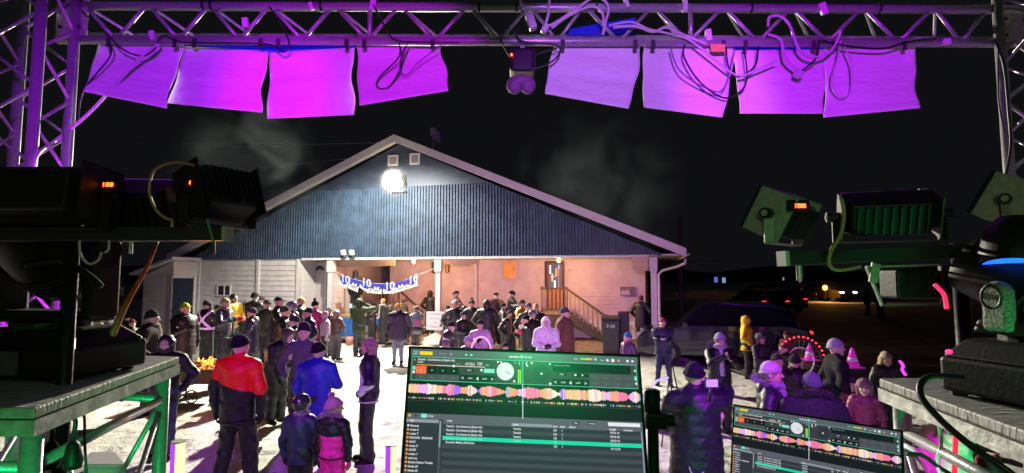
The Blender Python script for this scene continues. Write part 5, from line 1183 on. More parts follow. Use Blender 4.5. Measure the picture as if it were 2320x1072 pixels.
def tuft_ring(pts, nrm, n, ln, w, r):
    """spiky fur around given points: quads pointing outwards"""
    V = []; F = []
    P_ = np.array(pts, np.float32)
    for i in range(n):
        p = P_[r.integers(len(P_))]; d = nrm(p) + r.normal(0, .55, 3); d /= np.linalg.norm(d) + 1e-6
        a = np.cross(d, r.normal(0, 1, 3)); a /= np.linalg.norm(a) + 1e-6; L_ = ln * r.uniform(.6, 1.25); k = len(V)
        b = np.cross(d, a)
        V += [p + a * w, p - a * w * .5 + b * w, p + d * L_ * .6 + a * w * .5, p + d * L_]; F += [(k, k + 1, k + 3, k + 2)]
    return np.array(V), np.array(F)
SKIN = [mat('skin_light', (.62, .40, .31), .5, bump=.1, scale=60, vary=.08), mat('skin_tan', (.50, .31, .23), .5, bump=.1, scale=60, vary=.08)]
EYEM = mat('eye_dark', (.03, .02, .02), .2); LIPM = mat('lip', (.45, .18, .17), .5)
def rx(V, piv, a):
    c, s = math.cos(a), math.sin(a); V = V.copy(); y = V[:, 1] - piv[1]; z = V[:, 2] - piv[2]
    V[:, 1] = piv[1] + y * c + z * s; V[:, 2] = piv[2] - y * s + z * c; return V
POSES = dict(
    down=((.25, .02, .84), (.25, .02, .84)), pocket=((.22, .11, .99), (.22, .11, .99)), front=((.07, .27, 1.10), (.07, .27, 1.10)),
    phone=((.05, .30, 1.38), (.08, .27, 1.30)), cup=((.10, .27, 1.24), (.25, .02, .86)), crossed=((-.07, .20, 1.20), (-.07, .24, 1.24)),
    reach=((.16, .42, 1.12), (.24, .05, .88)), up=((.10, .30, 1.52), (.12, .30, 1.50)), low=((.12, .36, .86), (.12, .36, .82)), hug=((.40, .16, 1.02), (.24, .05, .9)), hips=((.24, .03, 1.02), (.24, .03, 1.02)))
npeople = 0
def person(px, ytop, D, face, label, coat=(.02, .02, .025), pants=(.015, .015, .02), hat=None, hair=None, pose='down', pose2=None, style='jacket', kind='nylon', hem=.80, lean=0.0, H=None, wide=1.0,
           hatc=(.02, .02, .025), pom=None, hood=None, hoodc=None, fur=None, scarf=None, glove=(.015, .015, .018), skin=0, stride=0.0, legs=.10, yoke=None, pkind='nylon', head=(0, 0), beard=None, z0=0.0, puff=True, group=None, boots=(.02, .018, .018), extra=None, glow=None, dx=0):
    global npeople; npeople += 1
    if max(coat) < .12: coat = tuple(c_ * .72 for c_ in coat)
    top = P(px, ytop, D); Hh = top.z - z0 if H is None else H
    lean_r = rad(lean)
    s = Hh / (1.75 if hat in (None, 'none') and not hood else 1.785)
    if lean: s = Hh / (1.0 + .80 * math.cos(lean_r))
    child = max(0.0, min(1.0, (1.50 - Hh) / .5)); hs = 1.0 + .34 * child
    fa = rad(face) + PI; cf, sf = math.cos(fa), math.sin(fa)
    root = (top.x + dx - (-sf) * 0.0 - (math.sin(rad(face)) * .75 * s * math.sin(lean_r)), D - 0 + (math.cos(rad(face)) * .75 * s * math.sin(lean_r)), z0)
    o = thing('person', root, label, 'person', group)
    rg = np.random.default_rng(npeople * 13 + 5); rr = rg
    def TB(V): V = V * s; return np.stack([V[:, 0] * cf - V[:, 1] * sf, V[:, 0] * sf + V[:, 1] * cf, V[:, 2]], 1)
    piv = (0, 0, .93)
    def TU(V): return TB(rx(V, piv, lean_r))
    hyaw, hpit = rad(head[0]), rad(head[1]); NB = np.array([0, -.005, 1.50])
    def TH(V):
        V = V * hs + np.array([0, .01, 1.62 - .01 * (hs - 1) * 10 - .0 + (.115 * (hs - 1))]) if True else V
        V = rx(V, NB, hpit); c, s_ = math.cos(hyaw), math.sin(hyaw); W = V.copy(); x, y = V[:, 0] - NB[0], V[:, 1] - NB[1]
        W[:, 0] = NB[0] + x * c - y * s_; W[:, 1] = NB[1] + x * s_ + y * c; return TU(W)
    wide *= 1.1 if D > 9 else 1.04
    near = D; h = .013 if D < 9 else (.021 if D < 13 else .027); hh = .0085 if D < 8 else (.011 if D < 13 else .015)
    w = wide
    # arms
    pr = [POSES[pose][0], POSES[pose2 or pose][1]]; arms = []
    for sg, wt in ((1, pr[0]), (-1, pr[1])):
        Sh = np.array([sg * .185 * w, -.01, 1.40]); Wt = np.array([sg * wt[0] * (w if wt[0] > 0 else 1), wt[1], wt[2]]); d = Wt - Sh; L_ = np.linalg.norm(d); a, b = .285, .255
        if L_ > (a + b) * .985: Wt = Sh + d / L_ * (a + b) * .985; d = Wt - Sh; L_ = np.linalg.norm(d)
        x = (a * a - b * b + L_ * L_) / (2 * L_); hgt = math.sqrt(max(0, a * a - x * x)); u = d / L_
        hint = np.array([sg * .8, -.55, -.45]); hint -= u * hint.dot(u); hint /= np.linalg.norm(hint); E = Sh + u * x + hint * hgt; arms.append((sg, Sh, E, Wt))
    # legs
    lg = []
    for sg, ph in ((1, 1), (-1, -1)):
        hip = np.array([sg * .085, 0, .90]); an = np.array([sg * legs, ph * stride, .085]); kn = (hip + an) / 2 + np.array([0, .03 + abs(stride) * .25, .0]); lg.append((sg, hip, kn, an))
    smooth = True
    skn = SKIN[skin]
    # ---- body: one mesh of torso, limbs, hands, head
    g = Geo()
    f = Fld((-.5, -.35, 0), (.5, .55, 1.62), max(h, .024))
    f.cap((0, 0, 1.0), (0, 0, 1.32), .115, .135, .03, 1.25)
    for sg, Sh, E, Wt in arms: f.cap((0, 0, 1.36), Sh * .9 + np.array([0, 0, .13]) * 0, .07, .055, .04); f.cap(Sh, E, .047, .040, .03); f.cap(E, Wt, .038, .026, .02)
    f.cap((0, 0, 1.40), (0, .005, 1.56), .055, .05, .03)
    V1, F1 = f.mesh(); 
    f = Fld((-.4, -.5, 0), (.4, .6, 1.05), max(h, .024)); f.ell((0, 0, .94), (.15, .11, .12))
    for sg, hip, kn, an in lg: f.cap(hip, kn, .078, .055, .04); f.cap(kn, an, .052, .036, .03); f.cap(an, an + np.array([sg * .02, .13, -.05]), .036, .03, .02)
    V2, F2 = f.mesh()
    UP = []
    g.add(rx(V1, piv, lean_r), F1, 0); g.add(V2, F2, 0)
    # hands
    for sg, Sh, E, Wt in arms:
        if pr[0 if sg > 0 else 1] in (POSES['pocket'][0],): continue
        fd = Wt - E; fd /= np.linalg.norm(fd); side = np.array([1.0, 0, 0]) * -sg; nrm_ = np.cross(fd, side); nl = np.linalg.norm(nrm_); nrm_ = nrm_ / nl if nl > .1 else np.array([0, 1, 0]); side = np.cross(nrm_, fd)
        if pose in ('phone', 'front', 'cup', 'up', 'crossed') or (pose2 in ('phone', 'cup')): fd = fd * .8 + np.array([-sg * .3, 0, .25]); fd /= np.linalg.norm(fd)
        gl = .004 if glove else 0; c = Wt + fd * .05
        f = Fld(c - .13, c + .13, .0125 if D > 8 else .009)
        for k in range(-1, 3): f.cap(Wt + nrm_ * .022 * (k - .5) * .3, Wt + fd * .085 + nrm_ * .019 * (k - .5), .024 + gl, .014 + gl, .02)
        for k, fl in zip(range(4), (.066, .075, .07, .054)):
            r0 = Wt + fd * .085 + nrm_ * .019 * (k - 1.5); r1 = r0 + fd * fl * .5 + side * .012; r2 = r1 + fd * fl * .38 + side * .030; f.cap(r0, r1, .0095 + gl, .0088 + gl, .006); f.cap(r1, r2, .0088 + gl, .0075 + gl, .004)
        t0 = Wt + fd * .03 + nrm_ * (-.03); t1 = t0 + fd * .035 - nrm_ * .022 + side * .012; t2 = t1 + fd * .03 - nrm_ * .004 + side * .012; f.cap(t0, t1, .014 + gl, .011 + gl, .012); f.cap(t1, t2, .011 + gl, .009 + gl, .005)
        V, F = f.mesh(); g.add(rx(V, piv, lean_r), F, 1 if glove else 0)
    HB = []
    f = Fld((-.12, -.14, -.20), (.12, .16, .14), hh)
    f.ell((0, -.008, .012), (.076, .096, .100)); f.ell((0, .035, -.058), (.052, .056, .062), .04); f.cap((0, -.02, -.16), (0, -.015, -.05), .05, .052, .03)
    f.ell((0, .080, .022), (.045, .018, .012), .02); f.cap((0, .092, .002), (0, .112, -.026), .008, .014, .012)
    for q in (-1, 1): f.ell((q * .076, -.012, -.012), (.012, .020, .030), .008); f.ell((q * .040, .062, -.026), (.022, .022, .018), .02); f.cut(-f.ed((q * .030, .100, .006), (.017, .014, .011)))
    f.ell((0, .088, -.060), (.024, .012, .010), .012); f.ell((0, .075, -.100), (.020, .020, .016), .015)
    V, F = f.mesh(); fc = V[F].mean(1); ml = np.zeros(len(F), int); ml[(np.abs(fc[:, 0]) < .024) & (fc[:, 1] > .082) & (np.abs(fc[:, 2] + .062) < .009)] = 3
    if beard: ml[(fc[:, 1] > .01) & (fc[:, 2] < -.05) & (ml == 0) & (fc[:, 2] > -.14)] = 4
    def unTB(V): return V
    VH = V * hs + np.array([0, .01, 1.62 + .015 * (hs - 1)]); VH = rx(VH, NB, hpit); c, s_ = math.cos(hyaw), math.sin(hyaw); W = VH.copy(); x, y = VH[:, 0], VH[:, 1] - NB[1]; W[:, 0] = x * c - y * s_; W[:, 1] = NB[1] + x * s_ + y * c; g.add(rx(W, piv, lean_r), F, ml)
    def headT(V):
        VH = V * hs + np.array([0, .01, 1.62 + .015 * (hs - 1)]); VH = rx(VH, NB, hpit); W = VH.copy(); x, y = VH[:, 0], VH[:, 1] - NB[1]; W[:, 0] = x * c - y * s_; W[:, 1] = NB[1] + x * s_ + y * c; return rx(W, piv, lean_r)
    for q in (-1, 1):
        e = MB(); e.ell((q * .030, .083, .006), (.011, .010, .008), 8, 6); g.add(headT(np.array(e.v)), np.array(e.f), 2)
    body = g.build('body', [skn, cloth(glove, 'wool') if glove else skn, EYEM, LIPM, cloth(beard, 'fur') if beard else skn], o, TB)
    # ---- trousers
    if pants:
        f = Fld((-.45, -.5, .0), (.45, .6, 1.12), h); fl = .018 if pkind != 'denim' else .0
        f.ell((0, -.01, .97), (.175 * w, .135 * w, .16))
        for sg, hip, kn, an in lg: f.cap(hip, kn, .098 + fl * .6, .072 + fl, .05); f.cap(kn, an + np.array([0, 0, .02]), .070 + fl, .058 + fl * 1.4, .03)
        f.D -= .010 * (1 - np.abs(np.sin(f.Z * 15 + 2.2 * np.sin(f.X * 13 + npeople) + f.Y * 7))) ** 3; f.D += .004 * np.sin(f.Z * 34 + 2.5 * np.sin(f.X * 11 + npeople) + f.Y * 9) * np.clip((.9 - f.Z) * 3, 0, 1)
        f.cut(.05 - f.Z); f.cut(f.Z - 1.1); V, F = f.mesh(); gg = Geo().add(V, F); gg.build('trousers', [cloth(pants, pkind)], o, TB)
    for sg, hip, kn, an in lg:
        f = Fld(an - np.array([.1, .12, .12]), an + np.array([.1, .26, .14]), h * .8); ft = an + np.array([sg * .025, .15, -.04]); f.cap(an + np.array([0, 0, .08]), an + np.array([0, -.01, -.03]), .056, .054, .02); f.cap(an + np.array([0, -.02, -.042]), ft, .048, .042, .03)
        f.cut(.0 - f.Z); V, F = f.mesh(); Geo().add(V, F).build('boot', [cloth(boots, 'wool')], o, TB)
    # ---- coat
    f = Fld((-.58, -.42, .30), (.58, .62, 1.64), h)
    th = .006 if style == 'slim' else .02
    r_h = .15 + th + (.035 if hem < .7 else 0)
    f.cap((0, -.005, min(hem + .08, 1.0)), (0, -.01, 1.32), r_h * w, (.158 + th) * w, .05, 1.28)
    f.cap((-.12 * w, -.01, 1.40), (.12 * w, -.01, 1.40), .085 + th * .5, .085 + th * .5, .05)
    for sg, Sh, E, Wt in arms:
        f.cap(Sh + np.array([-sg * .01, 0, -.01]), E, .068 + th * .8, .058 + th * .6, .035); f.cap(E, E + (Wt - E) * .96, .056 + th * .6, .044 + th * .4, .02)
    f.cap((0, -.01, 1.42), (0, .0, 1.51), .082 + th * .5, .074, .03)
    if puff and kind == 'nylon':
        ph_ = rr.uniform(0, 3); f.D += .010 * (1 - np.sqrt(np.abs(np.sin((f.Z + ph_) * PI / .105)))) + .004 * np.sin(f.X * 31 + f.Z * 17)
    else: f.D += .006 * np.sin(f.Z * 21 + 2.2 * np.sin(f.X * 9 + npeople) + 3 * f.Y) + .004 * np.sin(f.X * 27 + f.Z * 13)
    def ridge(q): return (1 - np.abs(np.sin(q))) ** 3
    if D < 14: f.D -= .009 * ridge(f.Z * 13 + 3.2 * np.sin(f.X * 6 + npeople) + 2 * np.sin(f.Y * 8)) * np.clip(.4 + .6 * np.sin(f.X * 9 + f.Z * 4 + npeople), 0, 1) + .006 * ridge(f.X * 17 + 2.4 * np.sin(f.Z * 9 + npeople)) * np.clip(np.sin(f.Z * 6 + npeople * 2), 0, 1)
    f.cut(hem - f.Z - .02 * np.sin(f.X * 5 + npeople)); 
    # neck opening
    f.cut(-(np.sqrt(f.X ** 2 + (f.Y - .02) ** 2) - .052 - np.clip(f.Z - 1.47, -.1, .1) * .1) * 1.0 + np.where(f.Z < 1.47, -5, 0)) if False else None
    V, F = f.mesh(); fc = V[F].mean(1); mats_ = [cloth(coat, kind)]; ml = np.zeros(len(F), int)
    if yoke == 'red':
        zc = 1.20 - .0 + (fc[:, 0]) * -.35; ml[(fc[:, 2] > 1.17 + .30 * np.clip(-fc[:, 0], -.3, .3) ) | ((fc[:, 2] > 1.12) & (fc[:, 0] > 5))] = 1; mats_.append(cloth((.90, .008, .012), 'nylon'))
    elif yoke == 'white':
        ml[(fc[:, 2] < hem + .07) | ((fc[:, 1] > -.06) & (fc[:, 1] < .17) & (fc[:, 2] < .98 + (fc[:, 1] + .02) * 2.6)) | ((np.abs(fc[:, 0]) > .17) & (np.abs(fc[:, 2] - 1.10) < .035))] = 1; mats_.append(cloth((.62, .60, .66), 'nylon'))
    elif yoke == 'hiviz':
        xx = np.abs(fc[:, 0]); zz = fc[:, 2]; b_ = (fc[:, 1] < .02)
        ml[(np.abs(zz - 1.04) < .03) & (xx < .24)] = 1; ml[b_ & (np.abs((fc[:, 0]) - (zz - 1.26) * .9) < .034) & (zz > 1.04) & (xx < .18)] = 1; ml[b_ & (np.abs((fc[:, 0]) + (zz - 1.26) * .9) < .034) & (zz > 1.04) & (xx < .18)] = 1
        mats_.append(mat('reflective_tape', (.95, .9, .95), .4, emit=(.75, .18, .72), estr=.55))  # stage light returned by the tape is put in as emission
    elif yoke == 'chestband': ml[(np.abs(fc[:, 2] - 1.24) < .022) & (fc[:, 1] > .0)] = 1; mats_.append(cloth((.6, .6, .65), 'nylon'))
    elif yoke == 'dark_top': ml[fc[:, 2] > 1.28] = 1; mats_.append(cloth((.015, .015, .018), 'nylon'))
    elif yoke == 'pack': ml[(fc[:, 1] < -.03) & (np.abs(fc[:, 0]) < .12) & (fc[:, 2] > 1.05) & (fc[:, 2] < 1.27)] = 1; mats_.append(cloth((.5, .12, .25), 'nylon'))
    elif yoke == 'zipwhite': ml[(fc[:, 1] > .05) & (np.abs(fc[:, 0]) < .05) & (fc[:, 2] > .9)] = 1; mats_.append(cloth((.6, .6, .62), 'nylon'))
    elif yoke == 'stripe': ml[(np.abs(fc[:, 0]) > .15) & (np.abs(fc[:, 2] - 1.30) < .02)] = 1; mats_.append(cloth((.7, .7, .7), 'nylon'))
    elif yoke == 'pinkbib': ml[(fc[:, 2] < 1.24) & (np.abs(fc[:, 0]) < .19)] = 1; mats_.append(cloth((.95, .02, .30), 'nylon'))
    Geo().add(V, F, ml).build('coat' if hem < .7 else 'jacket', mats_, o, TU)
    if hem >= .70 and D < 14:
        hb = MB(); hb.tube([(.19 * w * math.cos(2 * PI * i / 24) * 1.0, .15 * w * math.sin(2 * PI * i / 24) - .008, hem + .03) for i in range(25)], .010, 6, cap=False); Geo().add(np.array(hb.v), np.array(hb.f)).build('hem_band', [cloth(coat, kind)] if yoke != 'white' else [mats_[1]], o, TU)
    if D < 14:
        for sg, Sh, E, Wt in arms:
            d = (Wt - E); d /= np.linalg.norm(d); cb = MB(); cb.tube([Wt - d * .03, Wt - d * .005], [.050 + th * .3, .044 + th * .3], 12); Geo().add(np.array([v for v in cb.v]), np.array([f_ for f_ in cb.f if len(f_) == 4])).build('cuff', [cloth(tuple(min(1, c_ * 1.3) for c_ in coat), 'knit')], o, TU)
    if hood == 'down':
        f = Fld((-.22, -.26, 1.30), (.22, .16, 1.62), h); f.ell((0, -.085, 1.455), (.135, .075, .085)); f.cap((-.10, .0, 1.46), (-.06, .08, 1.40), .04, .03); f.cap((.10, .0, 1.46), (.06, .08, 1.40), .04, .03); V, F = f.mesh(); Geo().add(V, F).build('hood', [cloth(hoodc or coat, kind)], o, TU)
        if fur:
            pts = [(.14 * math.cos(a), -.05 + .12 * math.sin(a), 1.50 - .05 * math.sin(a)) for a in np.linspace(PI * .72, PI * 2.28, 60)] + [(.125 * math.cos(a), -.04 + .10 * math.sin(a), 1.52 - .05 * math.sin(a)) for a in np.linspace(PI * .72, PI * 2.28, 40)]
            V, F = tuft_ring(pts, lambda p: np.array([p[0], p[1] + .05, .06]) / .15, 900 if D < 9 else 420, .055, .006 if D < 9 else .010, rg); Geo().add(V, F).build('fur_trim', [cloth(fur, 'fur')], o, TU, False)
    elif hood == 'up':
        f = Fld((-.17, -.19, -.20), (.17, .17, .17), hh * 1.3); f.ell((0, -.02, .01), (.108, .128, .128)); f.cap((0, -.03, -.02), (0, -.04, -.16), .10, .11, .04); f.cut(-f.ed((0, .14, -.02), (.082, .10, .108))); f.D += .004 * np.sin(f.Z * 60 + f.X * 30)
        V, F = f.mesh(); Geo().add(V, F).build('hood', [cloth(hoodc or coat, kind)], o, lambda V: TB(headT(V)))
        if fur:
            pts = [(.098 * math.cos(a), .085, -.02 + .118 * math.sin(a)) for a in np.linspace(0, 2 * PI, 70)]
            V, F = tuft_ring(pts, lambda p: np.array([p[0], .03, p[2] + .02]) / .1, 900 if D < 9 else 420, .045, .006 if D < 9 else .010, rg); Geo().add(V, F).build('fur_trim', [cloth(fur, 'fur')], o, lambda V: TB(headT(V)), False)
    if scarf:
        f = Fld((-.18, -.18, .95), (.18, .26, 1.60), h); 
        for k in range(12): a = 2 * PI * k / 12; b = 2 * PI * (k + 1) / 12; f.cap((.085 * math.cos(a), .01 + .085 * math.sin(a), 1.50 + .01 * math.sin(3 * a)), (.085 * math.cos(b), .01 + .085 * math.sin(b), 1.50 + .01 * math.sin(3 * b)), .038, .038, .01)
        f.cap((.02, .10, 1.48), (.03, .16, 1.05), .035, .04, .03, .8); f.D += .004 * np.sin(f.Z * 70); V, F = f.mesh(); Geo().add(V, F).build('scarf', [cloth(scarf, 'knit')], o, TU)
    # ---- hair
    if hair:
        f = Fld((-.15, -.19, -.34), (.15, .14, .15), hh * 1.2); f.ell((0, -.016, .018), (.086, .102, .106)); 
        if hair[1] == 'long': f.cap((-.03, -.07, -.02), (-.05, -.09, -.26), .06, .05, .04); f.cap((.03, -.07, -.02), (.05, -.09, -.26), .06, .05, .04); f.cap((-.075, 0, .0), (-.085, .0, -.22), .025, .03, .03); f.cap((.075, 0, 0), (.085, 0, -.22), .025, .03, .03)
        elif hair[1] == 'bob': f.cap((-.06, -.03, .0), (-.065, -.03, -.10), .05, .04, .04); f.cap((.06, -.03, 0), (.065, -.03, -.10), .05, .04, .04); f.cap((0, -.06, 0), (0, -.07, -.12), .06, .05, .04)
        f.cut(-f.ed((0, .11, -.045), (.066, .075, .10))); f.D += .003 * np.sin(f.X * 160 + 6 * np.sin(f.Z * 20)); V, F = f.mesh(); Geo().add(V, F).build('hair', [cloth(hair[0], 'fur')], o, lambda V: TB(headT(V)))
    # ---- hats
    if hat in ('beanie', 'slouch'):
        f = Fld((-.14, -.17, -.06), (.14, .15, .20), hh); f.ell((0, -.014, .030), (.091, .108, .110 if hat == 'beanie' else .135)); f.cut(.012 - f.Z - .16 * (f.Y) * 0 - np.where(f.Y < 0, .02, 0) * 0 - (-f.Y) * .25); f.D += .002 * np.sin(np.arctan2(f.Y, f.X) * 34)
        V, F = f.mesh(); Geo().add(V, F).build('beanie', [cloth(hatc, 'knit')], o, lambda V: TB(headT(V)))
        cu = MB(); cu.tube([(.089 * math.cos(2 * PI * i / 28), -.014 + .106 * math.sin(2 * PI * i / 28), .032 + .25 * (-.014 + .106 * math.sin(2 * PI * i / 28))) for i in range(29)], .017, 8, cap=False); Geo().add(np.array(cu.v) * np.array([1, 1, 1]), np.array(cu.f)).build('beanie_cuff', [cloth(tuple(min(1, c_ * .85) for c_ in hatc), 'knit')], o, lambda V: TB(headT(V)))
    elif hat == 'cap':
        f = Fld((-.14, -.17, -.04), (.14, .24, .18), hh); f.ell((0, -.012, .030), (.088, .105, .098)); f.cut(.03 - f.Z); f2 = f.ed((0, .10, .040), (.075, .085, .012)); f.join(f2, .01); V, F = f.mesh(); Geo().add(V, F).build('cap', [cloth(hatc, 'wool')], o, lambda V: TB(headT(V)))
    elif hat == 'helmet':
        f = Fld((-.16, -.19, -.08), (.16, .17, .20), hh); f.ell((0, -.014, .025), (.108, .128, .125)); f.cut(-.02 - f.Z - f.Y * -.25); f.cut(-f.ed((0, .13, -.01), (.075, .08, .07))); V, F = f.mesh(); Geo().add(V, F).build('helmet', [mat('helmet_%d' % int(hatc[0] * 255), hatc, .18, coat=.6, vary=.2, scale=30)], o, lambda V: TB(headT(V)))
    elif hat == 'trapper':
        f = Fld((-.17, -.18, -.16), (.17, .16, .18), hh * 1.2); f.ell((0, -.014, .045), (.105, .118, .098)); f.cut(.0 - f.Z); f.cap((-.085, -.01, .02), (-.082, .0, -.09), .035, .028, .02); f.cap((.085, -.01, .02), (.082, .0, -.09), .035, .028, .02); f.cap((-.05, .085, .055), (.05, .085, .055), .028, .028, .02); f.D += .004 * np.sin(f.X * 90) * np.sin(f.Z * 90); V, F = f.mesh(); Geo().add(V, F).build('trapper_hat', [cloth(hatc, 'fur')], o, lambda V: TB(headT(V)))
    if pom:
        pr_ = .048 if D < 8 else .045; pts = [np.array([0, -.04, .165])] * 4
        def nr(p): v = rg.normal(0, 1, 3); return v / np.linalg.norm(v) * 3
        V, F = tuft_ring(pts, nr, 420 if D < 9 else 200, pr_, .008 if D < 9 else .014, rg); Geo().add(V, F).build('pompom', [cloth(pom, 'fur')], o, lambda V: TB(headT(V)), False)
    o['_s'] = s; o['_f'] = face
    for k in ('_s', '_f'): del o[k]
    def hand(i):   # world position of a hand
        V = TU(np.array([arms[i][3] + np.array([0, .05, .03])])); return Vector(V[0]) + Vector(root)
    return o, hand
BK = (.012, .012, .015); NV = (.015, .02, .05); GY = (.10, .10, .10)

# ------------------------------------------------------------------ the crowd, far to near
CR = 'crowd on the snow'
L = []
def pp(*a, **k): L.append((a, k)); r = person(*a, group=None, **k); return r
# near row
pp(545, 752, 6.35, 172, 'person in red and black snow jacket with black beanie, back turned, centre left', coat=BK, pants=(.008, .008, .010), hat='beanie', hatc=(.01, .01, .012), yoke='red', pose='down', stride=.04, legs=.17, wide=1.12, hem=.74, puff=False, head=(-12, 0))
pp(838, 763, 7.15, -82, 'woman with bobbed hair in navy and white ski jacket, seen from the side', coat=(.02, .018, .05), pants=(.008, .008, .01), hair=((.30, .20, .16), 'bob'), yoke='white', pose='pocket', stride=.03, legs=.09, hem=.84, puff=False)
pp(722, 770, 7.0, 172, 'person in bright blue jacket and black beanie, back turned', coat=(.01, .02, .42), pants=(.01, .03, .035), hat='beanie', hatc=(.008, .008, .012), pose='front', pose2='reach', hem=.72, wide=1.15, puff=False, head=(-10, 0))
pp(690, 728, 8.0, 8, 'woman in long grey mauve coat and dark beanie facing the stage', coat=(.10, .08, .12), hat='slouch', hatc=(.03, .02, .04), pose='pocket', hem=.48, kind='wool', style='slim')
pp(684, 893, 5.6, 174, 'child in navy jacket and dark shiny helmet, back turned', coat=(.03, .035, .08), pants=(.01, .01, .012), hat='helmet', hatc=(.03, .03, .035), scarf=(.22, .18, .25), pose='down', puff=False, hem=.78)
_, hd = pp(757, 899, 5.5, 165, 'child in hot pink snow trousers and pink pompom hat, arm round the other child', coat=(.012, .012, .014), pants=(.95, .02, .30), hat='beanie', hatc=(.45, .20, .32), pom=(.55, .28, .42), hood='down', hoodc=BK, fur=(.50, .22, .42), glove=(.85, .05, .28), pose='down', pose2='hug', hem=.90, head=(-35, 0), yoke='pinkbib')
pp(378, 750, 7.3, 15, 'hooded man in black jacket and jeans behind the left truss table', coat=BK, pants=(.05, .07, .12), pkind='denim', hood='up', hoodc=(.012, .012, .016), pose='pocket', beard=(.05, .03, .03), wide=1.1, puff=False, lean=3)
pp(655, 748, 8.9, 60, 'stooping person in bulky black coat with fur edged hood left of the grey coated woman', coat=(.012, .013, .012), hood='up', hoodc=(.10, .09, .06), fur=(.22, .19, .12), pose='low', hem=.5, lean=24, H=1.62, wide=1.25)
_, hp = pp(1572, 813, 4.9, 172, 'photographer in long black puffer coat and beanie, back turned, raising a camera rig', coat=(.014, .014, .03), pants=(.01, .01, .014), hat='beanie', hatc=(.01, .01, .02), pose='up', pose2='front', hem=.52, wide=1.22, head=(-8, 6))
_, hw_ = pp(1628, 748, 8.4, 5, 'woman in grey beanie and fur hooded black coat looking at her phone', coat=(.015, .013, .02), hat='beanie', hatc=(.38, .34, .45), hood='down', fur=(.22, .17, .20), scarf=(.50, .42, .58), pose='phone', hem=.5, head=(0, 18), glove=None, hair=((.1, .06, .05), 'short'))
pp(1745, 812, 5.45, 62, 'woman in pale pink beanie and fur collared dark coat, facing right', coat=(.03, .02, .05), hat='beanie', hatc=(.62, .50, .62), hood='down', fur=(.36, .26, .42), pose='pocket', hem=.6, hair=((.3, .2, .18), 'short'), scarf=(.35, .28, .40))
pp(1838, 836, 5.1, 168, 'person in grey beanie and dark wide coat, back turned, above the small laptop', coat=(.035, .03, .045), hat='beanie', hatc=(.10, .10, .14), hood='down', fur=(.05, .04, .05), pose='down', wide=1.3, hem=.5, kind='wool', hair=((.2, .12, .1), 'short'))
pp(1892, 762, 7.2, 78, 'tall man in light striped beanie and black coat, facing right', coat=(.015, .015, .017), hat='beanie', hatc=(.42, .40, .44), pose='pocket', wide=1.15, hem=.55, kind='wool')
# left group
pp(240, 680, 12.0, 75, 'person in orange beanie and grey quilted jacket at far left', coat=(.16, .16, .15), hat='beanie', hatc=(.85, .12, .03), yoke='dark_top', pose='pocket')
pp(224, 716, 11.2, 70, 'bearded man in grey cap beside the left moving head', coat=(.17, .16, .13), hat='cap', hatc=(.07, .07, .08), pose='cup', beard=(.25, .22, .18), kind='wool')
pp(288, 713, 16.8, 160, 'small child in dark snowsuit by the barricade', coat=(.02, .022, .02), hat='beanie', hatc=BK, pose='down')
pp(345, 700, 9.6, 105, 'man in brown grey coat and dark trapper hat, turned away right', coat=(.055, .045, .038), hat='slouch', hatc=(.02, .02, .022), hood='down', pose='pocket', wide=1.15, hem=.6, scarf=(.2, .18, .14), kind='wool')
pp(420, 683, 12.0, 72, 'bearded man in yellow green beanie and black coat by the fire', coat=(.012, .012, .014), hat='beanie', hatc=(.42, .55, .04), pose='cup', beard=(.5, .45, .4), wide=1.2, hem=.62)
pp(471, 677, 14.0, 165, 'person in black with glowing reflective cross on the back', coat=(.012, .012, .018), hat='trapper', hatc=(.02, .02, .02), yoke='hiviz', pose='front', puff=False)
pp(511, 672, 13.6, 80, 'person in blue grey jacket and pale beanie just right of the reflective cross', coat=(.06, .08, .11), hat='beanie', hatc=(.45, .40, .24), pose='cup', scarf=(.4, .3, .25))
pp(530, 664, 15.6, 70, 'person with dark hair in yellow jacket holding something red', coat=(.75, .48, .03), hair=((.02, .015, .015), 'short'), pose='front', hem=.85)
pp(578, 659, 16.0, 170, 'person in dark coat and black beanie before the white siding', coat=(.02, .02, .022), hat='beanie', hatc=BK, pose='front')
pp(592, 668, 17.2, -30, 'person in dusty red jacket half hidden behind a dark coat', coat=(.28, .08, .09), hat='beanie', hatc=(.05, .05, .06), pose='down', kind='wool')
pp(572, 694, 12.6, -75, 'person in navy quilted jacket and grey beanie facing left', coat=(.025, .035, .09), hat='beanie', hatc=(.09, .08, .12), pose='front', hood='down', hoodc=(.25, .25, .24), hem=.65)
pp(632, 668, 13.4, 100, 'dark capped man in black coat facing right, left of the goggled person', coat=(.012, .012, .014), hat='cap', hatc=(.02, .02, .024), pose='cup', hem=.6)
pp(661, 680, 12.5, -60, 'person in dark jacket with grey headgear facing left', coat=(.03, .03, .034), hat='helmet', hatc=(.16, .16, .17), pose='cup', hood='down', hoodc=(.08, .08, .09))
pp(682, 673, 15.2, -70, 'blond person in dark jacket beside the pink coat', coat=(.04, .04, .035), hair=((.45, .30, .12), 'short'), pose='cup')
pp(715, 678, 14.6, 150, 'slim person in hot pink coat and black pompom hat', coat=(.60, .02, .20), hat='beanie', hatc=(.02, .015, .02), pom=(.02, .015, .02), pose='pocket', hem=.55, style='slim')
pp(737, 703, 14.4, -60, 'child in white and pink jacket right of the pink coat', coat=(.6, .5, .6), hat='beanie', hatc=(.5, .35, .4), pants=(.02, .02, .03), pose='down', yoke='zipwhite')
pp(746, 694, 16.4, -20, 'child in dark jacket and green beanie near the porch column', coat=(.03, .02, .03), hat='beanie', hatc=(.06, .08, .04), pose='down')
pp(617, 781, 11.3, 175, 'seated child in grey beanie low between dark coats', coat=(.16, .15, .13), hat='beanie', hatc=(.10, .09, .08), pose='front', H=1.1)
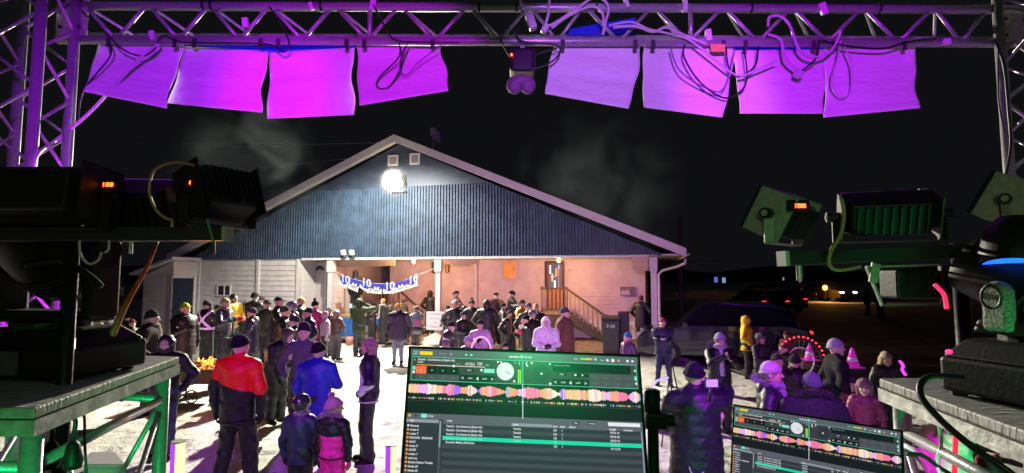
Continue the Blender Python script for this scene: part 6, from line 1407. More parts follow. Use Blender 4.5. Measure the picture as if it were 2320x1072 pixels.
# centre
_, hg = pp(815, 673, 16.5, 170, 'person in hooded dark green parka filming the porch', coat=(.045, .065, .030), hood='up', hoodc=(.04, .055, .028), fur=(.07, .08, .04), pose='up', pose2='front', hem=.72, wide=1.1, kind='wool')
pp(903, 684, 15.0, 5, 'person in plum parka, gold pompom hat and pale jeans facing the stage', coat=(.045, .022, .06), pants=(.22, .24, .34), pkind='denim', hat='beanie', hatc=(.62, .36, .04), pom=(.5, .38, .18), hood='down', fur=(.42, .34, .16), pose='down', hem=.66, wide=1.22)
pp(943, 690, 16.2, -155, 'walking child in blue grey hood with pink backpack', coat=(.13, .18, .22), pants=(.03, .02, .02), hat='beanie', hatc=(.10, .10, .09), yoke='pack', pose='reach', stride=.22, hood='down', lean=6)
pp(868, 676, 18.4, -40, 'person with pale face and white scarf in the porch shadow', coat=(.03, .025, .02), hair=((.5, .3, .1), 'short'), scarf=(.5, .5, .55), pose='reach', z0=.1)
pp(848, 684, 19.0, 160, 'dark coated person bending over the blue table', coat=(.035, .02, .025), hat='beanie', hatc=BK, pose='reach', z0=.1, lean=12)
pp(884, 682, 19.2, 30, 'person in dark green coat beside the blue table', coat=(.035, .045, .03), hat='beanie', hatc=(.04, .04, .03), pose='front', z0=.1)
pp(975, 656, 21.7, 170, 'person in black coat with purple stripe half hidden by the middle column', coat=(.012, .012, .018), hood='up', pose='pocket', z0=.1, dx=.0)
pp(1034, 656, 18.6, -65, 'man in black cap and maroon coat leaning back at the porch wall', coat=(.10, .03, .035), hat='cap', hatc=(.015, .015, .018), pose='hips', z0=.12, hem=.7)
pp(1030, 678, 15.8, 10, 'person in grey white beanie in front of the man in black cap', coat=(.02, .018, .02), hat='beanie', hatc=(.42, .38, .36), pose='pocket')
_, hc1 = pp(1069, 677, 16.4, 8, 'person in black coat and small pompom hat holding a cup', coat=(.012, .012, .016), hat='beanie', hatc=(.02, .02, .024), pom=(.02, .02, .02), pose='pocket', pose2='cup', hem=.6)
pp(1024, 714, 12.2, 78, 'stooping person in dark jacket with pale shoulder beside the handwritten sign', coat=(.03, .028, .05), hat='beanie', hatc=(.02, .018, .03), pose='low', lean=20, yoke='stripe', H=1.44)
pp(1012, 748, 10.8, 70, 'bending child in purple lit white jacket low behind the laptop', coat=(.50, .42, .62), hat=None, hair=((.25, .15, .2), 'short'), pose='low', lean=34, H=1.18)
_, hc2 = pp(1088, 722, 11.6, 2, 'child in lilac jacket and black beanie holding a white cup', coat=(.45, .28, .50), hat='beanie', hatc=(.02, .018, .025), pose='cup', pants=(.05, .04, .09))
pp(1060, 762, 11.0, 30, 'small child in lavender hat low behind the laptop', coat=(.3, .12, .3), hat='beanie', hatc=(.40, .34, .62), pose='front')
pp(1103, 676, 15.4, 172, 'person in black coat with brown fur hood, back turned', coat=(.010, .010, .013), hood='up', fur=(.20, .13, .07), pose='pocket', hem=.6, wide=1.15)
pp(1124, 660, 18.2, 20, 'man in black cap and dark maroon jacket standing behind the fur hood', coat=(.055, .018, .028), hat='cap', hatc=BK, pose='pocket', z0=.12, wide=1.1)
pp(1160, 656, 18.0, -70, 'officer like figure in black jacket with white stripes and black beanie', coat=(.012, .012, .014), hat='beanie', hatc=BK, yoke='stripe', pose='hips', z0=.12)
pp(1182, 676, 15.2, 60, 'person in mustard yellow jacket and trousers', coat=(.50, .27, .03), pants=(.36, .20, .03), hat='beanie', hatc=(.10, .09, .07), hood='down', pose='cup', puff=False)
pp(1197, 683, 14.2, 10, 'person with dark patterned beanie between mustard jacket and pale face', coat=(.025, .02, .025), hat='beanie', hatc=(.12, .12, .13), pose='pocket')
pp(1191, 711, 12.6, -70, 'person in dark quilted jacket holding a red toy, facing left', coat=(.025, .03, .03), hat='beanie', hatc=(.02, .018, .022), pose='cup', wide=1.05)
pp(1214, 687, 15.4, 5, 'pale faced person in black coat with open white front', coat=(.012, .012, .014), hair=((.35, .25, .18), 'short'), yoke='zipwhite', pose='pocket')
pp(1237, 714, 11.2, 3, 'person in plain white hooded coat with hands together in front', coat=(.72, .68, .78), hood='up', hoodc=(.75, .72, .8), pose='front', hem=.55, puff=False, kind='wool', glove=(.06, .04, .04), wide=1.1)
pp(1279, 693, 11.6, 62, 'man in grey beanie and brown work coat facing right', coat=(.16, .08, .05), hat='beanie', hatc=(.07, .08, .10), hood='down', hoodc=(.26, .19, .10), pose='down', wide=1.25, hem=.66, kind='wool', glove=(.04, .03, .03))
pp(1145, 777, 11.0, 5, 'small child in dark knitted hat just above the laptop', coat=(.05, .03, .05), hat='beanie', hatc=(.03, .025, .03), pose='down')
pp(1452, 668, 18.8, 150, 'person in dark coat in the shade at the hall corner', coat=(.02, .022, .028), hair=((.12, .07, .05), 'short'), pose='pocket', hem=.6, z0=.0)
pp(1422, 753, 11.4, -60, 'child in bright blue beanie facing left above the laptop', coat=(.10, .07, .14), hat='beanie', hatc=(.04, .22, .50), pose='down', scarf=(.3, .12, .2))
pp(1501, 717, 12.0, -12, 'teenager in maroon beanie and navy jacket with folded arms', coat=(.035, .035, .09), pants=(.03, .04, .10), hat='beanie', hatc=(.30, .05, .12), pose='crossed', yoke='chestband', legs=.16, pkind='denim', puff=False, wide=1.1)
# right
pp(1690, 712, 12.8, 60, 'person in bright yellow hooded jacket and dark trousers', coat=(.85, .60, .03), hood='up', pose='pocket', pants=(.015, .012, .012), hem=.78, puff=False)
pp(1722, 753, 10.4, 25, 'person in brown trapper hat and dark jacket beside the yellow jacket', coat=(.05, .04, .05), hat='trapper', hatc=(.10, .08, .075), pose='front')
pp(1776, 776, 9.6, -70, 'person in black coat and black tan striped hat before the red lit wheel', coat=(.012, .010, .014), hat='beanie', hatc=(.20, .11, .07), pose='front', wide=1.2)
pp(1781, 752, 13.5, -40, 'small child in dark red hat behind the red lit wheel', coat=(.2, .02, .04), hat='beanie', hatc=(.35, .03, .03), pose='down')
pp(2004, 794, 8.2, -4, 'long haired child in beige beanie behind the right truss table', coat=(.02, .018, .022), hat='beanie', hatc=(.48, .38, .33), hair=((.42, .28, .15), 'long'), pose='down', head=(0, 12))
pp(1957, 858, 6.6, -30, 'small child in fur trimmed pink hat low beside the right truss table', coat=(.3, .03, .12), hat='trapper', hatc=(.22, .14, .13), pose='down', hood='down')
pp(1962, 645, 33, 20, 'dark figure walking in the distance left of the slung lamp', coat=(.03, .025, .03), hat='beanie', hatc=BK, stride=.15, H=1.75)
pp(1992, 648, 31, 170, 'dark figure standing in the distance behind the slung lamp', coat=(.03, .025, .03), hat='beanie', hatc=BK, H=1.75)
pp(806, 610, 20.6, 170, 'dark figure in the alcove doorway behind the banner', coat=(.015, .012, .015), hood='up', pose='down', z0=1.0)

pp(300, 722, 13.4, 60, 'person in charcoal coat and maroon beanie left of the brown grey coat', coat=(.03, .03, .032), hat='beanie', hatc=(.15, .03, .05), pose='pocket')
pp(606, 676, 14.6, -20, 'person in olive coat between the navy jacket and the dark capped man', coat=(.05, .05, .03), hat='beanie', hatc=(.03, .03, .04), pose='cup')
pp(646, 690, 11.8, 100, 'person in black quilted coat and olive beanie in front of the capped man', coat=(.014, .015, .016), hat='beanie', hatc=(.06, .07, .04), pose='front', hem=.6)
pp(700, 694, 12.4, -50, 'person in dark purple jacket behind the grey mauve coat', coat=(.04, .02, .06), hat='beanie', hatc=(.03, .03, .04), pose='pocket')
pp(494, 688, 16.0, 90, 'person in dark green jacket behind the reflective cross', coat=(.03, .045, .03), hat='beanie', hatc=(.03, .03, .03), pose='pocket')
pp(1052, 690, 17.2, 170, 'person in charcoal jacket and black hood, back turned, near the cup holder', coat=(.02, .02, .024), hood='up', pose='pocket')
pp(1140, 684, 16.6, 100, 'person in dark jacket between the fur hood and the white striped jacket', coat=(.018, .016, .02), hat='beanie', hatc=(.03, .03, .035), pose='pocket')
pp(1206, 700, 13.4, 40, 'child in black jacket and grey helmet beside the red toy', coat=(.015, .015, .018), hat='helmet', hatc=(.12, .12, .13), pose='front')
pp(1760, 800, 8.2, 20, 'child in dark jacket behind the pale pink beanie', coat=(.04, .02, .05), hat='beanie', hatc=(.05, .04, .06), pose='pocket')
pp(1932, 852, 6.9, -60, 'person in dark red jacket low at the right table corner', coat=(.16, .02, .05), hat='beanie', hatc=(.05, .03, .05), pose='pocket')
pp(1800, 800, 7.6, 150, 'person in black coat and charcoal beanie behind the wide dark coat', coat=(.014, .012, .016), hat='beanie', hatc=(.03, .03, .035), pose='pocket', wide=1.1)
pp(763, 700, 15.6, 160, 'child in dark brown jacket and grey hood beside the left blue table', coat=(.04, .025, .02), hood='up', hoodc=(.1, .1, .1), pose='pocket')
pp(1014, 690, 17.0, -40, 'person in dark plum jacket just right of the middle column', coat=(.04, .02, .04), hat='beanie', hatc=(.02, .02, .02), pose='pocket')
pp(1050, 704, 14.6, 40, 'person in black coat and navy beanie before the cup holder', coat=(.015, .014, .02), hat='beanie', hatc=(.02, .03, .08), pose='front')
pp(1082, 694, 17.4, -70, 'person in grey brown jacket between the cup holder and the fur hood', coat=(.07, .05, .045), hat='cap', hatc=(.03, .03, .03), pose='pocket')
pp(1155, 700, 14.8, 30, 'person in black coat with brown scarf left of the mustard jacket', coat=(.014, .013, .016), hat='beanie', hatc=(.04, .03, .03), scarf=(.2, .1, .05), pose='pocket')
pp(918, 676, 19.3, 100, 'person in brown jacket behind the gold pompom hat', coat=(.09, .05, .03), hat='beanie', hatc=(.05, .03, .03), pose='front', z0=.1)
pp(460, 700, 17.6, 120, 'person in grey snowsuit far behind the yellow green beanie', coat=(.08, .08, .09), hat='beanie', hatc=(.1, .1, .1), pose='pocket')
pp(555, 682, 17.4, 60, 'person in dark teal jacket in front of the small siding window', coat=(.02, .05, .06), hat='beanie', hatc=(.12, .1, .08), pose='pocket')
pp(668, 712, 10.6, -60, 'person in black coat with tan hood edge near the grey headgear', coat=(.014, .014, .014), hat='beanie', hatc=(.05, .05, .05), hood='down', hoodc=(.14, .11, .06), pose='front', hem=.6)
pp(320, 742, 11.2, 120, 'person in dark green coat between the trapper hat and the left table', coat=(.02, .03, .022), hat='beanie', hatc=(.03, .03, .03), pose='pocket', hem=.6)
# ------------------------------------------------------------------ things in hands
def small(name, loc, dims, m, label, cat, R=None, bevel=.002):
    mb = MB(); mb.box((0, 0, 0), dims, R); o = mb.build(name, m, bevel=bevel); o.location = loc; tag(o, label, cat); return o
hl = hp(0); hr = hp(1)
rig = thing('camera_rig', hl, 'small camera rig with lit screen held up by the photographer in the long puffer coat', 'camera')
c = P(1612, 868, 4.45)
MB().box(c, (.11, .02, .075)).build('camera_body', BLK, rig, bevel=.004)
mb = MB(); mb.add([c + Vector((x * .048, -.0115, z * .030)) for x, z in ((-1, -1), (1, -1), (1, 1), (-1, 1))], [(0, 1, 2, 3)]); mb.build('screen', mat('rig_screen', (.3, .3, .6), .3, emit=(.35, .22, .75), estr=1.0), rig)
MB().tube([c + Vector((0, .01, -.04)), c + Vector((-.01, .03, -.16))], .012, 10).build('handle', BLK, rig, smooth=True)
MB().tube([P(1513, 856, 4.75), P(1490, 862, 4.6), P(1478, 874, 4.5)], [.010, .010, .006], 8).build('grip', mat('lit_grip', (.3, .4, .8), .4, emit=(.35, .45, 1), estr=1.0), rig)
lan = MB().tube(spline([P(1560, 1052, 4.75), P(1566, 1070, 4.72), P(1580, 1078, 4.70), P(1597, 1066, 4.72), P(1606, 1044, 4.75)], 6), .006, 6).build('white_lanyard', CABW, smooth=True); rebase(lan, P(1582, 1070, 4.7)); tag(lan, 'white lanyard dangling from the hem of the long puffer coat', 'lanyard')
small('phone', (hw_(0) + hw_(1)) / 2 + Vector((0, -.05, .03)), (.075, .012, .15), BLK, 'phone held by the woman in the fur hooded black coat', 'phone', Matrix.Rotation(rad(-40), 3, 'X'))
ph = thing('phone', hg(1) + Vector((-.08, .02, .05)), 'lit phone held up by the person in the green parka', 'phone'); pc = P(795, 693, 16.2); MB().box(pc, (.09, .012, .13)).build('phone_case', BLK, ph); mb = MB(); mb.add([pc + Vector((x * .042, -.008, z * .062)) for x, z in ((-1, -1), (1, -1), (1, 1), (-1, 1))], [(0, 1, 2, 3)]); mb.build('screen', mat('phone_lit', (.4, .8, .8), .3, emit=(.45, .85, .85), estr=1.0), ph)
for hnd, lb, off in ((hc1(1), 'white cup held by the person in black with the small pompom hat', 0), (hc2(0), 'white cup held by the child in the lilac jacket', 0)):
    c_ = hnd + Vector((0, -.06, .0)); o = MB().tube([c_ - Vector((0, 0, .05)), c_ + Vector((0, 0, .05))], [.030, .040], 14).build('paper_cup', WHITEP, smooth=True); rebase(o, c_ - Vector((0, 0, .05))); tag(o, lb, 'cup')
c_ = P(1177, 752, 12.2); ty = thing('toy', c_, 'small white and red soft toy held before the dark quilted jacket', 'toy'); MB().ell(c_, (.06, .05, .06)).build('red_part', mat('toy_red', (.6, .03, .06), .8), ty, smooth=True); mb = MB(); mb.ell(c_ + Vector((.03, 0, .11)), (.05, .04, .045)); mb.build('white_part', WHITEP, ty, smooth=True)
c_ = P(541, 722, 14.9); o = MB().box(c_, (.32, .2, .12)).build('red_cooler_bag', mat('bag_red', (.45, .04, .03), .7, bump=.3, scale=10), bevel=.03); rebase(o, c_); tag(o, 'red bag held in front of the yellow jacket', 'bag')

# ------------------------------------------------------------------ yard things
# handwritten sign on the middle column
s_ = BS(987, -.2); z1_, z0_ = BZ(706, s_, -.2), BZ(748, s_, -.2); x0_, x1_ = BS(967, -.2), BS(1006, -.2)
hsn = thing('handwritten_sign', B(s_, -.2, z0_), 'white handwritten paper sign tied to the middle porch column', 'sign')
mb = MB(); mb.hbox(x0_, x1_, -.2, -.185, z0_, z1_); mb.build('paper', mat('sign_paper', (.72, .68, .74), .8, bump=.2, scale=5), hsn)
mb = MB()
for i, t_ in enumerate(('À L\'EXTÉRIEUR', 'Gaufres', '2$', 'Merci !')): put_text(mb, t_, B((x0_ + x1_) / 2, -.204, z1_ - (z1_ - z0_) * (i + .85) / 4.4), ED, (0, 0, 1), .11, width=(x1_ - x0_) * (.75, .6, .2, .55)[i], center=True)
mb.build('handwriting', mat('pencil', (.30, .26, .34), .8), hsn)
# blue tables
CLB = mat('blue_tablecloth', (.02, .12, .42), .7, bump=.4, scale=9, vary=.15)
def cloth_table(pxa, pxb, t, tp, drop, label):
    a, b_ = BS(pxa, t), BS(pxb, t); th = thing('cloth_table', B((a + b_) / 2, t, 0), label, 'table', 'blue cloth tables under the porch'); z = BZ(tp, a, t)
    mb = MB(); mb.hbox(a, b_, t, t + .7, z - .03, z); mb.build('table_top', TANW, th)
    mb = MB(); n = 24; vs = []
    for i in range(n + 1):
        s1 = a - .03 + (b_ - a + .06) * i / n; wv = .03 * math.sin(i * 1.7); vs += [B(s1, t - .02, z + .006), B(s1, t - .035 + wv, z - drop - .03 * math.sin(i * .9))]
    k = len(vs); mb.add(vs, [(2 * i, 2 * i + 1, 2 * i + 3, 2 * i + 2) for i in range(n)]); mb.hbox(a - .03, b_ + .03, t - .02, t + .72, z + .002, z + .008); mb.build('tablecloth', CLB, th, smooth=False)
    for x in (a + .08, b_ - .08):
        for y in (t + .08, t + .62): m2 = MB(); m2.tube([B(x, y, 0), B(x, y, z - .03)], .018, 6); m2.build('leg', ALU, th)
    return z
zt1 = cloth_table(760, 822, -1.05, 722, .62, 'blue cloth table on the left carrying the tan box')
zt2 = cloth_table(830, 880, -.25, 722, .22, 'blue cloth table right of the green parka with a white paper on it')
s_ = BS(786, -.9); mb = MB(); mb.hbox(s_ - .22, s_ + .25, -.9, -.55, zt1 + .01, zt1 + .15); o = mb.build('tan_box', mat('cardboard', (.45, .30, .14), .8, bump=.3, scale=8, vary=.2), bevel=.02); rebase(o, B(s_, -.8, zt1 + .01)); tag(o, 'tan box lying on the left blue table', 'box')
s_ = BS(852, -.1); mb = MB(); mb.hbox(s_ - .15, s_ + .2, -.15, .1, zt2 + .009, zt2 + .016); o = mb.build('paper_sheet', WHITEP); rebase(o, B(s_, 0, zt2 + .009)); tag(o, 'white paper lying on the right blue table', 'paper')
s_ = BS(795, -1.4); c_ = B(s_, -1.4, 0); o = MB().tube([c_ + Vector((0, 0, .03)), c_ + Vector((0, 0, .30))], [.11, .14], 16).build('pink_bucket', mat('pink_plastic', (.55, .28, .22), .6), smooth=True); rebase(o, c_ + Vector((0, 0, .03))); tag(o, 'small pinkish bucket on the ground under the left blue table', 'bucket')
# wheelie bin
tb2 = -1.6; a, b_ = BS(1361, tb2), BS(1403, tb2); zt_b = 1.08; bn = thing('wheelie_bin', B((a + b_) / 2, tb2, .03), 'dark wheelie bin with white lettering at the foot of the entrance stairs', 'bin')
BINM = mat('bin_plastic', (.035, .038, .042), .5, bump=.2, scale=30, vary=.15)
mb = MB(); mb.hexa([B(a + .05, tb2 + .06, .05), B(b_ - .05, tb2 + .06, .05), B(b_ - .05, tb2 + .55, .05), B(a + .05, tb2 + .55, .05), B(a, tb2, zt_b), B(b_, tb2, zt_b), B(b_, tb2 + .65, zt_b), B(a, tb2 + .65, zt_b)]); bb = mb.build('bin_body', BINM, bn, bevel=.03)
mb = MB(); mb.hexa([B(a - .02, tb2 - .03, zt_b + .005), B(b_ + .02, tb2 - .03, zt_b + .005), B(b_ + .02, tb2 + .68, zt_b + .03), B(a - .02, tb2 + .68, zt_b + .03), B(a, tb2, zt_b + .07), B(b_, tb2, zt_b + .07), B(b_, tb2 + .66, zt_b + .12), B(a, tb2 + .66, zt_b + .12)]); mb.build('lid', BINM, bn, bevel=.02)
mb = MB(); put_text(mb, '7-35', B((a + b_) / 2, tb2 - .012, zt_b - .22), ED, (0, 0, 1), .13, width=.26, bold=True, center=True); mb.build('lettering', WHITEP, bb)
for s_ in (a + .03, b_ - .03): mb = MB(); mb.tube([B(s_ - .03, tb2 + .56, .13), B(s_ + .03, tb2 + .56, .13)], .10, 16); mb.build('wheel', BINM, bn)
mb = MB(); a2, b2_ = BS(1398, tb2 + .4), BS(1422, tb2 + .4); mb.hexa([B(a2 + .05, tb2 + .6, .05), B(b2_, tb2 + .6, .05), B(b2_, tb2 + 1.0, .05), B(a2 + .05, tb2 + 1.0, .05), B(a2, tb2 + .5, 1.3), B(b2_, tb2 + .5, 1.3), B(b2_, tb2 + 1.1, 1.3), B(a2, tb2 + 1.1, 1.3)]); o = mb.build('dark_crate_bin', BINM, bevel=.02); rebase(o, B(a2, tb2 + .6, .05)); tag(o, 'taller dark bin half hidden behind the lettered wheelie bin', 'bin')
# snow heaps at the columns
def heap(c, r, hgt, lb, seed):
    rr_ = random.Random(seed); mb = MB(); nu, nv = 20, 7; vs = []
    for i in range(nv + 1):
        for j in range(nu):
            q = i / nv; t = 2 * PI * j / nu; k = 1 + rr_.uniform(-.12, .12); vs.append((c.x + r * q * k * math.cos(t), c.y + r * q * k * math.sin(t), -.02 + hgt * (1 - q ** 1.6) * k))
    mb.add(vs, [(i * nu + j, (i + 1) * nu + j, (i + 1) * nu + (j + 1) % nu, i * nu + (j + 1) % nu) for i in range(nv) for j in range(nu)]); o = mb.build('snow_heap', SNOW, smooth=True); rebase(o, (c.x, c.y, 0)); tag(o, lb, 'snow heap', 'snow heaps at the porch columns')
heap(B(BS(993), -.3, 0), .55, .40, 'snow heap at the foot of the middle porch column', 1); heap(B(BS(1472), -.5, 0), .7, .38, 'snow heap at the foot of the right porch column', 2); heap(B(BS(1530), -1.4, 0), .6, .25, 'low snow heap right of the right porch column', 3)
# fire pit on wheels
fc = G(452, 905); fp = thing('fire_brazier', (fc.x, fc.y, 0), 'rusty wheeled fire brazier with flames among the crowd at left', 'brazier')
RUST = mat('rusty_steel', (.16, .07, .04), .7, .3, bump=.4, scale=20, vary=.4)
zt_f = .62
mb = MB(); mb.hexa([(fc.x - .38, fc.y - .22, .34), (fc.x + .38, fc.y - .22, .34), (fc.x + .38, fc.y + .22, .34), (fc.x - .38, fc.y + .22, .34), (fc.x - .52, fc.y - .32, zt_f), (fc.x + .52, fc.y - .32, zt_f), (fc.x + .52, fc.y + .32, zt_f), (fc.x - .52, fc.y + .32, zt_f)]); tbm = mb.build('tub', RUST, fp)
mb = MB(); mb.tube([(fc.x - .54, fc.y - .34, zt_f + .01), (fc.x + .54, fc.y - .34, zt_f + .01), (fc.x + .54, fc.y + .34, zt_f + .01), (fc.x - .54, fc.y + .34, zt_f + .01), (fc.x - .54, fc.y - .34, zt_f + .01)], .016, 6); mb.build('rim', RUST, fp)
for x in (-.40, .40): 
    for y in (-.2, .2): MB().tube([(fc.x + x, fc.y + y, 0), (fc.x + x * .95, fc.y + y, .36)], .014, 6).build('leg', RUST, fp)
mb = MB(); mb.tube([(fc.x + .05 + .12 * math.cos(2 * PI * k / 20), fc.y - .36, .13 + .12 * math.sin(2 * PI * k / 20)) for k in range(21)], .014, 6, cap=False); wh = mb.build('wheel', RUST, fp)
for k in range(3): a = PI * k / 3; mb = MB(); mb.tube([(fc.x + .05 - .11 * math.cos(a), fc.y - .36, .13 - .11 * math.sin(a)), (fc.x + .05 + .11 * math.cos(a), fc.y - .36, .13 + .11 * math.sin(a))], .006, 5); mb.build('spoke', RUST, wh)
EMB = bpy.data.materials.new('embers'); EMB.use_nodes = True; nt = EMB.node_tree; b = nt.nodes['Principled BSDF']; b.inputs['Base Color'].default_value = (.03, .02, .02, 1); tx = nt.nodes.new('ShaderNodeTexNoise'); tx.inputs['Scale'].default_value = 14; tx.inputs['Detail'].default_value = 6; rp = nt.nodes.new('ShaderNodeValToRGB'); rp.color_ramp.elements[0].position = .48; rp.color_ramp.elements[0].color = (0, 0, 0, 1); rp.color_ramp.elements[1].position = .62; rp.color_ramp.elements[1].color = (1, .28, .05, 1); tc = nt.nodes.new('ShaderNodeTexCoord'); nt.links.new(tc.outputs['Object'], tx.inputs[0]); nt.links.new(tx.outputs[0], rp.inputs[0]); nt.links.new(rp.outputs[0], b.inputs['Emission Color']); b.inputs['Emission Strength'].default_value = 3
mb = MB(); r = random.Random(3)
for k in range(46): mb.ell((fc.x + r.uniform(-.42, .42), fc.y + r.uniform(-.26, .26), zt_f - .02 + r.uniform(-.03, .05)), (r.uniform(.04, .09), r.uniform(.03, .06), r.uniform(.02, .05)), 7, 5)
mb.build('embers', EMB, fp)
mb = MB()
for k in range(5): x, y = r.uniform(-.3, .3), r.uniform(-.15, .15); mb.tube([(fc.x + x - .22, fc.y + y - .05, zt_f + .02 * k), (fc.x + x + .22, fc.y + y + .08, zt_f + .03 + .02 * k)], .035, 8)
mb.build('logs', mat('charred_log', (.05, .03, .025), .9, bump=.6, scale=12, vary=.4), fp)
FLM = mat('flame', (1, .5, .1), .8, emit=(1.0, .28, .04), estr=2.0)
mb = MB()
for k in range(9):
    x, y, hh_ = r.uniform(-.16, .22), r.uniform(-.1, .1), r.uniform(.08, .22); b0 = Vector((fc.x + x, fc.y + y, zt_f + .02)); mb.tube([b0, b0 + Vector((r.uniform(-.03, .03), 0, hh_ * .35)), b0 + Vector((r.uniform(-.05, .05), 0, hh_ * .7)), b0 + Vector((r.uniform(-.06, .06), 0, hh_))], [.03, .045, .022, .003], 7)
mb.build('flames', FLM, fp, smooth=True); point('fire_glow', (fc.x + .1, fc.y, zt_f + .35), 38, (1, .35, .08), .12)
fc2 = G(640, 880); 
# steel pan of the second brazier seen between people
# SUV
def car(c, yaw, label, bodyc, name='parked_car', lights=True, L_=4.6, W_=1.85, H_=1.62, grp=None, head=False):
    th = thing(name, c, label, 'car', grp); c = Vector(c); R = Matrix.Rotation(rad(yaw), 3, 'Z'); T = lambda x, y, z: c + R @ Vector((x, y, z))
    m = mat('paint_%s' % name + str(int(bodyc[0] * 999)), bodyc, .22, .2, coat=1.0, coatr=.05)
    prof = [(-2.3, .35), (-2.3, .80), (-2.22, 1.02), (-1.95, 1.08), (-1.75, 1.12), (1.0, 1.06), (1.15, 1.0), (2.1, .86), (2.28, .72), (2.3, .35), (1.85, .28), (-1.85, .28)]
    k = L_ / 4.6; hk = H_ / 1.62; n = len(prof); mb = MB(); secs = [(-W_ / 2, .93), (-W_ / 2 * .96, 1.0), (W_ / 2 * .96, 1.0), (W_ / 2, .93)]
    vs = [T(x * k * (1 if abs(y) < W_ / 2 * .97 else .985), y, z * hk * (1 if abs(y) < W_ / 2 * .97 else .97)) for y, q in secs for x, z in prof]
    fs = [(i * n + j, i * n + (j + 1) % n, (i + 1) * n + (j + 1) % n, (i + 1) * n + j) for i in range(3) for j in range(n)] + [tuple(range(n - 1, -1, -1)), tuple(range(3 * n, 4 * n))]
    mb.add(vs, fs); body = mb.build('body', m, th, bevel=.03)
    cab = [(-1.95, 1.08), (-1.75, 1.50), (-1.45, 1.60), (.1, 1.62), (.45, 1.55), (1.15, 1.05)]; n = len(cab); mb = MB(); wy = W_ / 2
    vs = [T(x * k, y * (1 if z < 1.2 else .80), z * hk) for y in (-wy * .93, wy * .93) for x, z in cab]
    mb.add(vs, [(j, (j + 1), n + j + 1, n + j) for j in range(n - 1)] + [tuple(range(n - 1, -1, -1)), tuple(range(n, 2 * n))]); mb.build('cabin', m, th, bevel=.02)
    gm = mat('car_glass', (.01, .012, .015), .06)
    for sg in (-1, 1):
        for pts in ([(-1.70, 1.14), (-1.62, 1.44), (-.75, 1.52), (-.72, 1.12)], [(-.64, 1.12), (-.66, 1.52), (.10, 1.53), (.30, 1.09)], [(.36, 1.09), (.18, 1.52), (.42, 1.47), (.95, 1.09)]):
            mb = MB(); ps = [T(x * k, sg * (wy * (.93 - .13 * max(0, (z - 1.08)) / .5) + .006), z * hk) for x, z in pts]; ps = ps if sg > 0 else ps[::-1]; mb.add(ps, [tuple(range(4))]); mb.build('side_window', gm, body)
    for pts in ([(.50, 1.52), (1.12, 1.07)], [(-1.78, 1.48), (-1.97, 1.10)]):
        mb = MB(); (x0, z0), (x1, z1) = pts; e = .012 if x0 > 0 else -.012; ps = [T((x0 + e) * k, -wy * .70, z0 * hk), T((x0 + e) * k, wy * .70, z0 * hk), T((x1 + e) * k, wy * .82, z1 * hk), T((x1 + e) * k, -wy * .82, z1 * hk)]; mb.add(ps if x0 < 0 else ps[::-1], [(0, 1, 2, 3)]); mb.build('windscreen' if x0 > 0 else 'rear_window', gm, body)
    for x in (-1.42, 1.42):
        for sg in (-1, 1):
            mb = MB(); mb.tube([T(x * k, sg * (wy - .22), .34), T(x * k, sg * (wy + .01), .34)], .34, 22); w_ = mb.build('wheel', mat('tyre', (.012, .012, .012), .8), th)
            mb = MB(); mb.tube([T(x * k, sg * (wy + .012), .34), T(x * k, sg * (wy + .02), .34)], .20, 12); mb.build('rim', mat('rim_grey', (.12, .12, .13), .3, .8), w_)
    tail = mat('tail_lamp', (.5, .01, .01), .3, emit=(1, .03, .02), estr=2.2) if lights else mat('tail_off', (.3, .01, .01), .2)
    for sg in (-1, 1): mb = MB(); mb.box(T(-2.30 * k, sg * wy * .80, .93 * hk), (.05, .24, .06), R); mb.build('tail_lamp', tail, th)
    hm = mat('head_lamp_on', (1, 1, 1), .3, emit=(1, .92, .8), estr=18) if head else mat('head_lamp_off', (.5, .5, .52), .1)
    for sg in (-1, 1): mb = MB(); mb.box(T(2.24 * k, sg * wy * .76, .74 * hk), (.10, .34, .13), R); mb.build('headlamp', hm, th)
    for sg in (-1, 1): mb = MB(); mb.box(T(.95 * k, sg * (wy + .08), 1.08 * hk), (.12, .18, .12), R); mb.build('mirror', m, th, bevel=.02)
    return th
sc = P(1640, 745, 14.6); car((5.85, 15.2, 0), 163, 'dark blue hatchback parked beyond the right corner of the hall', (.006, .009, .024), L_=4.4, H_=1.72)
q1 = P(1712, 668, 34); car((q1.x, 34, 0), 95, 'small dark car with one red tail glow in the distance, left of the pair', (.02, .015, .015), L_=4.4, grp='distant parked cars')
q1 = P(1752, 668, 37); car((q1.x, 37, 0), 100, 'small dark car with red tail glow in the distance, nearer the truck', (.02, .015, .015), L_=4.4, grp='distant parked cars')
q1 = P(1790, 650, 48); car((q1.x, 50, 0), 10, 'long pale streaked truck bed in the distance beside the amber light', (.05, .045, .045), name='parked_car', L_=6.5, lights=False, H_=1.8)
q1 = P(1890, 660, 52); car((q1.x, 53, 0), -80, 'distant truck with lit headlamps facing the stage under an amber beacon', (.04, .03, .02), name='truck', L_=5.2, H_=1.9, head=True)
c_ = P(1869, 652, 51); ab = thing('amber_beacon', c_, 'amber beacon glowing beside the distant truck headlamps', 'beacon'); MB().ell(c_, (.20, .22, .24)).build('glow_dome', mat('amber_glow', (1, .5, .1), .5, emit=(1, .30, .03), estr=12), ab, smooth=True); MB().tube([c_ - Vector((0, 0, .26)), (c_.x, c_.y, -.05)], .05, 8).build('post', BLKM, ab); point('amber_glow_light', c_ + Vector((0, -.5, .1)), 350, (1, .42, .08), .2)
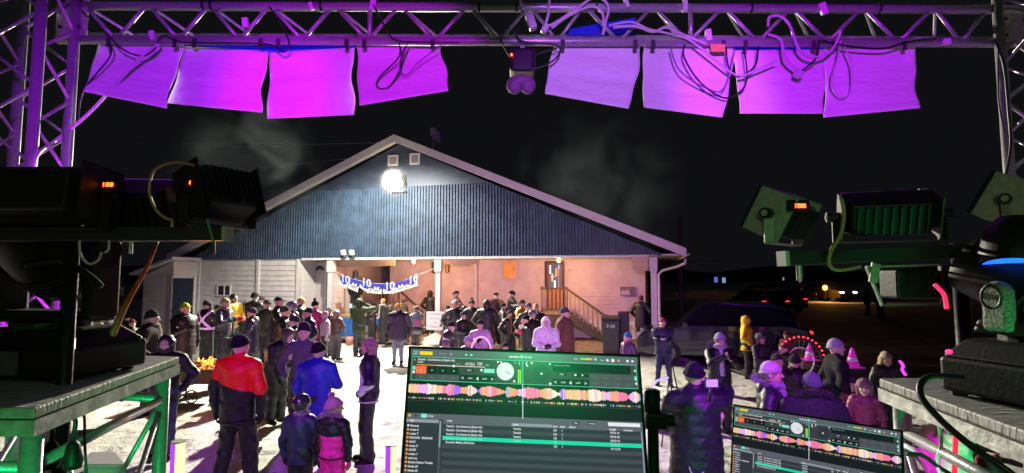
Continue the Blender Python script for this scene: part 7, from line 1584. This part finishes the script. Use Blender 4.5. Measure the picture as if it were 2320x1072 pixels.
for px, py, col, lb in ((1622, 634, (.15, .25, 1), 'small blue sign light far off left of the cars'), (1640, 635, (.35, .5, 1), 'small pale blue sign light far off beside the blue one'), (1775, 632, (.5, .5, .6), 'tiny white light far off above the pale truck'), (1812, 637, (1, .1, .25), 'tiny red light far off left of the amber beacon')):
    c_ = P(px, py, 90); w_ = .55 if px < 1700 else .18; o = MB().box(c_, (w_, .1, .9 if px < 1700 else .5)).build('distant_light', mat('far_%d' % px, col, .5, emit=col, estr=.6)); rebase(o, c_); tag(o, lb, 'light'); 
# LED wheel
wc = P(1812, 818, 9.6); lw = thing('lit_wheel', (wc.x, 9.6, 0), 'spoked wheel edged with red lights among the crowd at right', 'wheel')
RL = .40
mb = MB(); mb.tube([(wc.x + RL * math.cos(2 * PI * k / 40), 9.6, wc.z + RL * math.sin(2 * PI * k / 40)) for k in range(41)], .018, 6, cap=False); mb.build('tyre', mat('tyre', (.012, .012, .012), .8), lw)
mb = MB(); mb.tube([(wc.x + RL * .6 * math.cos(2 * PI * k / 40), 9.57, wc.z + RL * .6 * math.sin(2 * PI * k / 40)) for k in range(41)], .012, 6, cap=False); mb.build('white_ring', WHITEP, lw)
for k in range(12): a = PI * k / 12; MB().tube([(wc.x - RL * math.cos(a), 9.6, wc.z - RL * math.sin(a)), (wc.x + RL * math.cos(a), 9.6, wc.z + RL * math.sin(a))], .004, 4).build('spoke', mat('spoke_orange', (.6, .2, .06), .5) if k % 2 else ALU, lw)
for k in range(13): a = PI * (.02 + .74 * k / 12); MB().ell((wc.x + (RL + .03) * math.cos(a), 9.57, wc.z + (RL + .03) * math.sin(a)), (.017, .014, .014), 8, 6).build('red_bulb', mat('red_bulb', (1, .02, .02), .5, emit=(1, .02, .04), estr=6), lw)
MB().tube([(wc.x, 9.62, 0), (wc.x, 9.62, wc.z)], .02, 6).build('stand', BLKM, lw)
# glowing arc toy
a_ = P(1090, 795, 10.5); ar = MB().tube([(a_.x + .19 * math.cos(PI * k / 16), 10.5, a_.z + .27 * math.sin(PI * k / 16)) for k in range(17)], .016, 6).build('glow_hoop', mat('hoop', (1, .5, .7), .4, emit=(.85, .42, .62), estr=.9), smooth=True); rebase(ar, a_); tag(ar, 'pale pink glowing hoop handle above the big laptop', 'glow hoop')
# cones, the magenta light on them put into colour and glow
for px, py, Y, lb in ((1835, 815, 11.0, 'magenta lit traffic cone right of the red lit wheel'), (1932, 832, 9.0, 'magenta lit traffic cone left of the right truss table')):
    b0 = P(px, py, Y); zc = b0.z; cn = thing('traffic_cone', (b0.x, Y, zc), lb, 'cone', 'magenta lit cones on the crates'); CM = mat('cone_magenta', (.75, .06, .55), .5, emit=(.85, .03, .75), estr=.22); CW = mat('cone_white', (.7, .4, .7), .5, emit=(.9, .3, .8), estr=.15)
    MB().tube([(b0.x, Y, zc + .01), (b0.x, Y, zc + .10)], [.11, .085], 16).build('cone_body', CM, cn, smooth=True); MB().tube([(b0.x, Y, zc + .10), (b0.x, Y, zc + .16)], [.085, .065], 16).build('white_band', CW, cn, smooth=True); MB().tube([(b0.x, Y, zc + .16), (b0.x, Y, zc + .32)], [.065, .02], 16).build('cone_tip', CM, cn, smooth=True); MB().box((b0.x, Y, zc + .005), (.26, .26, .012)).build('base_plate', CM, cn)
    o = MB().box((b0.x, Y, zc / 2 - .003), (.5, .4, zc - .012)).build('dark_crate', mat('dark_crate', (.02, .018, .02), .8, bump=.3, scale=10), bevel=.02); rebase(o, (b0.x, Y, 0)); tag(o, 'dark crate carrying the ' + ('farther' if Y > 10 else 'nearer') + ' magenta lit cone', 'crate')
gs = MB().tube(spline([P(2038, 818, 8.0), P(2046, 828, 8.0), P(2044, 838, 8.0), P(2052, 850, 8.0)], 5), .022, 8).build('glow_stick', mat('glow_magenta', (1, .2, 1), .4, emit=(.85, .05, .9), estr=1.1), smooth=True); rebase(gs, P(2045, 835, 8.0)); tag(gs, 'crooked magenta glow stick beside the child in the beige beanie', 'glow stick')
# small tripod and crate by the photographer
tpd = thing('small_tripod', G(1528, 1010), 'thin black tripod standing left of the photographer', 'tripod'); g0 = G(1528, 1010); tz = Vector((g0.x - .02, g0.y, 1.25))
for aa in (200, 320, 80): MB().tube([tz, (g0.x + .22 * math.cos(rad(aa)), g0.y + .22 * math.sin(rad(aa)), .0)], .010, 6).build('leg', BLKM, tpd)

# ================================================================== smoke drifting from the braziers, then haze added for the flood's glare
def smoke(name, c, r, dens, label, seed):
    mb = MB(); mb.ell((0, 0, 0), r, 20, 12); o = mb.build(name, []); o.data.materials.clear(); o.location = c
    m = bpy.data.materials.new('smoke_volume'); m.use_nodes = True; nt = m.node_tree; nt.nodes.clear(); n = nt.nodes; L_ = nt.links
    out = n.new('ShaderNodeOutputMaterial'); v = n.new('ShaderNodeVolumePrincipled'); v.inputs['Color'].default_value = (.66, .78, .85, 1); v.inputs['Anisotropy'].default_value = .1
    tc = n.new('ShaderNodeTexCoord'); tx = n.new('ShaderNodeTexNoise'); tx.inputs['Scale'].default_value = .85; tx.inputs['Detail'].default_value = 4; tx.inputs['Distortion'].default_value = 1.0; mp = n.new('ShaderNodeMapping'); mp.inputs['Location'].default_value = (seed, seed * 2, 0); L_.new(tc.outputs['Object'], mp.inputs[0]); L_.new(mp.outputs[0], tx.inputs[0])
    rp = n.new('ShaderNodeMapRange'); rp.inputs[1].default_value = .45; rp.inputs[2].default_value = .74; rp.inputs[4].default_value = dens; L_.new(tx.outputs[0], rp.inputs[0])
    # fade to the rim of the ellipsoid
    gd = n.new('ShaderNodeVectorMath'); gd.operation = 'DIVIDE'; gd.inputs[1].default_value = r; L_.new(tc.outputs['Object'], gd.inputs[0]); ln = n.new('ShaderNodeVectorMath'); ln.operation = 'LENGTH'; L_.new(gd.outputs[0], ln.inputs[0])
    fr = n.new('ShaderNodeMapRange'); fr.inputs[1].default_value = .0; fr.inputs[2].default_value = .95; fr.inputs[3].default_value = 1; fr.inputs[4].default_value = 0; L_.new(ln.outputs['Value'], fr.inputs[0])
    mu = n.new('ShaderNodeMath'); mu.operation = 'MULTIPLY'; L_.new(rp.outputs[0], mu.inputs[0]); L_.new(fr.outputs[0], mu.inputs[1]); L_.new(mu.outputs[0], v.inputs['Density']); L_.new(v.outputs[0], out.inputs['Volume'])
    o.data.materials.append(m); o['kind'] = 'stuff'; return o
smoke('smoke', P(1360, 440, 12.5), (2.3, 1.0, 2.3), .075, '', 3.0)
smoke('smoke', P(560, 400, 13.5), (2.2, 1.0, 2.2), .075, '', 9.0)
gl_ = MB().ell((0, 0, 0), (1.5, .42, 1.15), 28, 16, Matrix.Rotation(-ANG, 3, 'Z')).build('smoke', []); gl_.location = FLOOD - ND * .10 + Vector((0, 0, .0)); gl_['kind'] = 'stuff'  # haze added round the flood lamp to draw its glare
m = bpy.data.materials.new('glare_haze'); m.use_nodes = True; nt = m.node_tree; nt.nodes.clear(); n = nt.nodes; L_ = nt.links
out = n.new('ShaderNodeOutputMaterial'); v = n.new('ShaderNodeVolumePrincipled'); v.inputs['Color'].default_value = (.8, .8, .8, 1); tc = n.new('ShaderNodeTexCoord'); ln = n.new('ShaderNodeVectorMath'); ln.operation = 'LENGTH'; L_.new(tc.outputs['Object'], ln.inputs[0])
fr = n.new('ShaderNodeMapRange'); fr.inputs[1].default_value = .0; fr.inputs[2].default_value = 1.1; fr.inputs[3].default_value = .032; fr.inputs[4].default_value = 0; L_.new(ln.outputs['Value'], fr.inputs[0]); L_.new(fr.outputs[0], v.inputs['Density']); L_.new(v.outputs[0], out.inputs['Volume']); gl_.data.materials.append(m)
